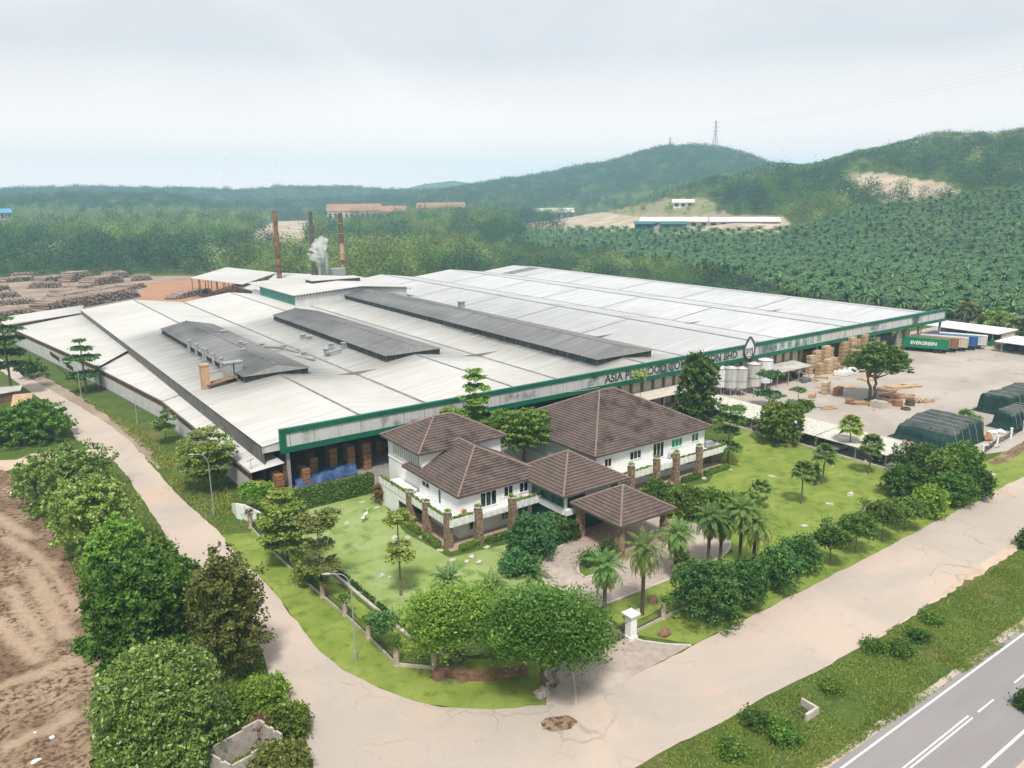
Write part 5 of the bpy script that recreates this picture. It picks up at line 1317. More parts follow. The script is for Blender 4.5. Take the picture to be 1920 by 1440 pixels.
# clipped clump by the roadside fence
CL = [(1690, 938, 82, 866, 'mid', 'front bush of the dense clump, nearest to the open lawn'), (1722, 905, 100, 832, 'dark', 'broad bush at the back of the dense clump, below the tarpaulins'), (1762, 930, 62, 846, 'mid', 'dome shaped bush in the middle of the dense clump'), (1800, 905, 84, 826, 'bright', 'bush of the dense clump beside the white fence posts'),
      (1782, 955, 88, 885, 'mid', 'middle bush on the road side of the dense clump'), (1824, 940, 60, 878, 'dark', 'bush at the road end of the dense clump'), (1742, 972, 60, 912, 'bright', 'small round bush before the dense clump')]
for k, (px, py, cw, yt, lm, lb) in enumerate(CL): B(lb, px, py, cw, yt, 4200, .30, lm, 150 + k, nl=9, multi=2, per=20, group='bushes of the dense roadside clump')
# row along the garden edge
ROW = [(1697, 992, 76, 934, 'small tree at the far end of the road side row, next to the clump'), (1653, 1014, 72, 942, 'second small tree from the far end of the road side row'), (1604, 1036, 74, 965, 'small tree in the road side row with a clear dark trunk, before the lawn stone'), (1556, 1060, 62, 992, 'small tree in the road side row beside the twin palms lawn edge'),
       (1500, 1082, 74, 1012, 'low leafy bush between a trunked tree and a larger bush of the road side row'), (1457, 1118, 94, 1028, 'large bush in the road side row, beside the palm cluster'), (1398, 1150, 80, 1056, 'lesser half of the pair of big bushes by the gate palms'), (1325, 1182, 150, 1052, 'biggest dense bush of the road side row, nearest the white gate post')]
for k, (px, py, cw, yt, lb) in enumerate(ROW): B(lb, px, py, cw, yt, 3200 if k < 6 else 6500, .25, 'mid' if k < 4 else 'bush', 160 + k, nl=9, clear=.30 if k < 4 else .06, name='small_tree' if k < 4 else 'bush', group='row of small trees and bushes along the road', tr=.10, per=20)
B('dark shrub cut by the frame edge on the grass verge', 1925, 1030, 40, 998, 900, .28, 'dark', 170, nl=5)
B('dark shrub at the frame edge beside the highway line', 1925, 1335, 40, 1300, 1200, .2, 'dark', 171, nl=5)
# palms
PALMS = [(1133, 1160, 1040, 52, 'drooping palm by the gate, nearest the broad corner tree'), (1204, 1152, 1005, 60, 'tallest drooping palm by the white gate post'), (1266, 1082, 982, 50, 'drooping palm before the entrance canopy column'), (1280, 1085, 1042, 36, 'stunted palm under the canopy palm'), (1327, 1062, 952, 46, 'first palm of the cluster beside the drive loop'), (1350, 1052, 962, 40, 'palm squeezed in the middle of the drive loop cluster'),
         (1386, 1056, 938, 46, 'palm at the back of the cluster towards the fan palms'), (1412, 1062, 962, 50, 'palm of the cluster standing out on the lawn')]
for k, (px, py, yt, cw, lb) in enumerate(PALMS):
    g, r, h = gp(px, py, cw * 2, yt); r *= .98
    feather_palm(lb, 'feather_palm', (g[0], g[1], 0), h - r * .42, r * 1.08, LF['palm'], seed=200 + k, group='drooping feather palms by the drive', leaflet=.6, els=(85, -58), droop=1.25, dry=LF['dry'] if k not in (3,) else None, nf=46, tr=.19, w=.045)
for k, (px, py, yt, lb) in enumerate([(842, 1128, 1058, 'silvery palm tuft above the lighter corner tree'), (920, 1112, 1068, 'pale palm tuft between the two corner trees'), (996, 1080, 1050, 'little palm tuft at the kerb of the drive')]):
    g, r, h = gp(px, py, 92, yt)
    feather_palm(lb, 'young_palm', (g[0], g[1], 0), max(.3, h - r * .7), r, LF['blue'] if k == 0 else LF['palm'], seed=220 + k, leaflet=.5, nf=26, els=(80, 0), tr=.16, group='young palms behind the corner trees')
FANS = [(1591, 853, 784, 'fan palm before the carport, closest to the silver car'), (1629, 889, 820, 'fan palm by the end of the carport'), (1542, 908, 838, 'fan palm with a dark cypress beside it'), (1502, 945, 870, 'fan palm alone in the middle of the lawn'), (1424, 953, 904, 'short fan palm behind the drooping palm cluster')]
for k, (px, py, yt, lb) in enumerate(FANS):
    g, r, h = gp(px, py, 50, yt)
    fan_palm(lb, 'fan_palm', (g[0], g[1], 0), h - r * .55, r * 1.02, LF['palm'] if k else LF['yellow'], seed=240 + k, group='fan palms on the lawn')
B('slim dark cypress beside a fan palm', 1528, 912, 14, 868, 700, .2, 'dark', 250, nl=6, clear=.05, flat=3.0, name='cypress', spread=.2)
B('pale bush behind the tarpaulin piles at the yard fence', 1815, 795, 50, 770, 700, .3, 'bright', 251, nl=5)
g = G(1745, 820); feather_palm('small palm poking up before the dark tarpaulins', 'young_palm', (g[0], g[1], 0), 1.4, 2.2, LF['dark'], seed=252, leaflet=.5, nf=22, els=(80, 10), tr=.14)
# clipped hedges
def hedge(label, x0, x1, y0, y1, h, n, size, lm, seed, core=True):
    o = thing('hedge', label, 'hedge', ((x0 + x1) / 2, (y0 + y1) / 2, 0)); l = wpos(o)
    V, F = hedge_mesh(x0, x1, y0, y1, .1, h, n, size, seed); link('foliage', np_mesh('foliage', V - np.array([l.x, l.y, 0]), F, LF[lm]), o)
    mb = MB(); mb.box(x0 + .12, x1 - .12, y0 + .12, y1 - .12, 0, h - .12); mb.build('branches', BARKDARK, o)
    return o
hedge('tall clipped dark hedge screening the loading bay', 35.8, 48.6, 104.6, 105.9, 3.0, 9000, .2, 'dark', 300)
hedge('low clipped hedge before the corner stone pillar of the left wing', 48.5, 51.2, 79.0, 79.8, .8, 1500, .12, 'mid', 301)
hedge('low clipped hedge between the two front pillars of the left wing', 52.4, 56.7, 78.9, 79.7, .8, 2200, .12, 'mid', 302)
hedge('low clipped hedge along the side terrace nearest the corner pillar', 46.4, 47.2, 82.0, 85.8, .8, 2000, .12, 'mid', 303)
hedge('low clipped hedge along the side terrace by the dark doorway', 46.4, 47.2, 87.2, 90.4, .8, 1700, .12, 'mid', 304)
hedge('low clipped hedge at the third and fourth pillars of the main block', 89.9, 93.8, 78.6, 79.4, .8, 1600, .14, 'mid', 305)
hedge('low clipped hedge at the far balcony end of the main block', 95.2, 101.0, 78.6, 79.4, .8, 2000, .14, 'mid', 306)
hedge('long dark hedge in front of the beige factory bays', 104, 127, 103.0, 104.6, 2.6, 5000, .26, 'dark', 307)
def topiary(label, px, py, r, h, seed):
    g = G(px, py); o = thing('topiary', label, 'shrub', (g[0], g[1], 0)); rng = np.random.default_rng(seed)
    V, F = clump_cloud(rng, [(0, 0, h - r, r, r, r), (0, 0, r * .9, r, r, r), (0, 0, h / 2, r, r, h / 2)], 1500, .12, 12, .1, -1, 0, rough=.04); V[:, 2] = np.maximum(V[:, 2], .03); link('foliage', np_mesh('foliage', V, F, LF['dark']), o)
    mb = MB(); mb.lathe([(r * .8, 0), (r * .85, h * .5), (r * .6, h * .8), (.01, h * .9)], (0, 0, 0), 12); link('branches', mb.mesh('branches', BARKDARK), o)
topiary('clipped round topped dark shrub against the front canopy column', 1141, 1042, .75, 1.7, 310)
topiary('clipped dark shrub on the drive island by the nearest palm', 1105, 1062, .8, 1.8, 311)
topiary('clipped dark columnar shrub at the far canopy column', 1275, 1012, .75, 2.5, 312)
B('reddish shrub at the corner of the low service wing', 713, 948, 28, 906, 900, .2, 'red', 320, nl=4, flat=1.8, spread=.3)
# planter greenery along the balcony parapets: one trailing planting for each parapet
for (x0, x1, y0, y1, z, par) in GREENPL:
    rng = np.random.default_rng(int(x0 * 7)); n_ = int(max(x1 - x0, y1 - y0) * 95); C = np.stack([rng.uniform(x0, x1, n_), rng.uniform(y0, y1, n_), z + np.abs(rng.normal(size=n_)) * .12], 1)
    V, F = leaf_quads(rng, C, rng.normal(size=(n_, 3)) * .5 + [0, 0, 1], .16); l = wpos(par); link('planting', np_mesh('planting', V - np.array([l.x, l.y, l.z]), F, LF['yellow'] if int(x0) % 2 else LF['bright']), par)
# ------------------------------------------------------------------ yard goods, street furniture, fences
FARWHITE = mat('shed_white_roof', (.72, .71, .68), .7); PALEWALL = mat('shed_pale_wall', (.55, .50, .44), .8)
WOODS = [WOODBOX, WOODBROWN, mat('pale_ply', (.60, .46, .31), .8, (.50, .36, .22), .9, stretch=(1, 1, 6))]
def bundle_mesh(mi, seed):
    rng = random.Random(seed); mb = MB()
    for k in range(3):   # bearers
        mb.box(-1.05 + k * .95, -.93 + k * .95, -.6, .6, 0, .12, 1)
    z = .12
    for k in range(5):
        j = rng.uniform(-.03, .03); h = .16; mb.box(-1.2 + j, 1.2 + j, -.62 - j, .62 - j, z, z + h - .015, 0); z += h
    b = mb.mesh('boards', [WOODS[mi], BROWNCOL])
    mb = MB()
    for x in (-.7, .7): mb.box(x, x + .05, -.66, .66, .10, z + .005); 
    return b, mb.mesh('strap', GUTTER)
BUND = [bundle_mesh(i % 3, i) for i in range(6)]
def bundle(x, y, z, rz, mi, label, group, s=1.0, sz=1.0):
    o = thing('plywood_bundle', label, 'board bundle', (x, y, z), rz, group); o.scale = (s, s, s * sz)
    for me in BUND[mi]: link(me.name.split('.')[0], me, o)
    return o
rb = random.Random(77); BH = .92
def stacks(region_label, group, spots, mi_opts, hmax, s=1.0, rz0=0.0):
    for (x, y, n_) in spots:
        m_ = rb.choice(mi_opts); rz = rz0 + rb.uniform(-.06, .06)
        for k in range(n_):
            lb = region_label if n_ > 1 else region_label
            bundle(x + rb.uniform(-.06, .06), y + rb.uniform(-.06, .06), .04 + k * BH * s, rz + rb.uniform(-.03, .03), m_, lb, group, s)
stacks('plywood bundle stacked in the open warehouse bay, under the white end of the Chinese lettering', 'plywood bundles stacked in the open bay right of the beige wall', [(173.5, 112.2, 5), (176.3, 112.6, 6), (179.2, 112.0, 7), (182.0, 112.8, 6), (174.5, 110.2, 3), (179.5, 109.8, 4), (188, 112.4, 7), (191, 112.0, 8), (194, 112.6, 7), (197, 112.2, 8), (200.2, 112.8, 5), (189, 109.8, 5), (206, 113.9, 6), (210, 114.2, 4), (172.5, 115.5, 6), (176, 115.8, 5), (180, 116, 7), (184.5, 115.5, 6), (190, 116, 8), (196, 116, 7), (202, 115.8, 7), (192.5, 109.6, 4), (196, 109.2, 6), (199, 109.8, 3), (181.9, 109.6, 2), (176.8, 109.6, 4), (219, 114.5, 5), (223, 114.5, 6)], [0, 2, 3], 8)
stacks('tall pale pile of plywood bundles standing clear of the warehouse bays', 'bundles of the tall pale pile', [(186.2, 105.6, 6), (188.8, 105.6, 6)], [2], 6)
stacks('brown board bundle in the dark loading bay behind the clipped hedge', 'brown board bundles in the loading bay', [(33.8, 113.2, 3), (36.2, 112.4, 4), (34.0, 110.4, 2), (38.8, 116.4, 4), (41.4, 115.0, 3), (43.5, 117, 4), (46.8, 116.8, 5), (49.6, 116.0, 5), (52.4, 116.0, 5), (60.0, 118.0, 3), (66.5, 117.5, 3), (69.2, 116.4, 4), (54, 119, 4), (57, 121, 3), (44, 120, 4), (40, 121, 5)], [1, 4], 5, rz0=1.57)
for lb, (px, py), n_, mi, rz in [('squat three high board stack on the open yard near the tanks', (1547, 738), 3, 2, .2), ('single low board bundle beside the squat yard stack', (1523, 745), 1, 0, .4), ('lone brown board stack between the squat stack and the yard tree', (1571, 741), 2, 1, .1), ('loose board bundle lying before the tree ring', (1593, 756), 1, 4, .3)]:
    g = G(px, py)
    for k in range(n_): bundle(g[0], g[1], .03 + k * BH, rz, mi, lb, lb if n_ > 1 else None)
# white wrapped bales and flat timber by the yard tree
WRAP = mat('white_wrap', (.72, .73, .74), .4, (.60, .61, .62), 1.5)
for k, (px, py) in enumerate([(1576, 704), (1584, 702), (1593, 700), (1602, 697)]):
    g = G(px, py); o = thing('wrapped_bale', 'white wrapped flat bale in the row beside the yard tree', 'bale', (g[0], g[1], 0), .5, 'white wrapped bales in a row'); mb = MB(); mb.box(-.9, .9, -1.6, 1.6, .12, 1.0); link('wrapping', mb.mesh('wrapping', WRAP), o); mb = MB(); mb.box(-.85, .85, -1.5, 1.5, 0, .12); link('pallet', mb.mesh('pallet', WOODBROWN), o)
def planks(label, px, py, n_, L_, rz, seed, m_=0, w=.25, name='plank_pile'):
    rng = random.Random(seed); g = G(px, py); o = thing(name, label, 'timber', (g[0], g[1], 0), rz); a, b_ = MB(), MB()
    for k in range(n_):
        zz = .05 + (k // 9) * .16; q = rng.uniform(-.5, .5); x = ((k % 9) - 4) * w * 1.25
        aa = rng.uniform(-.12, .12); mb = a if k % 2 else b_
        mb.bar((x - aa * L_ / 2, -L_ / 2 + q, zz), (x + aa * L_ / 2, L_ / 2 + q, zz), w, .13)
    for mb, mm in ((a, WOODS[m_]), (b_, WOODS[(m_ + 1) % 3])): tag(link('plank', mb.mesh('plank', mm), o), kind='stuff')
planks('long flat pile of pale timber beyond the yard tree', 1685, 727, 30, 5.5, 1.2, 1, 2)
planks('second flat pile of pale timber touching the long pile', 1706, 724, 24, 4.5, 1.0, 2, 2)
planks('brown plank heap at the foot of the yard tree', 1672, 744, 40, 4.2, 1.4, 3, 0)
planks('brown plank heap on the far side of the tree ring', 1695, 746, 36, 3.8, .6, 4, 1)
planks('splayed thin planks at the near side of the tree ring', 1610, 757, 30, 3.2, .9, 5, 0)
planks('loose boards lying past the tree stumps', 1735, 752, 14, 3.0, 1.3, 6, 0)
planks('single long board bundle on the bare yard before the umbrella tree', 1549, 765, 8, 3.5, 1.2, 7, 0)
planks('scattered boards in front of the stacked bay', 1545, 727, 10, 3.4, .3, 8, 2)
planks('dark scrap boards at the canopy end', 1500, 700, 14, 3, .3, 9, 1)
PM = [(1662, 752, 26, 3.4, .2, 21, 0, 'plank heap right under the yard tree trunk'), (1716, 752, 22, 3.0, 1.9, 22, 1, 'brown plank heap past the hollow stump'), (1590, 726, 10, 3.0, .8, 23, 2, 'pale boards lying before the white bales'), (1540, 708, 16, 2.6, .4, 24, 1, 'dark board scraps beneath the stacked bay'), (1520, 713, 16, 2.4, 1.0, 25, 0, 'mixed board scraps at the edge of the stacked bay'), (1628, 712, 20, 4.0, 1.3, 26, 2, 'pale plank pile beyond the white bales'), (1662, 732, 18, 3.6, .4, 27, 0, 'plank heap behind the yard tree')]
for px, py, n_, L_, rz, sd_, mm_, lb in PM: planks(lb, px, py, n_, L_, rz, sd_, mm_)
for k, (px, py) in enumerate([(1478, 712), (1492, 708), (1506, 716), (1486, 700)]):
    g = G(px, py); rg = random.Random(k + 60); o = thing('scrap_heap', ['brown drums and scrap beneath the yard canopy', 'dark scrap heap further under the yard canopy', 'blue covered scrap at the canopy corner', 'low scrap heap against the beige bays'][k], 'scrap', (g[0], g[1], 0))
    for j in range(7):
        mb = MB(); x, y, r_ = rg.uniform(-1.8, 1.8), rg.uniform(-1, 1), rg.uniform(.3, .6)
        if j % 2: mb.tube([(x, y, 0), (x, y, r_ * 2.4)], r_, 12)
        else: mb.bar((x - r_, y - .3, r_ * .5), (x + r_ * 1.4, y + .4, rg.uniform(.3, 1.0)), .7, .5)
        link('drum' if j % 2 else 'crate', mb.mesh('piece', [WOODBROWN, DARK, mat('blue_scrap', (.05, .14, .22), .6), RUST][k] if j % 3 else BROWNBAND), o)
for k, (px, py, m_, lb) in enumerate([(1641, 763, ROCK, 'pale concrete block before the yard tree'), (1653, 765, ROCK, 'larger pale concrete block beside the first block'), (1683, 761, WOODBROWN, 'upright brown stump between the blocks and the ring'), (1706, 760, BARKDARK, 'hollow dark stump past the yard tree'), (1698, 768, BARKDARK, 'dark tyre lying before the hollow stump')]):
    g = G(px, py); o = thing('stump' if k > 1 else 'concrete_block', lb, 'stump' if k > 1 else 'block', (g[0], g[1], 0)); mb = MB()
    if k < 2: mb.box(-.9 - k * .2, .9, -.8, .8 + k * .2, 0, 1.4); mb.box(-.7, .7, -.6, .6, 1.4, 1.5)
    elif k < 4: mb.tube([(0, 0, 0), (0, 0, 1.3)], [1.0, .9], 12); mb.tube([(0, 0, 1.3), (0, 0, 1.5)], [.9, .55], 12)
    else: mb.lathe([(.45, 0), (.9, .05), (1.0, .25), (.9, .45), (.45, .45), (.45, 0)], (0, 0, 0), 16)
    link('body', mb.mesh('body', m_), o)
g = G(1640, 752); ring = [(g[0] + 2.6 * math.cos(a), g[1] + 2.6 * math.sin(a)) for a in np.linspace(0, 6.283, 25)[:-1]]
sheet('tree_ring', ring, .06, VERGE); kerb('kerb', ring, .3, .25, closed=True)
# silver tanks on legs
TANKM = mat('silver_tank', (.62, .62, .61), .45, (.48, .47, .45), 1.2, stretch=(1.2, 1.2, .15), metal=.25, col3=(.26, .17, .10), scale3=.5, lo3=.60, hi3=.72)
TL = ['tank nearest to the dark conical tree, its top cut by a white panel', 'second silver tank from the dark conical tree', 'slimmer silver tank in the middle of the tank row', 'silver tank with a rust stained top', 'whitest tank at the yard end of the tank row']
for k, (px, py, h) in enumerate([(1350, 738, 6.0), (1368, 740, 6.2), (1388, 741, 6.2), (1411, 737, 6.8), (1432, 730, 7.0)]):
    g = G(px, py); r_ = (1.75, 1.65, 1.35, 1.65, 1.75)[k]; o = thing('storage_tank', TL[k], 'tank', (g[0], g[1], 0), 0, 'row of silver storage tanks')
    mb = MB(); mb.lathe([(.3, 1.3), (r_, 1.9), (r_, h), (r_ * .96, h + .08), (.2, h + .55), (.01, h + .55)], (0, 0, 0), 26); link('tank_body', mb.mesh('tank_body', TANKM if k not in (0, 4) else WRAP), o)
    mb = MB(); mb.lathe([(r_ + .03, h * .55), (r_ + .05, h * .55), (r_ + .05, h * .55 + .12), (r_ + .03, h * .55 + .12)], (0, 0, 0), 26); mb.lathe([(r_ - .1, h + .0), (r_ + .07, h + .0), (r_ + .07, h + .14), (r_ - .1, h + .14)], (0, 0, 0), 26); link('band', mb.mesh('band', RUST if k == 3 else STEEL), o)
    for a in (.78, 2.35, 3.93, 5.5):
        mb = MB(); mb.tube([(r_ * .85 * math.cos(a), r_ * .85 * math.sin(a), 0), (r_ * .85 * math.cos(a), r_ * .85 * math.sin(a), 2.2)], .1, 6); link('leg', mb.mesh('leg', STEEL), o)
# containers on trailers
def container(label, col, x, y, rz, text=None, z=1.25, doors=(.5, .5, .5)):
    m = mat('container_paint', col, .5, tuple(c * .75 for c in col), .8); o = thing('shipping_container', label, 'container', (x, y, 0), rz, 'shipping containers parked in a row'); L_, w, h = 12.2, 2.44, 2.7
    mb = MB(); n_ = 60
    for sy in (-1, 1):    # corrugated sides
        pts = []
        for i in range(n_ + 1):
            xx = -L_ / 2 + L_ * i / n_; pts.append((xx, sy * (w / 2 - (.05 if (i // 2) % 2 else 0))))
        for i in range(n_): mb.quad((*pts[i], z), (*pts[i + 1], z), (*pts[i + 1], z + h), (*pts[i], z + h))
    mb.quad((-L_ / 2, -w / 2, z + h), (L_ / 2, -w / 2, z + h), (L_ / 2, w / 2, z + h), (-L_ / 2, w / 2, z + h)); mb.quad((-L_ / 2, -w / 2, z), (L_ / 2, -w / 2, z), (L_ / 2, w / 2, z), (-L_ / 2, w / 2, z)); mb.quad((-L_ / 2, -w / 2, z), (-L_ / 2, w / 2, z), (-L_ / 2, w / 2, z + h), (-L_ / 2, -w / 2, z + h))
    mb.quad((L_ / 2, -w / 2, z), (L_ / 2, w / 2, z), (L_ / 2, w / 2, z + h), (L_ / 2, -w / 2, z + h))
    link('box_body', mb.mesh('box_body', m), o)
    mb = MB()
    for sx in (-1, 1):
        for sy in (-1, 1): mb.box(sx * L_ / 2 - .09, sx * L_ / 2 + .09, sy * w / 2 - .09, sy * w / 2 + .09, z - .03, z + h + .04)
    for sy in (-1, 1): mb.box(-L_ / 2, L_ / 2, sy * w / 2 - .06, sy * w / 2 + .06, z - .02, z + .14); mb.box(-L_ / 2, L_ / 2, sy * w / 2 - .06, sy * w / 2 + .06, z + h - .1, z + h + .03)
    link('corner_frame', mb.mesh('corner_frame', m), o)
    for sx in (-1, 1):
        mb = MB(); y0, y1 = (-w / 2 + .1, -.03) if sx < 0 else (.03, w / 2 - .1); mb.box(L_ / 2, L_ / 2 + .05, y0, y1, z + .15, z + h - .12); d = link('door', mb.mesh('door', m), o)
        mb = MB()
        for f in (.3, .7): mb.tube([(L_ / 2 + .08, y0 + (y1 - y0) * f, z + .1), (L_ / 2 + .08, y0 + (y1 - y0) * f, z + h - .1)], .03, 6)
        link('lock_bar', mb.mesh('lock_bar', STEEL), d)
    mb = MB(); mb.box(-L_ / 2, L_ / 2, -.5, -.35, .85, z); mb.box(-L_ / 2, L_ / 2, .35, .5, .85, z); mb.box(-4.2, -4.0, -.9, .9, 0, .9); link('trailer_chassis', mb.mesh('trailer_chassis', DARK), o)
    for xx in (3.0, 4.3):
        for sy in (-1, 1): mb = MB(); mb.tube([(xx, sy * .75, .5), (xx, sy * 1.2, .5)], .5, 14); link('wheel', mb.mesh('wheel', DARK), o)
    if text:
        t_ = text_obj(text, 1.0, .02, WHITE, None, (0, 0, 0), (0, 0, 0), name='container_lettering', width=6.6, bold=.03); t_.parent = o; t_.location = (-3.4, -w / 2 - .03, z + .85); t_.rotation_euler = (R(90), 0, 0)
# long axis: the near doors face the road
ca, cb = G(1690, 657), G(1772, 664); 
crz = math.atan2(cb[1] - ca[1], cb[0] - ca[0])
d_ = Vector((math.cos(crz), math.sin(crz), 0)); q_ = Vector((-d_.y, d_.x, 0))
mid = Vector((ca[0] + cb[0], ca[1] + cb[1], 0)) / 2 + q_ * 1.2
for k, (lb, col, tx) in enumerate([('green container with big white lettering, nearest of the parked row', (.01, .21, .09), 'EVERGREEN'), ('brown container behind the green lettered one', (.27, .15, .09), None), ('cream container between the brown and the blue ones', (.60, .52, .42), None), ('blue container behind the cream one', (.03, .11, .32), None), ('white grey container at the far side of the parked row', (.62, .61, .58), None)]):
    c = mid + q_ * (k * 3.05) + d_ * (2.3 * k); container(lb, col, c.x, c.y, crz, tx)
# tarpaulin covered piles
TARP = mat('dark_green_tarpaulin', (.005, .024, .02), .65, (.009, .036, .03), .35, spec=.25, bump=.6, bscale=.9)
TARPTOP = mat('greyer_tarpaulin', (.085, .10, .095), .75, (.035, .05, .047), .5, spec=.2, bump=.6, bscale=.8)  # paler, greyer tone for the high and flatter faces
def tarp(label, ax, ay, bx, by, depth, h, seed, slump=0.0):
    A, Bq = Vector((ax, ay, 0)), Vector((bx, by, 0)); d = (Bq - A); L_ = d.length; rz = math.atan2(d.y, d.x); o = thing('tarpaulin_pile', label, 'covered pile', (ax, ay, 0), rz)
    nx, ny = 64, 40; sk = .9; V, F = [], []
    rng = random.Random(seed); steps = [rng.uniform(-.18, .18) for _ in range(30)]
    for j in range(ny + 1):
        for i in range(nx + 1):
            u, v = i / nx * (L_ + 2 * sk) - sk, j / ny * (depth + 2 * sk) - sk
            e = min(u, L_ - u, v, depth - v); p = Vector((u, v, seed * 10.0))
            hh = h + .28 * noise.noise(p * .35) + .12 * noise.noise(p * 1.1) + steps[int(max(0, min(L_, u)) / 2.4) % 15] + steps[15 + int(max(0, min(depth, v)) / 2.6) % 15]
            if slump and u < L_ * .45: hh -= slump * (1 - u / (L_ * .45)) * (.7 + .6 * noise.noise(p * .3))
            wob = .18 * noise.noise(Vector((u * 1.3, v * 1.3, seed + .5)))
            f = (e + wob) / .45
            z = hh if f > 1 else hh * max(0, f) ** .55 if f > 0 else 0.02 + .05 * abs(noise.noise(p * 2))
            # folds in the hanging sides pull the skirt in and out
            V.append((u, v, max(.02, z)))
    for j in range(ny):
        for i in range(nx):
            a = j * (nx + 1) + i; F.append((a, a + 1, a + nx + 2, a + nx + 1))
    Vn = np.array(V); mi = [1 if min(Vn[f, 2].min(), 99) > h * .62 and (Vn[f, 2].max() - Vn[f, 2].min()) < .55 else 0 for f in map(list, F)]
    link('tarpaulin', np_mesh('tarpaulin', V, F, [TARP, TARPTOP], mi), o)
    for k in range(5):
        mb = MB(); x = L_ * (k + .5) / 5
        pts = [(x, -.5, .1), (x, .25, h * .8), (x, .7, h + .35), (x, depth - .7, h + .35), (x, depth - .25, h * .8), (x, depth + .5, .1)]; mb.tube(pts, .025, 5); link('rope', mb.mesh('rope', KERB), o)

tarp('widest pile under a dark green tarpaulin, nearest the carport end', 139.6, 61.2, 152.2, 61.2, 10.6, 3.4, 1, 2.2)
tarp('pile under a dark green tarpaulin behind, cut by the frame edge', 170.6, 64.8, 188, 64.8, 6.2, 3.5, 2)
tarp('boxy tarpaulin pile between the fence and the pile cut by the frame', 161.0, 60.0, 170, 60.0, 3.9, 3.3, 3)
for k, (px, py, m_, lb) in enumerate([(1856, 826, WOODBROWN, 'brown crate debris between the tarpaulin piles'), (1868, 812, WRAP, 'white sacks dumped beside the boxy tarpaulin pile'), (1862, 838, CONC, 'grey sacks lying near the white fence posts'), (1700, 838, WOODBROWN, 'rusty brown scrap heap below the widest tarpaulin')]):
    g = G(px, py); rg = random.Random(k); o = thing('scrap_heap', lb, 'scrap', (g[0], g[1], 0))
    for j in range(6):
        mb = MB(); x, y, r_ = rg.uniform(-1.4, 1.4), rg.uniform(-.8, .8), rg.uniform(.35, .7); 
        if m_ is WOODBROWN: mb.bar((x - r_, y - .3, .2), (x + r_, y + .4, rg.uniform(.3, .9)), .6, .5)
        else: mb.lathe([(.05, 0), (r_, .1), (r_ * 1.05, r_ * .6), (r_ * .5, r_ * 1.1), (.01, r_ * 1.15)], (x, y, 0), 10)
        link('crate' if m_ is WOODBROWN else 'sack', mb.mesh('piece', m_), o)
# carport with parked cars
CARROOF = mat('mossy_white_sheet', (.58, .56, .50), .8, (.34, .33, .29), .8, lo=.45, hi=.7, stretch=(1, 3, 1))
cp = thing('carport', 'long low carport with a dirty white roof between the lawn and the yard', 'carport', (122, 63, 0))
for (y0, y1) in ((63.2, 76.5), (76.8, 90.5), (90.8, 106)):
    mb = MB(); mb.add([(121.6, y0, 2.35), (129.6, y0, 2.75), (129.6, y1, 2.75), (121.6, y1, 2.35), (121.6, y0, 2.25), (129.6, y0, 2.65), (129.6, y1, 2.65), (121.6, y1, 2.25)], [(0, 1, 2, 3), (7, 6, 5, 4), (0, 4, 5, 1), (1, 5, 6, 2), (2, 6, 7, 3), (3, 7, 4, 0)]); mb.build('roof', CARROOF, cp)
for y in (63.6, 69, 76.6, 83, 90.6, 98, 105.4):
    for x in (122.1, 129.2): mb = MB(); mb.box(x - .08, x + .08, y - .08, y + .08, 0, 2.3 if x < 125 else 2.62); mb.build('post', STEEL, cp)
mb = MB(); mb.box(121.2, 121.5, 63, 106, 0, .28); tag(mb.build('kerb', KERB), kind='structure')
sheet('parking_floor', [(121.5, 63), (130, 63), (130, 106), (121.5, 106)], .04, CONC_DARK)
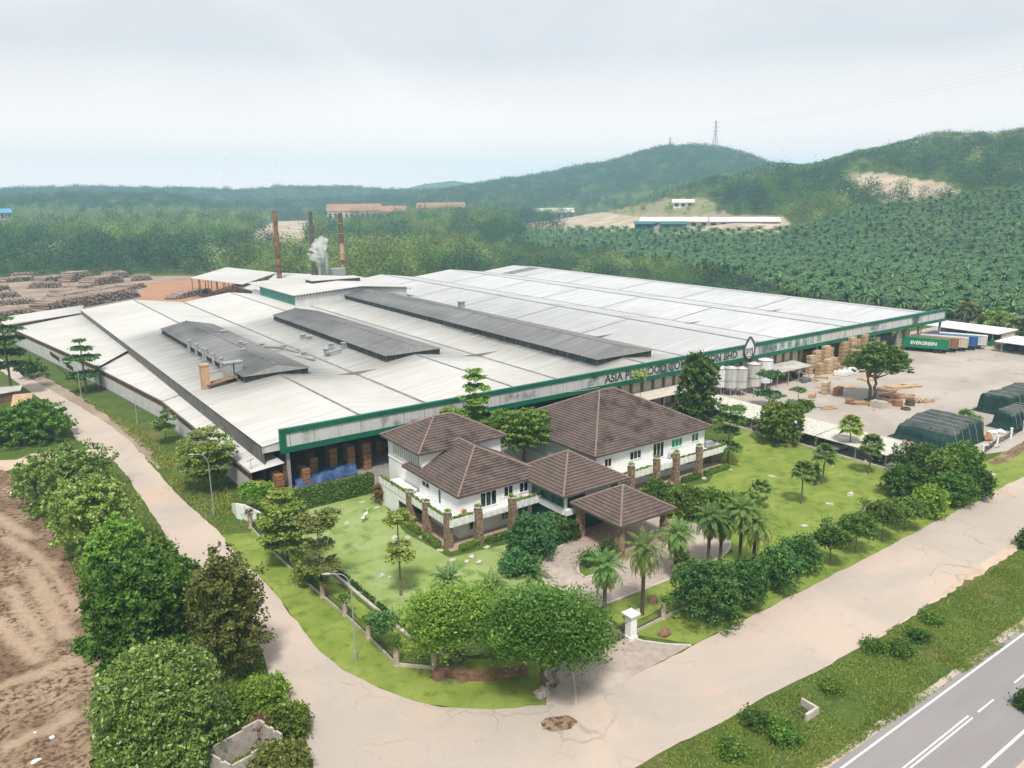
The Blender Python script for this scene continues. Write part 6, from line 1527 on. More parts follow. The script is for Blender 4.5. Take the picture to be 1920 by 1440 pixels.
def car(label, x, y, rz, col, s=1.0):
    m = mat('car_paint', col, .3, spec=.5, metal=.2); o = thing('parked_car', label, 'car', (x, y, 0), rz)
    prof = [(-2.1, .45), (-2.12, .85), (-1.95, 1.0), (-1.35, 1.03), (-.75, 1.46), (.55, 1.48), (1.2, 1.05), (1.95, .92), (2.15, .72), (2.15, .4)]
    mb = MB(); n_ = len(prof)
    for sg in (-1, 1): pass
    def wd(z): return .86 if z < 1.05 else .68
    vs = [(px_, -wd(pz), pz) for px_, pz in prof] + [(px_, wd(pz), pz) for px_, pz in prof]
    mb.add(vs, [tuple(range(n_)), tuple(range(2 * n_ - 1, n_ - 1, -1))] + [(i, n_ + i, n_ + (i + 1) % n_, (i + 1) % n_) for i in range(n_)]); bd = link('car_body', mb.mesh('car_body', m), o)
    bv = bd.modifiers.new('bevel', 'BEVEL'); bv.width = .08; bv.segments = 2
    mb = MB()
    mb.quad((-1.28, -.70, 1.09), (-1.28, .70, 1.09), (-.82, .62, 1.44), (-.82, -.62, 1.44)); mb.quad((.62, -.62, 1.46), (.62, .62, 1.46), (1.12, .72, 1.12), (1.12, -.72, 1.12))
    for q in mb.v: pass
    mb.v = [(a + (.03 if a > 0 else -.03), b_, c + .03) for a, b_, c in mb.v]; link('windscreen', mb.mesh('windscreen', DARKGLASS), o)
    for sg in (-1, 1):
        mb = MB(); mb.quad((-1.2, sg * .845, 1.07), (1.05, sg * .845, 1.09), (.5, sg * .72, 1.43), (-.72, sg * .72, 1.42)); link('side_window', mb.mesh('side_window', DARKGLASS), o)
    for wx in (-1.3, 1.35):
        for sg in (-1, 1):
            mb = MB(); mb.tube([(wx, sg * .70, .32), (wx, sg * .89, .32)], .32, 16); w_ = link('wheel', mb.mesh('wheel', DARK), o); mb = MB(); mb.tube([(wx, sg * .89, .32), (wx, sg * .90, .32)], .2, 12); link('hub', mb.mesh('hub', STEEL), w_)
    for sg in (-1, 1): mb = MB(); mb.box(2.1, 2.17, sg * .6 - .16, sg * .6 + .16, .62, .76); link('headlight', mb.mesh('headlight', WHITE), o)
    o.scale = (s, s, s); return o
for lb, y, col in [('silver car parked under the carport behind a fan palm', 73.4, (.50, .51, .52)), ('black car at the near end of the carport', 65.6, (.012, .012, .014)), ('dark car two bays up from the silver one', 80.5, (.02, .022, .03)), ('dark grey car beside the silver one under the carport', 76.6, (.06, .06, .065)), ('black car deep under the middle of the carport', 86.0, (.015, .015, .018))]: car(lb, 124.9, y, R(180), col)
# sheds at the far side of the yard
o = thing('storage_shed', 'long lean-to shed with a flat white roof at the far yard edge', 'shed', (247, 100, 0))
mb = MB(); mb.box(246.5, 260, 99.5, 123, 3.6, 3.8); mb.build('roof', FARWHITE, o); mb = MB(); mb.box(259, 259.4, 100, 122.5, 0, 3.6); mb.build('rear_wall', CONC_DARK, o); mb = MB(); mb.box(250.5, 259, 100, 100.3, 0, 3.6); mb.build('end_wall', PALEWALL, o)
for y in (101, 108, 115, 122): mb = MB(); mb.box(247, 247.25, y, y + .25, 0, 3.6); mb.build('post', STEEL, o)
o = thing('storage_shed', 'second lower shed with a white roof at the frame edge', 'shed', (240, 86, 0))
mb = MB(); mb.box(238.5, 252, 72, 97, 2.9, 3.1); mb.build('roof', FARWHITE, o); mb = MB(); mb.box(251, 251.3, 72, 96.8, 0, 2.9); mb.build('rear_wall', CONC_DARK, o)
for y in (74, 81, 88, 95): mb = MB(); mb.box(239, 239.2, y, y + .2, 0, 2.9); mb.build('post', STEEL, o)
for k, (px, py, col, lb) in enumerate([(1857, 647, (.02, .25, .10), 'green steel cage skip by the far sheds'), (1878, 652, (.30, .16, .09), 'brown heap under the lower shed roof'), (1895, 657, (.05, .10, .07), 'dark green machine under the lower shed roof')]):
    g = G(px, py); o = thing('skip' if k != 1 else 'scrap_heap', lb, 'skip' if k != 1 else 'scrap', (g[0], g[1], 0)); m_ = mat('skip_paint', col, .7); mb = MB()
    mb.add([(-2, -1, 0), (2, -1, 0), (2, 1, 0), (-2, 1, 0), (-2.5, -1.2, 1.5), (2.5, -1.2, 1.5), (2.5, 1.2, 1.5), (-2.5, 1.2, 1.5)], [(0, 3, 2, 1), (0, 1, 5, 4), (1, 2, 6, 5), (2, 3, 7, 6), (3, 0, 4, 7)]); link('bin', mb.mesh('bin', m_), o)
    mb = MB()
    for x in (-2.4, -.8, .8, 2.4): mb.bar((x, -1.25, 0), (x, -1.25, 1.9), .12)
    mb.bar((-2.5, -1.25, 1.9), (2.5, -1.25, 1.9), .12); link('rail', mb.mesh('rail', m_), o)
# fences: white roadside posts by the yard, pillars with planters along the garden
def fence_run(label, pts, h=1.5, post='round', pm=None, wall=.35, bars=True, ph=2.0, planter=True, bm=DARK, pr=.3):
    A = [Vector((p[0], p[1], 0)) for p in pts]; o = thing('fence', label, 'fence', tuple(A[0])); off_ = A[0]
    for p in A:
        q = p - off_; mb = MB()
        if post == 'round': mb.lathe([(pr * 1.15, 0), (pr * 1.15, .15), (pr, .2), (pr * .95, ph - .15), (pr * 1.2, ph - .1), (pr * 1.2, ph), (.01, ph)], tuple(q), 14)
        else: mb.box(q.x - pr, q.x + pr, q.y - pr, q.y + pr, 0, ph); mb.box(q.x - pr * 1.25, q.x + pr * 1.25, q.y - pr * 1.25, q.y + pr * 1.25, ph, ph + .12)
        pl = link('pillar', mb.mesh('pillar', pm or ROCK), o)
        if planter:
            rng = np.random.default_rng(int(abs(p.x * 31 + p.y))); V, F = clump_cloud(rng, [(q.x, q.y, ph + .15, .45, .45, .32)], 260, .13, 10, .14, -.6, .1); link('planting', np_mesh('planting', V, F, LF['mid']), pl)
    for a, b_ in zip(A, A[1:]):
        a, b_ = a - off_, b_ - off_; d = (b_ - a); L_ = d.length; d.normalize(); q = Vector((-d.y, d.x, 0)) * .09; a2, b2 = a + d * pr, b_ - d * pr
        mb = MB(); mb.bar(a2 + Vector((0, 0, wall / 2)), b2 + Vector((0, 0, wall / 2)), .2, wall); link('base_wall', mb.mesh('base_wall', KERB), o)
        if bars:
            mb = MB(); k = int(L_ / .17)
            mb.bar(a2 + Vector((0, 0, wall + .1)), b2 + Vector((0, 0, wall + .1)), .04); 
            seg = 10; tp = [a2.lerp(b2, i / seg) + Vector((0, 0, h - .28 * math.sin(math.pi * i / seg))) for i in range(seg + 1)]
            mb.tube(tp, .025, 5, cap=False)
            for i in range(1, k):
                f = i / k; p = a2.lerp(b2, f); mb.bar(p + Vector((0, 0, wall)), p + Vector((0, 0, h - .28 * math.sin(math.pi * f) + .08)), .025)
            link('railing', mb.mesh('railing', bm), o)
    return o
PEACH = mat('peach_pillar', (.52, .42, .34), .85, (.38, .30, .25), 2.0)
fence_run('garden fence of stone pillars with planters and dark railings by the corner lawn', [G(x, y)[:2] for x, y in [(471, 990), (512, 1035), (560, 1082), (606, 1120), (648, 1155), (692, 1196), (744, 1248), (815, 1255)]], pm=PEACH, pr=.3)
fence_run('low fence with a planter pillar beside the white gate post', [(52.3, 52.1), (57.4, 52.3), (64, 52.6), (72, 53), (80, 53.4), (90, 53.9), (100, 54.4), (112, 55), (125, 55.8)], pm=PEACH, pr=.28)
fence_run('white post fence along the yard, ending at the frame edge', [(141, 56.7), (148.5, 57.6), (155.3, 58.1), (162, 58.6), (169, 59), (176, 59.4), (184, 60)], pm=WHITE, pr=.22, ph=2.1, planter=False, h=1.5)
sheet('soil_bank', jag([(138, 54.5), (150, 55.6), (190, 58.4), (190, 56.0), (150, 53.5), (143, 52.8), (138, 53.3)], .8, .3, 8), .03, EARTH)
# entrance gate
g = G(1182, 1196); o = thing('gate_post', 'white capped square gate post beside the entrance gate', 'gate post', (g[0], g[1], 0))
mb = MB(); mb.box(-.55, .55, -.55, .55, 0, .35); mb.box(-.45, .45, -.45, .45, .35, 2.6); link('post', mb.mesh('post', WHITE), o); mb = MB(); mb.box(-.62, .62, -.62, .62, 2.6, 2.78); mb.add([(-.7, -.7, 2.78), (.7, -.7, 2.78), (.7, .7, 2.78), (-.7, .7, 2.78), (-.7, -.7, 2.92), (.7, -.7, 2.92), (.7, .7, 2.92), (-.7, .7, 2.92), (0, 0, 3.25)], [(0, 1, 5, 4), (1, 2, 6, 5), (2, 3, 7, 6), (3, 0, 4, 7), (4, 5, 8), (5, 6, 8), (6, 7, 8), (7, 4, 8)]); link('cap', mb.mesh('cap', WHITE), o)
a, b_ = Vector(G(1171, 1197)), Vector(G(1098, 1228)); o = thing('sliding_gate', 'dark steel bar gate closing the entrance, partly behind the corner tree', 'gate', tuple(a))
d = b_ - a; mb = MB(); mb.bar((0, 0, .15), d + Vector((0, 0, .15)), .1); mb.bar((0, 0, 1.7), d + Vector((0, 0, 1.35)), .08); link('frame', mb.mesh('frame', DARK), o); mb = MB()
for i in range(33): f = i / 32; p = d * f; mb.bar(p + Vector((0, 0, .15)), p + Vector((0, 0, 1.9 - .35 * f)), .045)
link('bars', mb.mesh('bars', DARK), o)
# stone name wall under the corner trees and rocks
rg = random.Random(12)
def rock(label, x, y, sx, sy, sz, m_, seed, name='boulder', z=0):
    bm = bmesh.new(); bmesh.ops.create_icosphere(bm, subdivisions=3, radius=1)
    for v in bm.verts:
        n_ = noise.noise(v.co * 1.1 + Vector((seed * 3.1, 0, 0))) * .35 + noise.noise(v.co * 2.7 + Vector((0, seed, 0))) * .15; v.co *= 1 + n_
        v.co = Vector((v.co.x * sx, v.co.y * sy, max(-.3, v.co.z) * sz + .25 * sz))
    me = bpy.data.meshes.new('boulder'); bm.to_mesh(me); bm.free(); me.materials.append(m_); o = link(name, me); o.location = (x, y, z); return tag(o, label, 'rock')
A, Bq = Vector((32.7, 58.0, 0)), Vector((39.7, 53.3, 0)); o = thing('name_wall', 'low curved red stone wall in the shade of the corner trees', 'wall', tuple(A)); d = Bq - A; mb = MB(); pts = []
for i in range(13): f = i / 12; p = d * f; q = Vector((d.y, -d.x, 0)).normalized() * (-1.0 * math.sin(math.pi * f)); pts.append(p - q)
for p, q in zip(pts, pts[1:]): mb.bar(p + Vector((0, 0, .32)), q + Vector((0, 0, .32)), .6, .7)
link('wall_body', mb.mesh('wall_body', ROCKBROWN), o)
mb = MB()
for p, q in zip(pts, pts[1:]): mb.bar(p + Vector((0, 0, .74)), q + Vector((0, 0, .74)), .7, .14)
link('coping', mb.mesh('coping', ROCKBROWN), o)
for k, (px, py, s, m_, lb) in enumerate([(1017, 1302, .75, ROCK, 'pale boulder at the corner of the gate apron'), (826, 1268, .9, ROCKBROWN, 'reddish boulder at the end of the stone name wall'), (868, 1275, .6, ROCKBROWN, 'small reddish boulder in the tree shade'), (822, 1224, .8, ROCK, 'pale boulder on top of the rockery beside the fence end'), (1246, 1190, .7, ROCKBROWN, 'flat brown rock on the grass by the gate fence'), (1224, 1128, .7, ROCKBROWN, 'brown rock near the palm trunks at the gate'), (1196, 1150, .55, ROCK, 'pale rock behind the white gate post'), (885, 1046, .45, ROCK, 'pale lawn stone nearest the trailing pillar hedge'), (876, 1054, .4, ROCK, 'pale lawn stone in the group, closest to the corner lawn tree'), (898, 1056, .42, ROCK, 'pale lawn stone in the group, nearest the rounded shrub'), (717, 1081, .42, ROCK, 'round hollow looking stone on the lawn'), (731, 1083, .25, ROCK, 'small stone next to the hollow looking one'), (1594, 928, .55, ROCK, 'mushroom like pale stone in the middle of the right lawn'), (1560, 876, .35, ROCK, 'pale stone by the fan palm trunk'), (1624, 865, .4, ROCK, 'pale stone at the carport kerb'), (740, 1010, .5, ROCK, 'pale stone at the foot of the slim lawn tree shrubs')]):
    g = G(px, py); rock(lb, g[0], g[1], s, s * .8, s * .75, m_, k + 1)
rg = random.Random(4)
for k in range(16):
    a = rg.random() * 6.28; q = rg.random() ** .5; g = G(872, 1206); rock('pale rubble stone of the rockery showing between the two corner trees', g[0] + 1.9 * q * math.cos(a), g[1] + 1.2 * q * math.sin(a), rg.uniform(.35, .6), rg.uniform(.3, .5), rg.uniform(.3, .55), ROCK, 40 + k, 'rubble_stone', z=.9 * (1 - q)); 
    bpy.data.objects[-1] if False else None
for o_ in bpy.data.objects:
    if o_.name.startswith('rubble_stone'): o_['group'] = 'rubble stones of the rockery'
# stepping stones
for k, (px, py, lb) in enumerate([(679, 942, 'square paving slab on the lawn nearest the tall hedge'), (707, 952, 'square paving slab by the reddish shrub'), (650, 981, 'oval pale slab alone on the left lawn'), (764, 1008, 'paving slab beside the side terrace hedge'), (792, 1008, 'paving slab before the middle side pillar'), (825, 1032, 'paving slab before the corner pillar'), (848, 1050, 'paving slab nearest the lawn stones'), (913, 1026, 'paving slab between the two front pillars'), (1320, 897, 'paving slab below the last stone pillar'), (1368, 880, 'pale slab by the layered lawn tree'), (1447, 893, 'paving slab alone on the right lawn'), (1555, 945, 'paving slab near the mushroom like stone'), (1508, 986, 'small round slab towards the road side row'), (1862, 890, 'white slab on the verge beyond the clump')]):
    g = G(px, py); mb = MB(); s = .55 if px < 1000 else .65; rz_ = k * .5
    c_, s_ = math.cos(rz_), math.sin(rz_); mb.prism([(g[0] + s * (x * c_ - y * s_), g[1] + s * (x * s_ + y * c_)) for x, y in [(-.8, -.5), (.75, -.55), (.85, .5), (-.7, .6)]], -.02, .07); tag(mb.build('paving_slab', ROCK), lb, 'slab')
# heron ornaments
for k, (px, py) in enumerate([(681, 980), (686, 976)]):
    g = G(px, py); o = thing('bird_ornament', ['shorter white bird ornament on the left lawn', 'taller white bird ornament on the left lawn'][k], 'ornament', (g[0], g[1], 0)); s = .9 + .3 * k
    mb = MB(); mb.tube([(-.35 * s, 0, .75 * s), (0, 0, .8 * s), (.2 * s, 0, .95 * s), (.22 * s, 0, 1.3 * s), (.3 * s, 0, 1.42 * s), (.5 * s, 0, 1.38 * s)], [.04, .2 * s, .14 * s, .06 * s, .07 * s, .015], 10); link('body', mb.mesh('body', WHITE), o); mb = MB(); mb.tube([(0, .05, 0), (0, .05, .75 * s)], .03, 6); link('leg', mb.mesh('leg', DARK), o); mb = MB(); mb.tube([(0, -.05, 0), (0, -.05, .75 * s)], .03, 6); link('leg', mb.mesh('leg', DARK), o)
# drain along the left lawn
a, b_ = G(608, 1062), G(770, 1198); o = MB(); d = (Vector(b_) - Vector(a)); o.bar(Vector(a) + Vector((0, 0, .1)), Vector(b_) + Vector((0, 0, .1)), .35, .3); tag(o.build('drain_wall', KERB), 'pale concrete drain edge running along the left lawn', 'drain')
q = Vector((-d.y, d.x, 0)).normalized() * -.55; a2 = Vector(a) - q; b2 = Vector(b_) - q
rng = np.random.default_rng(3); n_ = 3000; f = rng.random(n_); gap = np.sin(f * 40) > -.75; f = f[gap]; C = np.array(a2)[None] + f[:, None] * (np.array(b2) - np.array(a2))[None] + rng.normal(size=(len(f), 3)) * [.16, .16, 0] + np.stack([0 * f, 0 * f, rng.uniform(.05, .55, len(f))], 1)
V, F = leaf_quads(rng, C, rng.normal(size=(len(f), 3)) + [0, 0, .5], .14); tag(link('low_hedge', np_mesh('low_hedge', V, F, LF['dark'])), 'low broken dark hedge beside the concrete drain edge', 'hedge')
# white curved wall at the corner by the lean-to
o = thing('curved_wall', 'white curved garden wall at the road corner by the warehouse end', 'wall', G(455, 975)); c0 = Vector(G(455, 975)); mb = MB(); P1 = [Vector(G(x, y)) for x, y in [(437, 958), (446, 972), (462, 976), (482, 975), (505, 985)]]; hs_ = [1.2, 2.3, 2.4, 1.5, 1.2]
for i in range(4):
    p, q = P1[i] - c0, P1[i + 1] - c0; d = (q - p).normalized(); w = Vector((-d.y, d.x, 0)) * .12
    mb.add([p - w, p + w, q + w, q - w, p - w + Vector((0, 0, hs_[i])), p + w + Vector((0, 0, hs_[i])), q + w + Vector((0, 0, hs_[i + 1])), q - w + Vector((0, 0, hs_[i + 1]))], [(4, 5, 6, 7), (0, 1, 5, 4), (2, 3, 7, 6), (1, 2, 6, 5), (3, 0, 4, 7)])
link('wall_body', mb.mesh('wall_body', WHITE), o)
# drive island
isl = [G(x, y)[:2] for x, y in [(1083, 1062), (1090, 1050), (1112, 1042), (1140, 1038), (1150, 1046), (1140, 1062), (1120, 1078), (1098, 1084), (1085, 1076)]]; isl = isl[::-1] if False else isl
sheet('drive_island', isl, .07, VERGE); kerb('kerb', isl, .25, .18, closed=True)
# street lamps
def lamp(label, px, pyb, pyt, armx):
    g, _, h = gp(px, pyb, 10, pyt); o = thing('street_lamp', label, 'street lamp', (g[0], g[1], 0), 0, 'street lamps along the road'); d = Vector((armx[0], armx[1], 0)).normalized(); mb = MB(); k = [(0, 0, 0), (0, 0, h * .82)]; mb.tube([(0, 0, 0), (0, 0, 1.0)], .14, 10); mb.tube(k, [.08, .055], 10)
    link('pole', mb.mesh('pole', LAMPM), o); mb = MB(); pts = [(0, 0, h * .82)] + [tuple(d * (1.1 * (1 - math.cos(a))) + Vector((0, 0, h * .82 + (h * .18) * math.sin(a)))) for a in np.linspace(.2, 1.57, 7)] + [tuple(d * 2.0 + Vector((0, 0, h)))]; mb.tube(pts, .04, 8); link('arm', mb.mesh('arm', LAMPM), o)
    mb = MB(); mb.tube([d * 1.9 + Vector((0, 0, h)), d * 2.2 + Vector((0, 0, h + .02)), d * 2.75 + Vector((0, 0, h - .02))], [.06, .12, .05], 10); link('lamp_head', mb.mesh('lamp_head', CONC), o)
LAMPM = mat('lamp_steel', (.40, .44, .44), .5, metal=.4)
lv = -rt[:2]
for lb, px, b_, t_ in [('street lamp on the corner verge, in front of the planter pillars', 667, 1238, 1076), ('street lamp by the bright yellow green layered tree', 401, 965, 852), ('thin street lamp at the middle of the white roadside wall', 258, 795, 742), ('street lamp beside the four whorled layered tree', 153, 748, 678), ('street lamp at the far end of the roadside wall', 45, 697, 640)]: lamp(lb, px, b_, t_, lv)
# roofless block ruin in the undergrowth
RW = mat('grey_block_wall', (.50, .455, .41), .95, (.36, .31, .27), 1.6, bump=.3); o = thing('block_ruin', 'roofless grey block ruin overgrown beside the glossy bush', 'ruin', (13.5, 56.5, 0))
def rwall(p, q, h0, h1, holes=()):
    p, q = Vector((*p, 0)), Vector((*q, 0)); d = q - p; L_ = d.length; d.normalize(); w = Vector((-d.y, d.x, 0)) * .09; n_ = int(L_ / .4); mb = MB(); rg = random.Random(int(p.x * 9))
    for r_ in range(12):
        for i in range(n_ + 1):
            x0 = max(0, i * .4 - (.2 if r_ % 2 else 0)); x1 = min(L_, x0 + .39 if i or not r_ % 2 else .19); f = (x0 + x1) / 2 / L_; z0 = r_ * .2
            if x1 - x0 < .05 or z0 + .1 > h0 + (h1 - h0) * f + rg.uniform(-.08, .08): continue
            if any(a < (x0 + x1) / 2 < b_ and c < z0 + .1 < e_ for a, b_, c, e_ in holes): continue
            a, b_ = p + d * x0, p + d * x1; mb.add([a - w + Vector((0, 0, z0)), b_ - w + Vector((0, 0, z0)), b_ + w + Vector((0, 0, z0)), a + w + Vector((0, 0, z0)), a - w + Vector((0, 0, z0 + .19)), b_ - w + Vector((0, 0, z0 + .19)), b_ + w + Vector((0, 0, z0 + .19)), a + w + Vector((0, 0, z0 + .19))], [(0, 3, 2, 1), (4, 5, 6, 7), (0, 1, 5, 4), (1, 2, 6, 5), (2, 3, 7, 6), (3, 0, 4, 7)])
    mb.build('block_wall', RW, o)
rwall((11.2, 57.6), (15.6, 58.5), 2.1, 2.4); rwall((15.65, 58.4), (16.5, 55.6), 2.3, 2.3); rwall((12.3, 54.9), (16.4, 55.5), 1.9, 2.3, [(1.3, 3.0, .5, 1.5)]); rwall((11.2, 57.4), (12.2, 55.0), 2.0, 1.9)
B('dead brown creeper hanging over the ruin wall', 496, 1395, 40, 1345, 700, .16, 'red', 330, nl=5)
# rusty sheds at the frame edge, junk
for k, (lb, pts, m_) in enumerate([('low shed with rusty brown sheet roof at the frame edge', [(20, 762), (58, 752), (62, 736), (24, 740)], RUSTPALE), ('low shed with weathered grey sheet roof beside the rusty one', [(-40, 745), (38, 732), (42, 722), (-40, 730)], CONC)]):
    V = [G(x, y, 2.3 + (.5 if i > 1 else 0)) for i, (x, y) in enumerate(pts)]; o = thing('rusty_shed', lb, 'shed', (V[0][0], V[0][1], 0)); mb = MB(); mb.add(V + [(a, b_, c - .1) for a, b_, c in V], [(0, 1, 2, 3), (7, 6, 5, 4), (0, 4, 5, 1), (1, 5, 6, 2), (2, 6, 7, 3), (3, 7, 4, 0)]); mb.build('roof', m_, o)
    cx = sum(v[0] for v in V) / 4; cy_ = sum(v[1] for v in V) / 4
    mb = MB(); W_ = [((v[0] - cx) * .85 + cx, (v[1] - cy_) * .85 + cy_) for v in V]; 
    for a, b_ in zip(W_, W_[1:] + W_[:1]): mb.quad((*a, 0), (*b_, 0), (*b_, 2.25), (*a, 2.25))
    mb.build('wall', BROWNBAND, o)
# drain box on the verge by the highway
g = G(1508, 1338); o = thing('drain_box', 'open concrete drain box in the grass verge by the highway', 'drain', (g[0], g[1], 0)); mb = MB()
for x0, x1, y0, y1 in ((-.9, .9, -.85, -.6), (.65, .9, -.6, .85)): mb.box(x0, x1, y0, y1, 0, .75)
link('rim', mb.mesh('rim', KERB), o); mb = MB(); mb.box(-.85, .65, -.6, .85, 0, .05); link('pit_floor', mb.mesh('pit_floor', DARK), o)
# overhead service cable from the fascia to the main roof
mb = MB(); a, b_ = Vector((86, 112.3, 9.0)), Vector((88, 97, 12.3)); mb.tube([a.lerp(b_, i / 8) - Vector((0, 0, .5 * math.sin(math.pi * i / 8))) for i in range(9)], .05, 5); tag(mb.build('cable', CONC), 'thin pale cable from the fascia to the main office roof', 'cable')
# blue tarpaulin sheet over boards in the loading bay
Vt, Ft = [], []
for j in range(9):
    for i in range(25):
        x, y = 39.6 + i * .43, 113.6 + j * .36; Vt.append((x, y, max(.1, 1.0 + .8 * (i / 24) + .6 * noise.noise(Vector((x * .6, y * .6, 1))) + .4 * noise.noise(Vector((x * 1.7, y * 1.7, 4))) - .9 * max(0, 2 - j) * .8)))
for j in range(8):
    for i in range(24): a = j * 25 + i; Ft.append((a, a + 1, a + 26, a + 25))
o = link('blue_tarpaulin', np_mesh('blue_tarpaulin', Vt, Ft, mat('blue_sheet', (.008, .04, .13), .5, (.05, .10, .20), 1.5))); tag(o, 'crumpled bright blue tarpaulin over boards behind the clipped hedge', 'tarpaulin')
# ------------------------------------------------------------------ rough grass and weeds
GR = leafmat('grass_blades', (.07, .105, .014), (.125, .165, .028), (.24, .24, .075), trans=.2, k_=1.65)
def grass(name, label, polys, n_, size, seed, up=1.0, keep=None):
    rng = np.random.default_rng(seed); C = []
    for pl in polys:
        x0, x1, y0, y1 = min(p[0] for p in pl), max(p[0] for p in pl), min(p[1] for p in pl), max(p[1] for p in pl); q = np.stack([rng.uniform(x0, x1, n_ * 2), rng.uniform(y0, y1, n_ * 2)], 1); q = q[inpoly(q[:, 0], q[:, 1], pl)]
        d = np.array([noise.noise(Vector((a * .16, b_ * .16, 2))) + .6 * noise.noise(Vector((a * .6, b_ * .6, 5))) for a, b_ in q]); q = q[d + rng.normal(size=len(d)) * .22 > -.12]; d2 = len(q); C.append(q)
    C = np.concatenate(C); k = len(C); hgt2 = np.array([.6 + 1.2 * max(0, noise.noise(Vector((a * .22, b_ * .22, 9)))) for a, b_ in C]) * size
    V, F = [], []
    for m in range(4):
        a = rng.uniform(0, 6.28, k); o_ = rng.normal(size=(k, 2)) * size * .35; base = np.concatenate([C + o_, np.full((k, 1), .01)], 1); w = np.stack([np.cos(a), np.sin(a), 0 * a], 1) * size * .16; ln = rng.normal(size=(k, 2)) * size * .35; tip = base + np.concatenate([ln, (hgt2 * rng.uniform(.6, 1.2, k))[:, None]], 1)
        V.append(np.stack([base - w, base + w, tip + w * .3, tip - w * .3], 1).reshape(-1, 3))
    V = np.concatenate(V); F = np.arange(len(V)).reshape(-1, 4); tag(link(name, np_mesh(name, V, F, GR)), label, 'grass', None, 'stuff')
vergeP = [G(x, y)[:2] for x, y in [(1200, 1440), (1300, 1385), (1480, 1290), (1600, 1228), (1700, 1168), (1850, 1075), (2000, 985), (2050, 1090), (1920, 1186), (1700, 1335), (1545, 1440), (1300, 1560), (1000, 1560)]]
grass('verge_grass', 'rough grass covering the verge between the road and the highway', [vergeP], 42000, .20, 31)
leftP = [G(x, y)[:2] for x, y in [(60, 900), (200, 870), (265, 945), (335, 1055), (470, 1200), (500, 1280), (545, 1380), (580, 1440), (560, 1600), (150, 1600), (215, 1300), (175, 1150), (110, 1000)]]
grass('roadside_weeds', 'weedy undergrowth beneath the roadside thicket', [leftP], 20000, .42, 32)
wallP = [G(x, y)[:2] for x, y in [(150, 742), (215, 778), (300, 832), (440, 930), (470, 985), (415, 1000), (330, 920), (262, 835), (210, 790)]]
grass('wall_weeds', 'patchy weeds between the road and the white roadside wall', [wallP], 7000, .35, 33)
for k, (px, py, cw, yt) in enumerate([(1420, 1370, 60, 1335), (1470, 1400, 70, 1352), (1370, 1425, 60, 1395), (1690, 1232, 46, 1205), (1745, 1170, 40, 1148), (1640, 1120 + 105, 44, 1200), (1720, 1205, 36, 1185), (1560, 1300, 40, 1280)]):
    B(['weed clump by the open drain box', 'bushy weed clump below the drain box', 'weed clump at the lower verge end', 'dark weed clump in the middle of the verge', 'spiky weed clump high on the verge', 'broad weed clump in the middle of the verge near the pale road', 'small fern like clump on the verge', 'small weed clump between the drain box and the broad clump'][k], px, py, cw, yt, 900, .18, 'mid' if k % 3 else 'dark', 700 + k, nl=5, name='weed_clump', cat='weeds', group='weed clumps on the verge', spread=.7)
# litter on the field and verge
for k, (px, py) in enumerate([(68, 1430), (98, 1386), (66, 1377)]):
    g = G(px, py); rock(['white rubbish bag on the ploughed field at the lower edge', 'small white scrap on the field', 'crumpled white sheet on the field', 'white scrap under the roadside bushes', 'white scrap in the verge weeds', 'second white scrap low in the verge weeds', 'white scrap at the thicket edge of the field', 'white scrap high on the field'][k], g[0], g[1], [.38, .22, .16][k], .16, .14, WHITE, 90 + k, 'litter', z=.12)
    for o_ in COL.objects:
        if o_.name.startswith('litter'): o_['category'] = 'litter'
# ------------------------------------------------------------------ far land: plantation, forest, hills
def small_crown(rng, n, size, shape='round', hgt_=1.0):
    if shape == 'round':
        lobes = [(0, 0, .62, .8, .8, .40)] + [(math.cos(a) * .5, math.sin(a) * .5, .5 + .12 * math.sin(a * 2.3), .55, .55, .33) for a in np.linspace(0, 6.28, 6)[:-1]]
    elif shape == 'tall':
        lobes = [(0, 0, .75, .5, .5, .28), (.18, .1, .5, .6, .6, .3), (-.2, -.1, .35, .6, .6, .28)]
    else:
        lobes = [(math.cos(a) * .5, math.sin(a) * .5, .45 + .2 * math.sin(3 * a), .5, .5, .42) for a in np.linspace(0, 6.28, 7)[:-1]] + [(0, 0, .7, .5, .5, .32)]
    return clump_cloud(rng, lobes, n, size, 8, size * 1.2, -.5, .12, .45, 1.4, .14)
FMATS = [leafmat('forest_green', (0.045, 0.102, 0.020), (.055, .12, .024), (0.067, 0.136, 0.028), trans=.15, k_=1.45, vv=(.55, 1.4)), leafmat('forest_yellow', (0.105, 0.158, 0.032), (.125, .18, .04), (0.151, 0.202, 0.054), trans=.15, k_=1.45, vv=(.55, 1.4)), leafmat('forest_dark', (0.025, 0.065, 0.026), (.03, .075, .03), (0.038, 0.085, 0.034), trans=.15, k_=1.5, vv=(.6, 1.3)), leafmat('forest_pale', (0.130, 0.180, 0.075), (.15, .20, .085), (0.174, 0.220, 0.099), trans=.15, k_=1.45, vv=(.55, 1.4))]
FP = []   # prototype meshes, 1 m radius by 1 m high
for i, (sh, n_, mi) in enumerate([('round', 620, 0), ('open', 560, 1), ('tall', 480, 2), ('round', 620, 2), ('open', 600, 3), ('round', 560, 1)]):
    V, F = small_crown(np.random.default_rng(400 + i), int(n_ * .8), .19, sh)
    FP.append(np_mesh('crown', V, F, FMATS[mi]))
mb = MB(); mb.tube([(0, 0, -.05), (0, 0, .5)], [.05, .03], 5); FTRUNK = mb.mesh('trunk', BARK)
mb = MB(); mb.tube([(0, 0, -.1), (0, 0, .52)], [.07, .06], 6); PTRUNK = mb.mesh('trunk', BARKDARK)
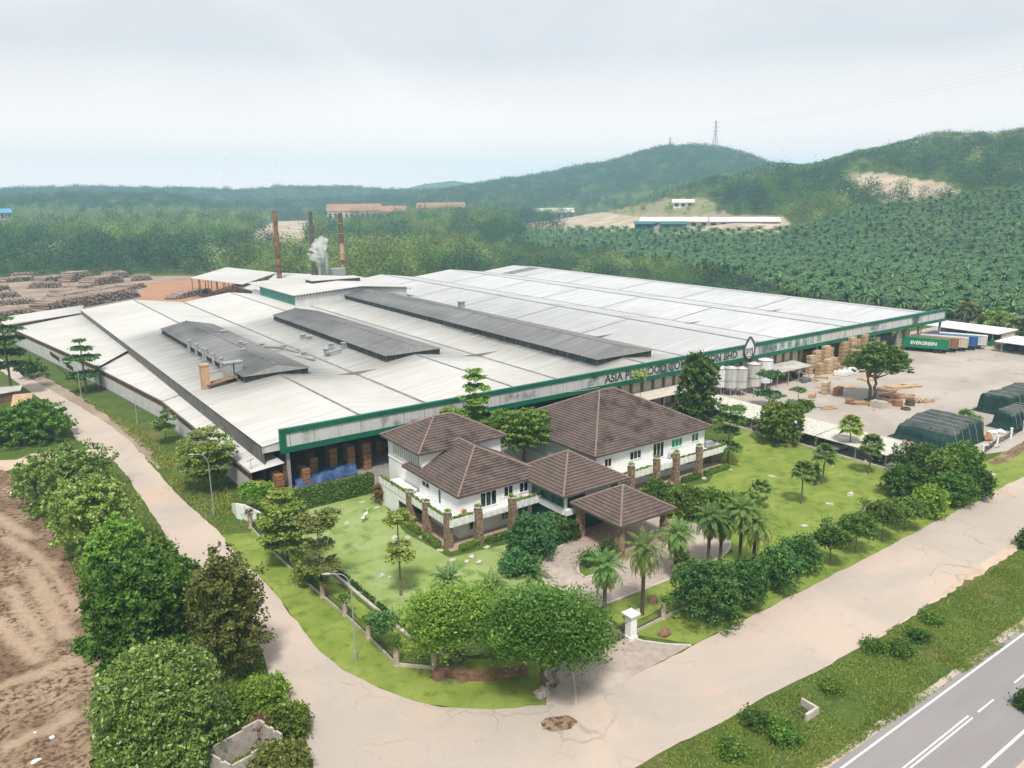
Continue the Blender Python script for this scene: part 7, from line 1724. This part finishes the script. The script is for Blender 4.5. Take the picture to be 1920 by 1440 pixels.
def wild(name, crown, trunk, loc, scale, rz, label, cat, group):
    o = thing(name, label, cat, tuple(float(q) for q in loc), float(rz), group); o.scale = tuple(float(q) for q in scale)
    link('trunk', trunk, o); return link('crown', crown, o)
def oil_mesh(seed, nf=34):
    rng = np.random.default_rng(seed); V, F = [], []
    for i in range(nf):
        t_ = (i + .5) / nf; el = math.radians(88 - 66 * t_ ** 1.1) + rng.normal() * .1; az = i * 2.4 + rng.normal() * .2; L_ = rng.uniform(.85, 1.12) * (1 if t_ > .15 else .8)
        pp = frond_pts(L_, el, 1.55, 6); ca, sa = math.cos(az), math.sin(az); side = np.array([-sa, ca, 0]); n0 = len(V)
        for j, (x, z) in enumerate(pp):
            f = j / 6; w = .052 * math.sin(math.pi * min(1, .12 + .86 * f)) + .006; c = np.array([x * ca, x * sa, z + .5])
            V += [c + side * w - np.array([0, 0, .55 * w]), c, c - side * w - np.array([0, 0, .55 * w])]
            if j:
                b0 = n0 + 3 * (j - 1); F += [(b0, b0 + 1, b0 + 4, b0 + 3), (b0 + 1, b0 + 2, b0 + 5, b0 + 4)]
    return np_mesh('crown', np.array(V), np.array(F), LF['oil'])
OP = [oil_mesh(500 + i, 34 - 3 * i) for i in range(3)]
PALMZONE = [(935, 470), (985, 452), (1080, 442), (1190, 444), (1470, 440), (1540, 432), (1600, 405), (1700, 392), (1800, 380), (1960, 362), (2100, 360), (2300, 420), (2300, 660), (2000, 660), (1900, 625), (1790, 615), (1700, 606), (1560, 582), (1400, 552), (1330, 528), (1240, 506), (1120, 486), (1020, 480)]
def jgrid(r0, r1, step, a0=-37, a1=37, rng=NPR, jit=.45):
    out = []
    r = r0
    while r < r1:
        s = step(r); da = s / r; a = np.arange(math.radians(a0), math.radians(a1), da); a = a + rng.uniform(-jit, jit, len(a)) * da; out.append(np.stack([a, r + rng.uniform(-jit, jit, len(a)) * s], 1)); r += s
    return np.concatenate(out)
def is_bare(px, py, r, extra=0):
    o = np.zeros(px.shape, bool)
    for lo, hi, pl in BARE + TRACKS: o |= (r > lo) & (r < hi) & inpoly(px, py, pl)
    return o
def scrubby(px, py, r):
    o = np.zeros(px.shape, bool)
    for lo, hi, pl in SCRUB: o |= (r > lo) & (r < hi) & inpoly(px, py, pl)
    return o
# --- oil palms, planted in rows
pa = jgrid(270, 1000, lambda r: 9.2, -2, 40, jit=.22)
Xp, Yp = polar(pa[:, 0], pa[:, 1]); Zp = terr(pa[:, 0], pa[:, 1]); Zp[pa[:, 1] < 395] = 0
qx, qy, _ = Pn(np.stack([Xp, Yp, Zp], 1))
keep = inpoly(qx, qy + 6, PALMZONE) & ~is_bare(qx, qy, pa[:, 1]) & ~((Xp < 262) & (Yp < 330)) & (pa[:, 1] < 930)
hillp = jgrid(930, 1250, lambda r: 9.5, 2, 40, jit=.25); hX, hY = polar(hillp[:, 0], hillp[:, 1]); hZ = terr(hillp[:, 0], hillp[:, 1]); hx, hy, _ = Pn(np.stack([hX, hY, hZ], 1))
hk = (hx < 1720) & (hx > 1090) & ~is_bare(hx, hy, hillp[:, 1]) & (hZ > 30)
pp = np.concatenate([np.stack([Xp, Yp, Zp], 1)[keep], np.stack([hX, hY, hZ], 1)[hk]]); pr = np.concatenate([pa[:, 1][keep], hillp[:, 1][hk]])
prng = np.random.default_rng(9)
vis = np.argsort(pr)
sizes = prng.uniform(5.2, 8.0, len(pp)) * np.where(pr > 900, .9, 1)
def gn_scatter(name, pts, scales, protos, m_dummy, label, cat, sz=None):
    me = bpy.data.meshes.new(name); me.from_pydata([tuple(p) for p in pts], [], [])
    at = me.attributes.new('sc', 'FLOAT_VECTOR', 'POINT'); at.data.foreach_set('vector', np.asarray(scales, np.float32).ravel())
    at = me.attributes.new('rot', 'FLOAT_VECTOR', 'POINT'); rv = np.zeros((len(pts), 3), np.float32); rv[:, 2] = prng.uniform(0, 6.28, len(pts)); at.data.foreach_set('vector', rv.ravel())
    at = me.attributes.new('pick', 'INT', 'POINT'); at.data.foreach_set('value', (sz if sz is not None else prng.integers(0, len(protos), len(pts))).astype(np.int32))
    o = link(name, me); tag(o, label, cat, None, 'stuff')
    ng = bpy.data.node_groups.new(name, 'GeometryNodeTree'); ng.interface.new_socket('Geometry', in_out='INPUT', socket_type='NodeSocketGeometry'); ng.interface.new_socket('Geometry', in_out='OUTPUT', socket_type='NodeSocketGeometry')
    n = ng.nodes; L = ng.links.new; gi, go = n.new('NodeGroupInput'), n.new('NodeGroupOutput'); ip = n.new('GeometryNodeInstanceOnPoints'); jn = n.new('GeometryNodeJoinGeometry')
    for q in reversed(protos):
        oi = n.new('GeometryNodeObjectInfo'); oi.inputs['Object'].default_value = q; oi.inputs['As Instance'].default_value = True; oi.transform_space = 'ORIGINAL'; L(oi.outputs['Geometry'], jn.inputs[0])
    def na(nm, ty):
        a = n.new('GeometryNodeInputNamedAttribute'); a.data_type = ty; a.inputs['Name'].default_value = nm; return a.outputs['Attribute']
    ip.inputs['Pick Instance'].default_value = True
    L(gi.outputs[0], ip.inputs['Points']); L(jn.outputs[0], ip.inputs['Instance']); L(na('pick', 'INT'), ip.inputs['Instance Index']); L(na('sc', 'FLOAT_VECTOR'), ip.inputs['Scale']); L(na('rot', 'FLOAT_VECTOR'), ip.inputs['Rotation']); L(ip.outputs[0], go.inputs[0])
    md = o.modifiers.new('scatter', 'NODES'); md.node_group = ng
    return o
palm_objs = []
NEAR = 290
for k, i in enumerate(vis[:NEAR]):
    s = float(sizes[i])
    palm_objs.append(wild('oil_palm', OP[k % 3], PTRUNK, pp[i], (s, s, s * prng.uniform(.9, 1.15)), prng.uniform(0, 6.28), 'dark green oil palm with arching fronds in the front rows of the plantation', 'oil palm', 'oil palms in the front rows of the plantation'))
rest = vis[NEAR:]
gn_scatter('oil_palm_plantation', pp[rest], np.repeat(sizes[rest][:, None], 3, 1), palm_objs[:3], None, 'dense oil palm plantation filling the slope behind the factory', 'plantation')
# --- broad-leaved forest
fa = jgrid(285, 1500, lambda r: 9.3 if r < 600 else 10.2 if r < 1000 else 12, -40, 40)
fX, fY = polar(fa[:, 0], fa[:, 1]); fZ = terr(fa[:, 0], fa[:, 1]); fZ[fa[:, 1] < 395] = 0
fx, fy, _ = Pn(np.stack([fX, fY, fZ], 1)); fr = fa[:, 1]
infac = (fX > -10) & (fX < 262) & (fY < 332)
logy = inpoly(fX, fY, [(-300, 290), (30, 290), (140, 300), (150, 380), (128, 405), (122, 470), (60, 522), (-60, 545), (-300, 545)])
nearright = (fX > 240) & (fY < 205) & (fX < 400)
k1 = ~infac & ~logy & ~nearright & ~is_bare(fx, fy, fr) & ~inpoly(fx, fy + 6, PALMZONE) & ~((fx < 1720) & (fx > 1090) & (fr > 930) & (fZ > 30) & (NPR.random(len(fx)) < .8)) & (fx > -150) & (fx < 2100)
scr_ = scrubby(fx, fy, fr); k1 &= ~scr_ | (NPR.random(len(fx)) < .25)
k1 &= NPR.random(len(fx)) < .95
FPTS = np.stack([fX, fY, fZ], 1)[k1]; fr = fr[k1]; fx, fy = fx[k1], fy[k1]; scr_ = scr_[k1]
frng = np.random.default_rng(21)
big = frng.uniform(3.2, 8.4, len(FPTS)) ** 1.0 * np.where(scr_, .45, 1); hh = big * frng.uniform(1.25, 2.5, len(FPTS))
low_zone = (fx > 420) & (fy > 430) & (fx < 1240); band = (fx > 900) & (fy > 455) & (fr < 620); hh = np.where(band, hh * .55, hh); big = np.where(band, big * .75, big)
# species by a slowly varying field: paler on the left, dark in places
fld_ = np.array([noise.noise(Vector((p[0] * .006, p[1] * .006, 3.0))) + .5 * noise.noise(Vector((p[0] * .02, p[1] * .02, 7.0))) for p in FPTS])
pick = np.where(fld_ > .22, 1, np.where(fld_ > .05, 5, np.where(fld_ < -.28, 2, np.where(fld_ < -.1, 3, 0))))
rsel = frng.random(len(FPTS)); pick = np.where(rsel < .14, frng.integers(0, 6, len(FPTS)), pick)
pale = (fx < 520) & (fy < 452) & (fy > 395) & (frng.random(len(FPTS)) < .55); pick = np.where(pale, 4, pick)
hillk = fZ[k1] > 28; hs_ = hillk & (fr > 850); big = np.where(hs_, big * .72, big); hh = np.where(hs_, np.minimum(hh * .6, big * 1.35), hh); pick = np.where(hillk & (frng.random(len(FPTS)) < .6), 3, pick)
order = np.argsort(fr); forest_objs = [None] * 6
NAMES = ['green', 'yellowish green', 'dark', 'dark', 'pale', 'light green']
for k, i in enumerate(order[:295]):
    c = NAMES[int(pick[i])]
    o = wild('forest_tree', FP[int(pick[i])], FTRUNK, FPTS[i], (big[i], big[i], hh[i]), frng.uniform(0, 6.28), c + ' leafy tree standing at the near edge of the forest behind the factory', 'tree', c + ' trees at the near forest edge')
    if forest_objs[int(pick[i])] is None: forest_objs[int(pick[i])] = o
for j in range(6):
    if forest_objs[j] is None: forest_objs[j] = next(o for o in forest_objs if o)
ro = order[295:]
gn_scatter('forest', FPTS[ro], np.stack([big[ro], big[ro], hh[ro]], 1), forest_objs, None, 'mixed green forest spreading across the valley to the hills', 'forest', sz=pick[ro])
# --- wooded far ridges
ra = jgrid(1480, 3300, lambda r: 15 if r < 2200 else 20, -38, 38); rX, rY = polar(ra[:, 0], ra[:, 1]); rZ = terr(ra[:, 0], ra[:, 1]); rx, ry, _ = Pn(np.stack([rX, rY, rZ], 1))
k2 = (rx > -80) & (rx < 2000) & ~is_bare(rx, ry, ra[:, 1])
RP = np.stack([rX, rY, rZ], 1)[k2]; rb = frng.uniform(8, 13, len(RP)); pk = np.where(frng.random(len(RP)) < .7, 3, frng.integers(0, 4, len(RP)))
gn_scatter('hill_forest', RP, np.stack([rb, rb, rb * frng.uniform(.9, 1.5, len(RP))], 1), forest_objs, None, 'dark hazy forest covering the distant hills', 'forest', sz=pk)
# --- shrubs right behind the yard, right of the fascia end
for k, (px, py, cw, yt, lm) in enumerate([(1815, 612, 66, 566, 'olive'), (1868, 618, 76, 578, 'yellow'), (1925, 640, 80, 596, 'mid'), (1845, 598, 60, 568, 'yellow'), (1900, 590, 70, 560, 'dark'), (1790, 598, 40, 576, 'mid'), (1330, 536, 100, 488, 'mid'), (1490, 556, 60, 540, 'yellow')]):
    B(['olive bush behind the fascia end', 'yellowish bush over the yard shed', 'green bush at the frame edge behind the yard sheds', 'yellowish bush before the palms by the fascia end', 'dark bush before the front palms at the frame edge', 'small bush touching the fascia end', 'wide tree crown behind the white roof edge', 'low yellowish bush showing over the roof edge'][k], px, py, cw, yt, 1500, .75, lm, 600 + k, nl=8, clear=.1)
# --- far buildings
def far_shed(label, x0, y0, x1, y1, roofm, wallm, hpx, r, depth=40, gables=1, cat='factory shed', doors=6):
    """long shed sighted between pixel columns x0..x1, base row y0..y1 at distance r"""
    a0, _ = az_el(x0, y0); a1, _ = az_el(x1, y1); A = np.array(polar(np.array([a0]), np.array([r]))).ravel(); Bp = np.array(polar(np.array([a1]), np.array([r]))).ravel()
    z = H + r * az_el((x0 + x1) / 2, (y0 + y1) / 2)[1]; d = Bp - A; L_ = float(np.hypot(*d)); ang = math.atan2(d[1], d[0]); hw = hpx / FPX * r
    o = thing('far_building', label, cat, (A[0], A[1], z), ang)
    mb = MB(); mb.box(0, L_, 0, depth, -14, hw); link('wall', mb.mesh('wall', wallm), o)
    mb = MB(); w = L_ / gables
    for g_ in range(gables):
        p = g_ * w; mb.add([(p - 1, -2, hw), (p + w + 1, -2, hw), (p + w + 1, depth / 2, hw + hw * .9), (p - 1, depth / 2, hw + hw * .9), (p + w + 1, depth + 2, hw), (p - 1, depth + 2, hw)], [(0, 1, 2, 3), (3, 2, 4, 5)])
    link('roof', mb.mesh('roof', roofm), o)
    for g_ in range(doors):
        mb = MB(); p = L_ * (g_ + .25) / doors; mb.box(p, p + L_ / doors * .5, -.3, -.02, -.5, hw * .62); link('opening', mb.mesh('opening', DARK), o)
    return o
BROWNROOF = mat('brown_sheet_roof', (.36, .20, .12), .8, (.28, .15, .09), .05); TEALROOF = mat('teal_roof', (.03, .15, .14), .6); BLUEROOF = mat('blue_roof', (.10, .28, .45), .6); WHITEROOF = mat('far_white_roof', (.72, .71, .68), .7); PALEWALL = mat('far_pale_wall', (.55, .50, .44), .8)
far_shed('long brown roofed factory on the bare rise behind the chimneys', 614, 408, 716, 410, BROWNROOF, PALEWALL, 13, 1150, 60, 1, doors=10)
far_shed('shorter brown roofed factory to the side of the long one', 700, 409, 762, 408, BROWNROOF, PALEWALL, 11, 1200, 50, 1)
far_shed('brown roofed factory beyond the green trees, towards the hills', 782, 402, 872, 402, BROWNROOF, PALEWALL, 11, 1250, 60, 1, doors=8)
far_shed('pale blue roofed shed at the foot of the middle hill', 998, 407, 1076, 406, WHITEROOF, mat('blue_wall', (.16, .30, .36), .7), 8, 1150, 50, 1, doors=7)
far_shed('long white roofed shed with teal gable fronts above the palms', 1200, 424, 1462, 421, WHITEROOF, PALEWALL, 7, 690, 34, 2, doors=14)
far_shed('teal fronted end bay of the long white shed', 1190, 425, 1226, 425, TEALROOF, TEALROOF, 5, 682, 10, 1, doors=2)
far_shed('second teal fronted bay of the long white shed', 1240, 425, 1284, 425, TEALROOF, TEALROOF, 5, 682, 10, 1, doors=2)
far_shed('small white house on the cleared slope', 1262, 386, 1300, 386, WHITEROOF, WHITE, 6, 815, 14, 1, 'house', 3)
far_shed('small white building below the middle hill', 905, 384, 930, 384, WHITEROOF, WHITE, 4, 1500, 20, 1, 'building', 2)
far_shed('blue roofed shed at the left frame edge in the forest', -20, 408, 22, 408, BLUEROOF, PALEWALL, 7, 1000, 30, 1)
# --- pylons on the ridge
def pylon(label, px, ybase, ytop, r):
    a, _ = az_el(px, ybase); X_, Y_ = [float(q[0]) for q in polar(np.array([a]), np.array([r]))]; z = float(terr(a, r)); ht_ = (ybase - ytop) / FPX * r * 1.05 + 6
    o = thing('pylon', label, 'pylon', (X_, Y_, z - 2)); mb = MB(); w = ht_ * .10; t_ = .8
    for sx in (-1, 1):
        for sy in (-1, 1): mb.bar((sx * w, sy * w, 0), (sx * w * .25, sy * w * .25, ht_ * .6), t_); mb.bar((sx * w * .25, sy * w * .25, ht_ * .6), (sx * .4, sy * .4, ht_), t_)
    for k in range(8):
        f0, f1 = k / 8 * .6, (k + 1) / 8 * .6; w0, w1 = w * (1 - .75 * f0 / .6), w * (1 - .75 * f1 / .6)
        for s in (-1, 1): mb.bar((-w0, s * w0, f0 * ht_), (w1, s * w1, f1 * ht_), .3); mb.bar((w0, s * w0, f0 * ht_), (-w1, s * w1, f1 * ht_), .3)
    link('tower', mb.mesh('tower', STEEL), o)
    for f in (.66, .8, .94):
        q = MB(); q.bar((-ht_ * .16, 0, ht_ * f), (ht_ * .16, 0, ht_ * f), .5); q.bar((-ht_ * .16, 0, ht_ * f), (0, 0, ht_ * (f + .05)), .35); q.bar((ht_ * .16, 0, ht_ * f), (0, 0, ht_ * (f + .05)), .35); link('crossarm', q.mesh('crossarm', STEEL), o)
    return Vector((X_, Y_, z - 2 + ht_ * .9))
p1 = pylon('taller lattice pylon on the middle hill crest', 1340, 284, 236, 1950)
p2 = pylon('shorter lattice pylon beside it on the middle hill crest', 1256, 281, 251, 2080)
p3 = pylon('tiny lattice pylon on the flank of the middle hill', 1163, 303, 292, 2200)
p4 = pylon('tiny lattice pylon far beyond the brown roofed factories', 797, 360, 343, 2600)
a, _ = az_el(2150, 200); far_p = Vector((*[float(q[0]) for q in polar(np.array([a]), np.array([1150.0]))], 205))
for k, dz in enumerate((0, 5, 10)):
    mb = MB(); pts = []
    for i in range(25):
        f = i / 24; p = (p1 + Vector((0, 0, dz - 8))).lerp(far_p + Vector((0, 0, dz * 1.3)), f); p.z -= 34 * 4 * f * (1 - f) * .5; pts.append(p)
    mb.tube(pts, .09, 4, cap=False); o = mb.build('power_line', STEEL); tag(o, ['lowest wire sagging from the taller pylon', 'middle wire sagging from the taller pylon', 'top wire sagging from the taller pylon'][k], 'power line')
# --- log yard: rows of stacked logs
LOGM = [mat('log_grey', (.36, .29, .24), .95, (.24, .18, .145), 1.5, stretch=(.2, 2, 2)), mat('log_brown', (.28, .20, .15), .95, (.18, .12, .09), 1.5, stretch=(.2, 2, 2))]
def log_pile(label, pa_, pb_, rows, ln, seed, rl=.34):
    """stack of logs from ground point a to b, the log ends facing the road"""
    rng = random.Random(seed); A, Bq = Vector((*pa_[:2], 0)), Vector((*pb_[:2], 0)); d = (Bq - A); L_ = d.length; d.normalize(); q = Vector((-d.y, d.x, 0))
    o = thing('log_pile', label, 'log pile', tuple(A)); k = 0
    mb = MB(); cnt = 0
    logs = []
    for r_ in range(rows):
        x = r_ * rl * 1.2
        while x < L_ - r_ * rl * 1.2:
            rad = rl * rng.uniform(.7, 1.35); w = min(1, 1.3 * math.sin(math.pi * x / L_) ** .5 + rng.uniform(-.2, .2))
            if r_ < rows * w:
                c = A + d * x + Vector((0, 0, rad * .9 + r_ * rl * 1.7)); l0 = rng.uniform(-.7, .7); dv = (q + d * rng.uniform(-.12, .12) + Vector((0, 0, rng.uniform(-.04, .04)))) * ln / 2
                logs.append((c + q * l0 - dv, c + q * l0 + dv, rad))
            x += rl * 2.1
    near = sorted(range(len(logs)), key=lambda i_: (-logs[i_][0].z))[:60]
    mb2 = MB(); mb3 = MB()
    for i_, (a_, b_, rad) in enumerate(logs): (mb2 if i_ % 2 else mb3).tube([a_, b_], [rad, rad * .9], 7)
    tag(mb2.build('log', LOGM[0], o), kind='stuff'); tag(mb3.build('log', LOGM[1], o), kind='stuff')
LP = [('second long pile running behind the front log pile', (90, 566), (215, 546), 5, 9, 21), ('log pile before the heaped grey logs', (70, 532), (118, 527), 6, 9, 22), ('log pile by the frame edge behind the front rows', (-40, 562), (40, 556), 5, 9, 23), ('short log pile at the end of the second long pile', (228, 545), (262, 538), 4, 8, 24), ('log pile near the back corner of the yard by the forest', (20, 522), (75, 519), 5, 9, 25), ('log pile beside the far end of the heaped logs', (190, 523), (240, 519), 6, 9, 26), ('scattered low logs in the near yard corner', (-20, 592), (40, 583), 4, 9, 27), ('low log pile between two taller ones in mid yard', (128, 545), (168, 540), 4, 9, 28), ('long log pile in front, its cut ends facing the factory', (60, 590), (250, 556), 8, 9, 1), ('log pile at the far left of the yard, partly cut by the frame', (-60, 604), (60, 588), 5, 9, 2), ('heaped grey logs highest at the back of the yard', (120, 530), (165, 524), 9, 9, 3), ('log pile between the heaped logs and the red earth', (160, 537), (222, 528), 7, 9, 4), ('low log pile in the middle of the yard', (55, 540), (115, 538), 5, 8, 5), ('low pile of scattered logs before the heaped ones', (100, 556), (150, 548), 4, 8, 6), ('log pile at the far frame edge of the yard', (-30, 550), (16, 545), 6, 8, 7), ('small log pile near the forest and the red earth', (246, 526), (285, 524), 5, 9, 8), ('log pile along the near left yard edge', (-40, 575), (70, 566), 4, 8, 9), ('thin row of logs beside the open shed', (320, 562), (385, 548), 4, 6, 10), ('weathered logs lying at the back left of the yard', (0, 530), (60, 524), 4, 8, 11)]
for lb, a_, b_, rw, ln, sd_ in LP: log_pile(lb, G(*a_), G(*b_), rw, ln, sd_)
# --- steam and smoke
def smoke(name, label, pts, rads, dens, seed, cat):
    c = pts[0]; mb = MB(); k = 24; P3 = []; RR = []
    for i in range(k + 1):
        f = i / k * (len(pts) - 1); j = min(int(f), len(pts) - 2); P3.append(Vector(pts[j]).lerp(Vector(pts[j + 1]), f - j)); RR.append(rads[j] + (rads[j + 1] - rads[j]) * (f - j))
    mb.tube(P3, RR, 14)
    m = bpy.data.materials.new(name); m.use_nodes = True; t = m.node_tree; n = t.nodes; L = t.links.new; n.remove(n['Principled BSDF'])
    pv = n.new('ShaderNodeVolumePrincipled'); pv.inputs['Color'].default_value = (.99, .99, 1, 1); pv.inputs['Anisotropy'].default_value = .2
    g = n.new('ShaderNodeNewGeometry'); ns = n.new('ShaderNodeTexNoise'); ns.inputs['Scale'].default_value = 0.45 if dens > .1 else .12; ns.inputs['Detail'].default_value = 5; L(g.outputs['Position'], ns.inputs['Vector'])
    mr = n.new('ShaderNodeMapRange'); mr.inputs['From Min'].default_value = .40; mr.inputs['From Max'].default_value = .72; mr.inputs['To Max'].default_value = dens; L(ns.outputs['Fac'], mr.inputs['Value']); L(mr.outputs['Result'], pv.inputs['Density']); L(pv.outputs['Volume'], n['Material Output'].inputs['Volume'])
    m.cycles.volume_step_rate = 4
    o = mb.build(name, m); tag(o, label, cat, None, 'stuff')
sx, sy, sz = steam_at
def lift(px, py):   # same distance as the vent
    d = ray(px, py); t_ = math.hypot(sx, sy) / math.hypot(d[0], d[1]); return (float(d[0] * t_), float(d[1] * t_), float(d[2] * t_ + H))
smoke('steam', 'white steam puffing from the short vent stack', [lift(600, 497), lift(599, 489), lift(593, 478), lift(597, 466), lift(603, 455), lift(610, 445)], [.9, 2.2, 4.2, 3.6, 3.2, 1.8], .6, 1, 'steam')
for (x_, y_, z_), s_ in ((ch1, 1), (ch2, 2)):
    smoke('smoke', 'thin grey smoke drifting off the ' + ('rust brown chimney' if s_ == 1 else 'dark chimney'), [(x_, y_, z_ + .3), (x_ - 2, y_ + 2, z_ + 4), (x_ - 8, y_ + 5, z_ + 11), (x_ - 16, y_ + 10, z_ + 19)], [.9, 2.0, 4.0, 7], .010, s_, 'smoke')
# --- hazy air
HZ = 228.0
mb = MB(); mb.box(-4300, 4300, -4300, 4300, -6, HZ)
hm = bpy.data.materials.new('haze'); hm.use_nodes = True; t = hm.node_tree; n = t.nodes; n.remove(n['Principled BSDF']); pv = n.new('ShaderNodeVolumePrincipled')
pv.inputs['Color'].default_value = (.46, .74, .94, 1); pv.inputs['Density'].default_value = .00027; pv.inputs['Anisotropy'].default_value = .0
hm.cycles.homogeneous_volume = True; hm.cycles.volume_sampling = 'DISTANCE'
t.links.new(pv.outputs['Volume'], n['Material Output'].inputs['Volume'])
tag(mb.build('haze', hm), kind='stuff')
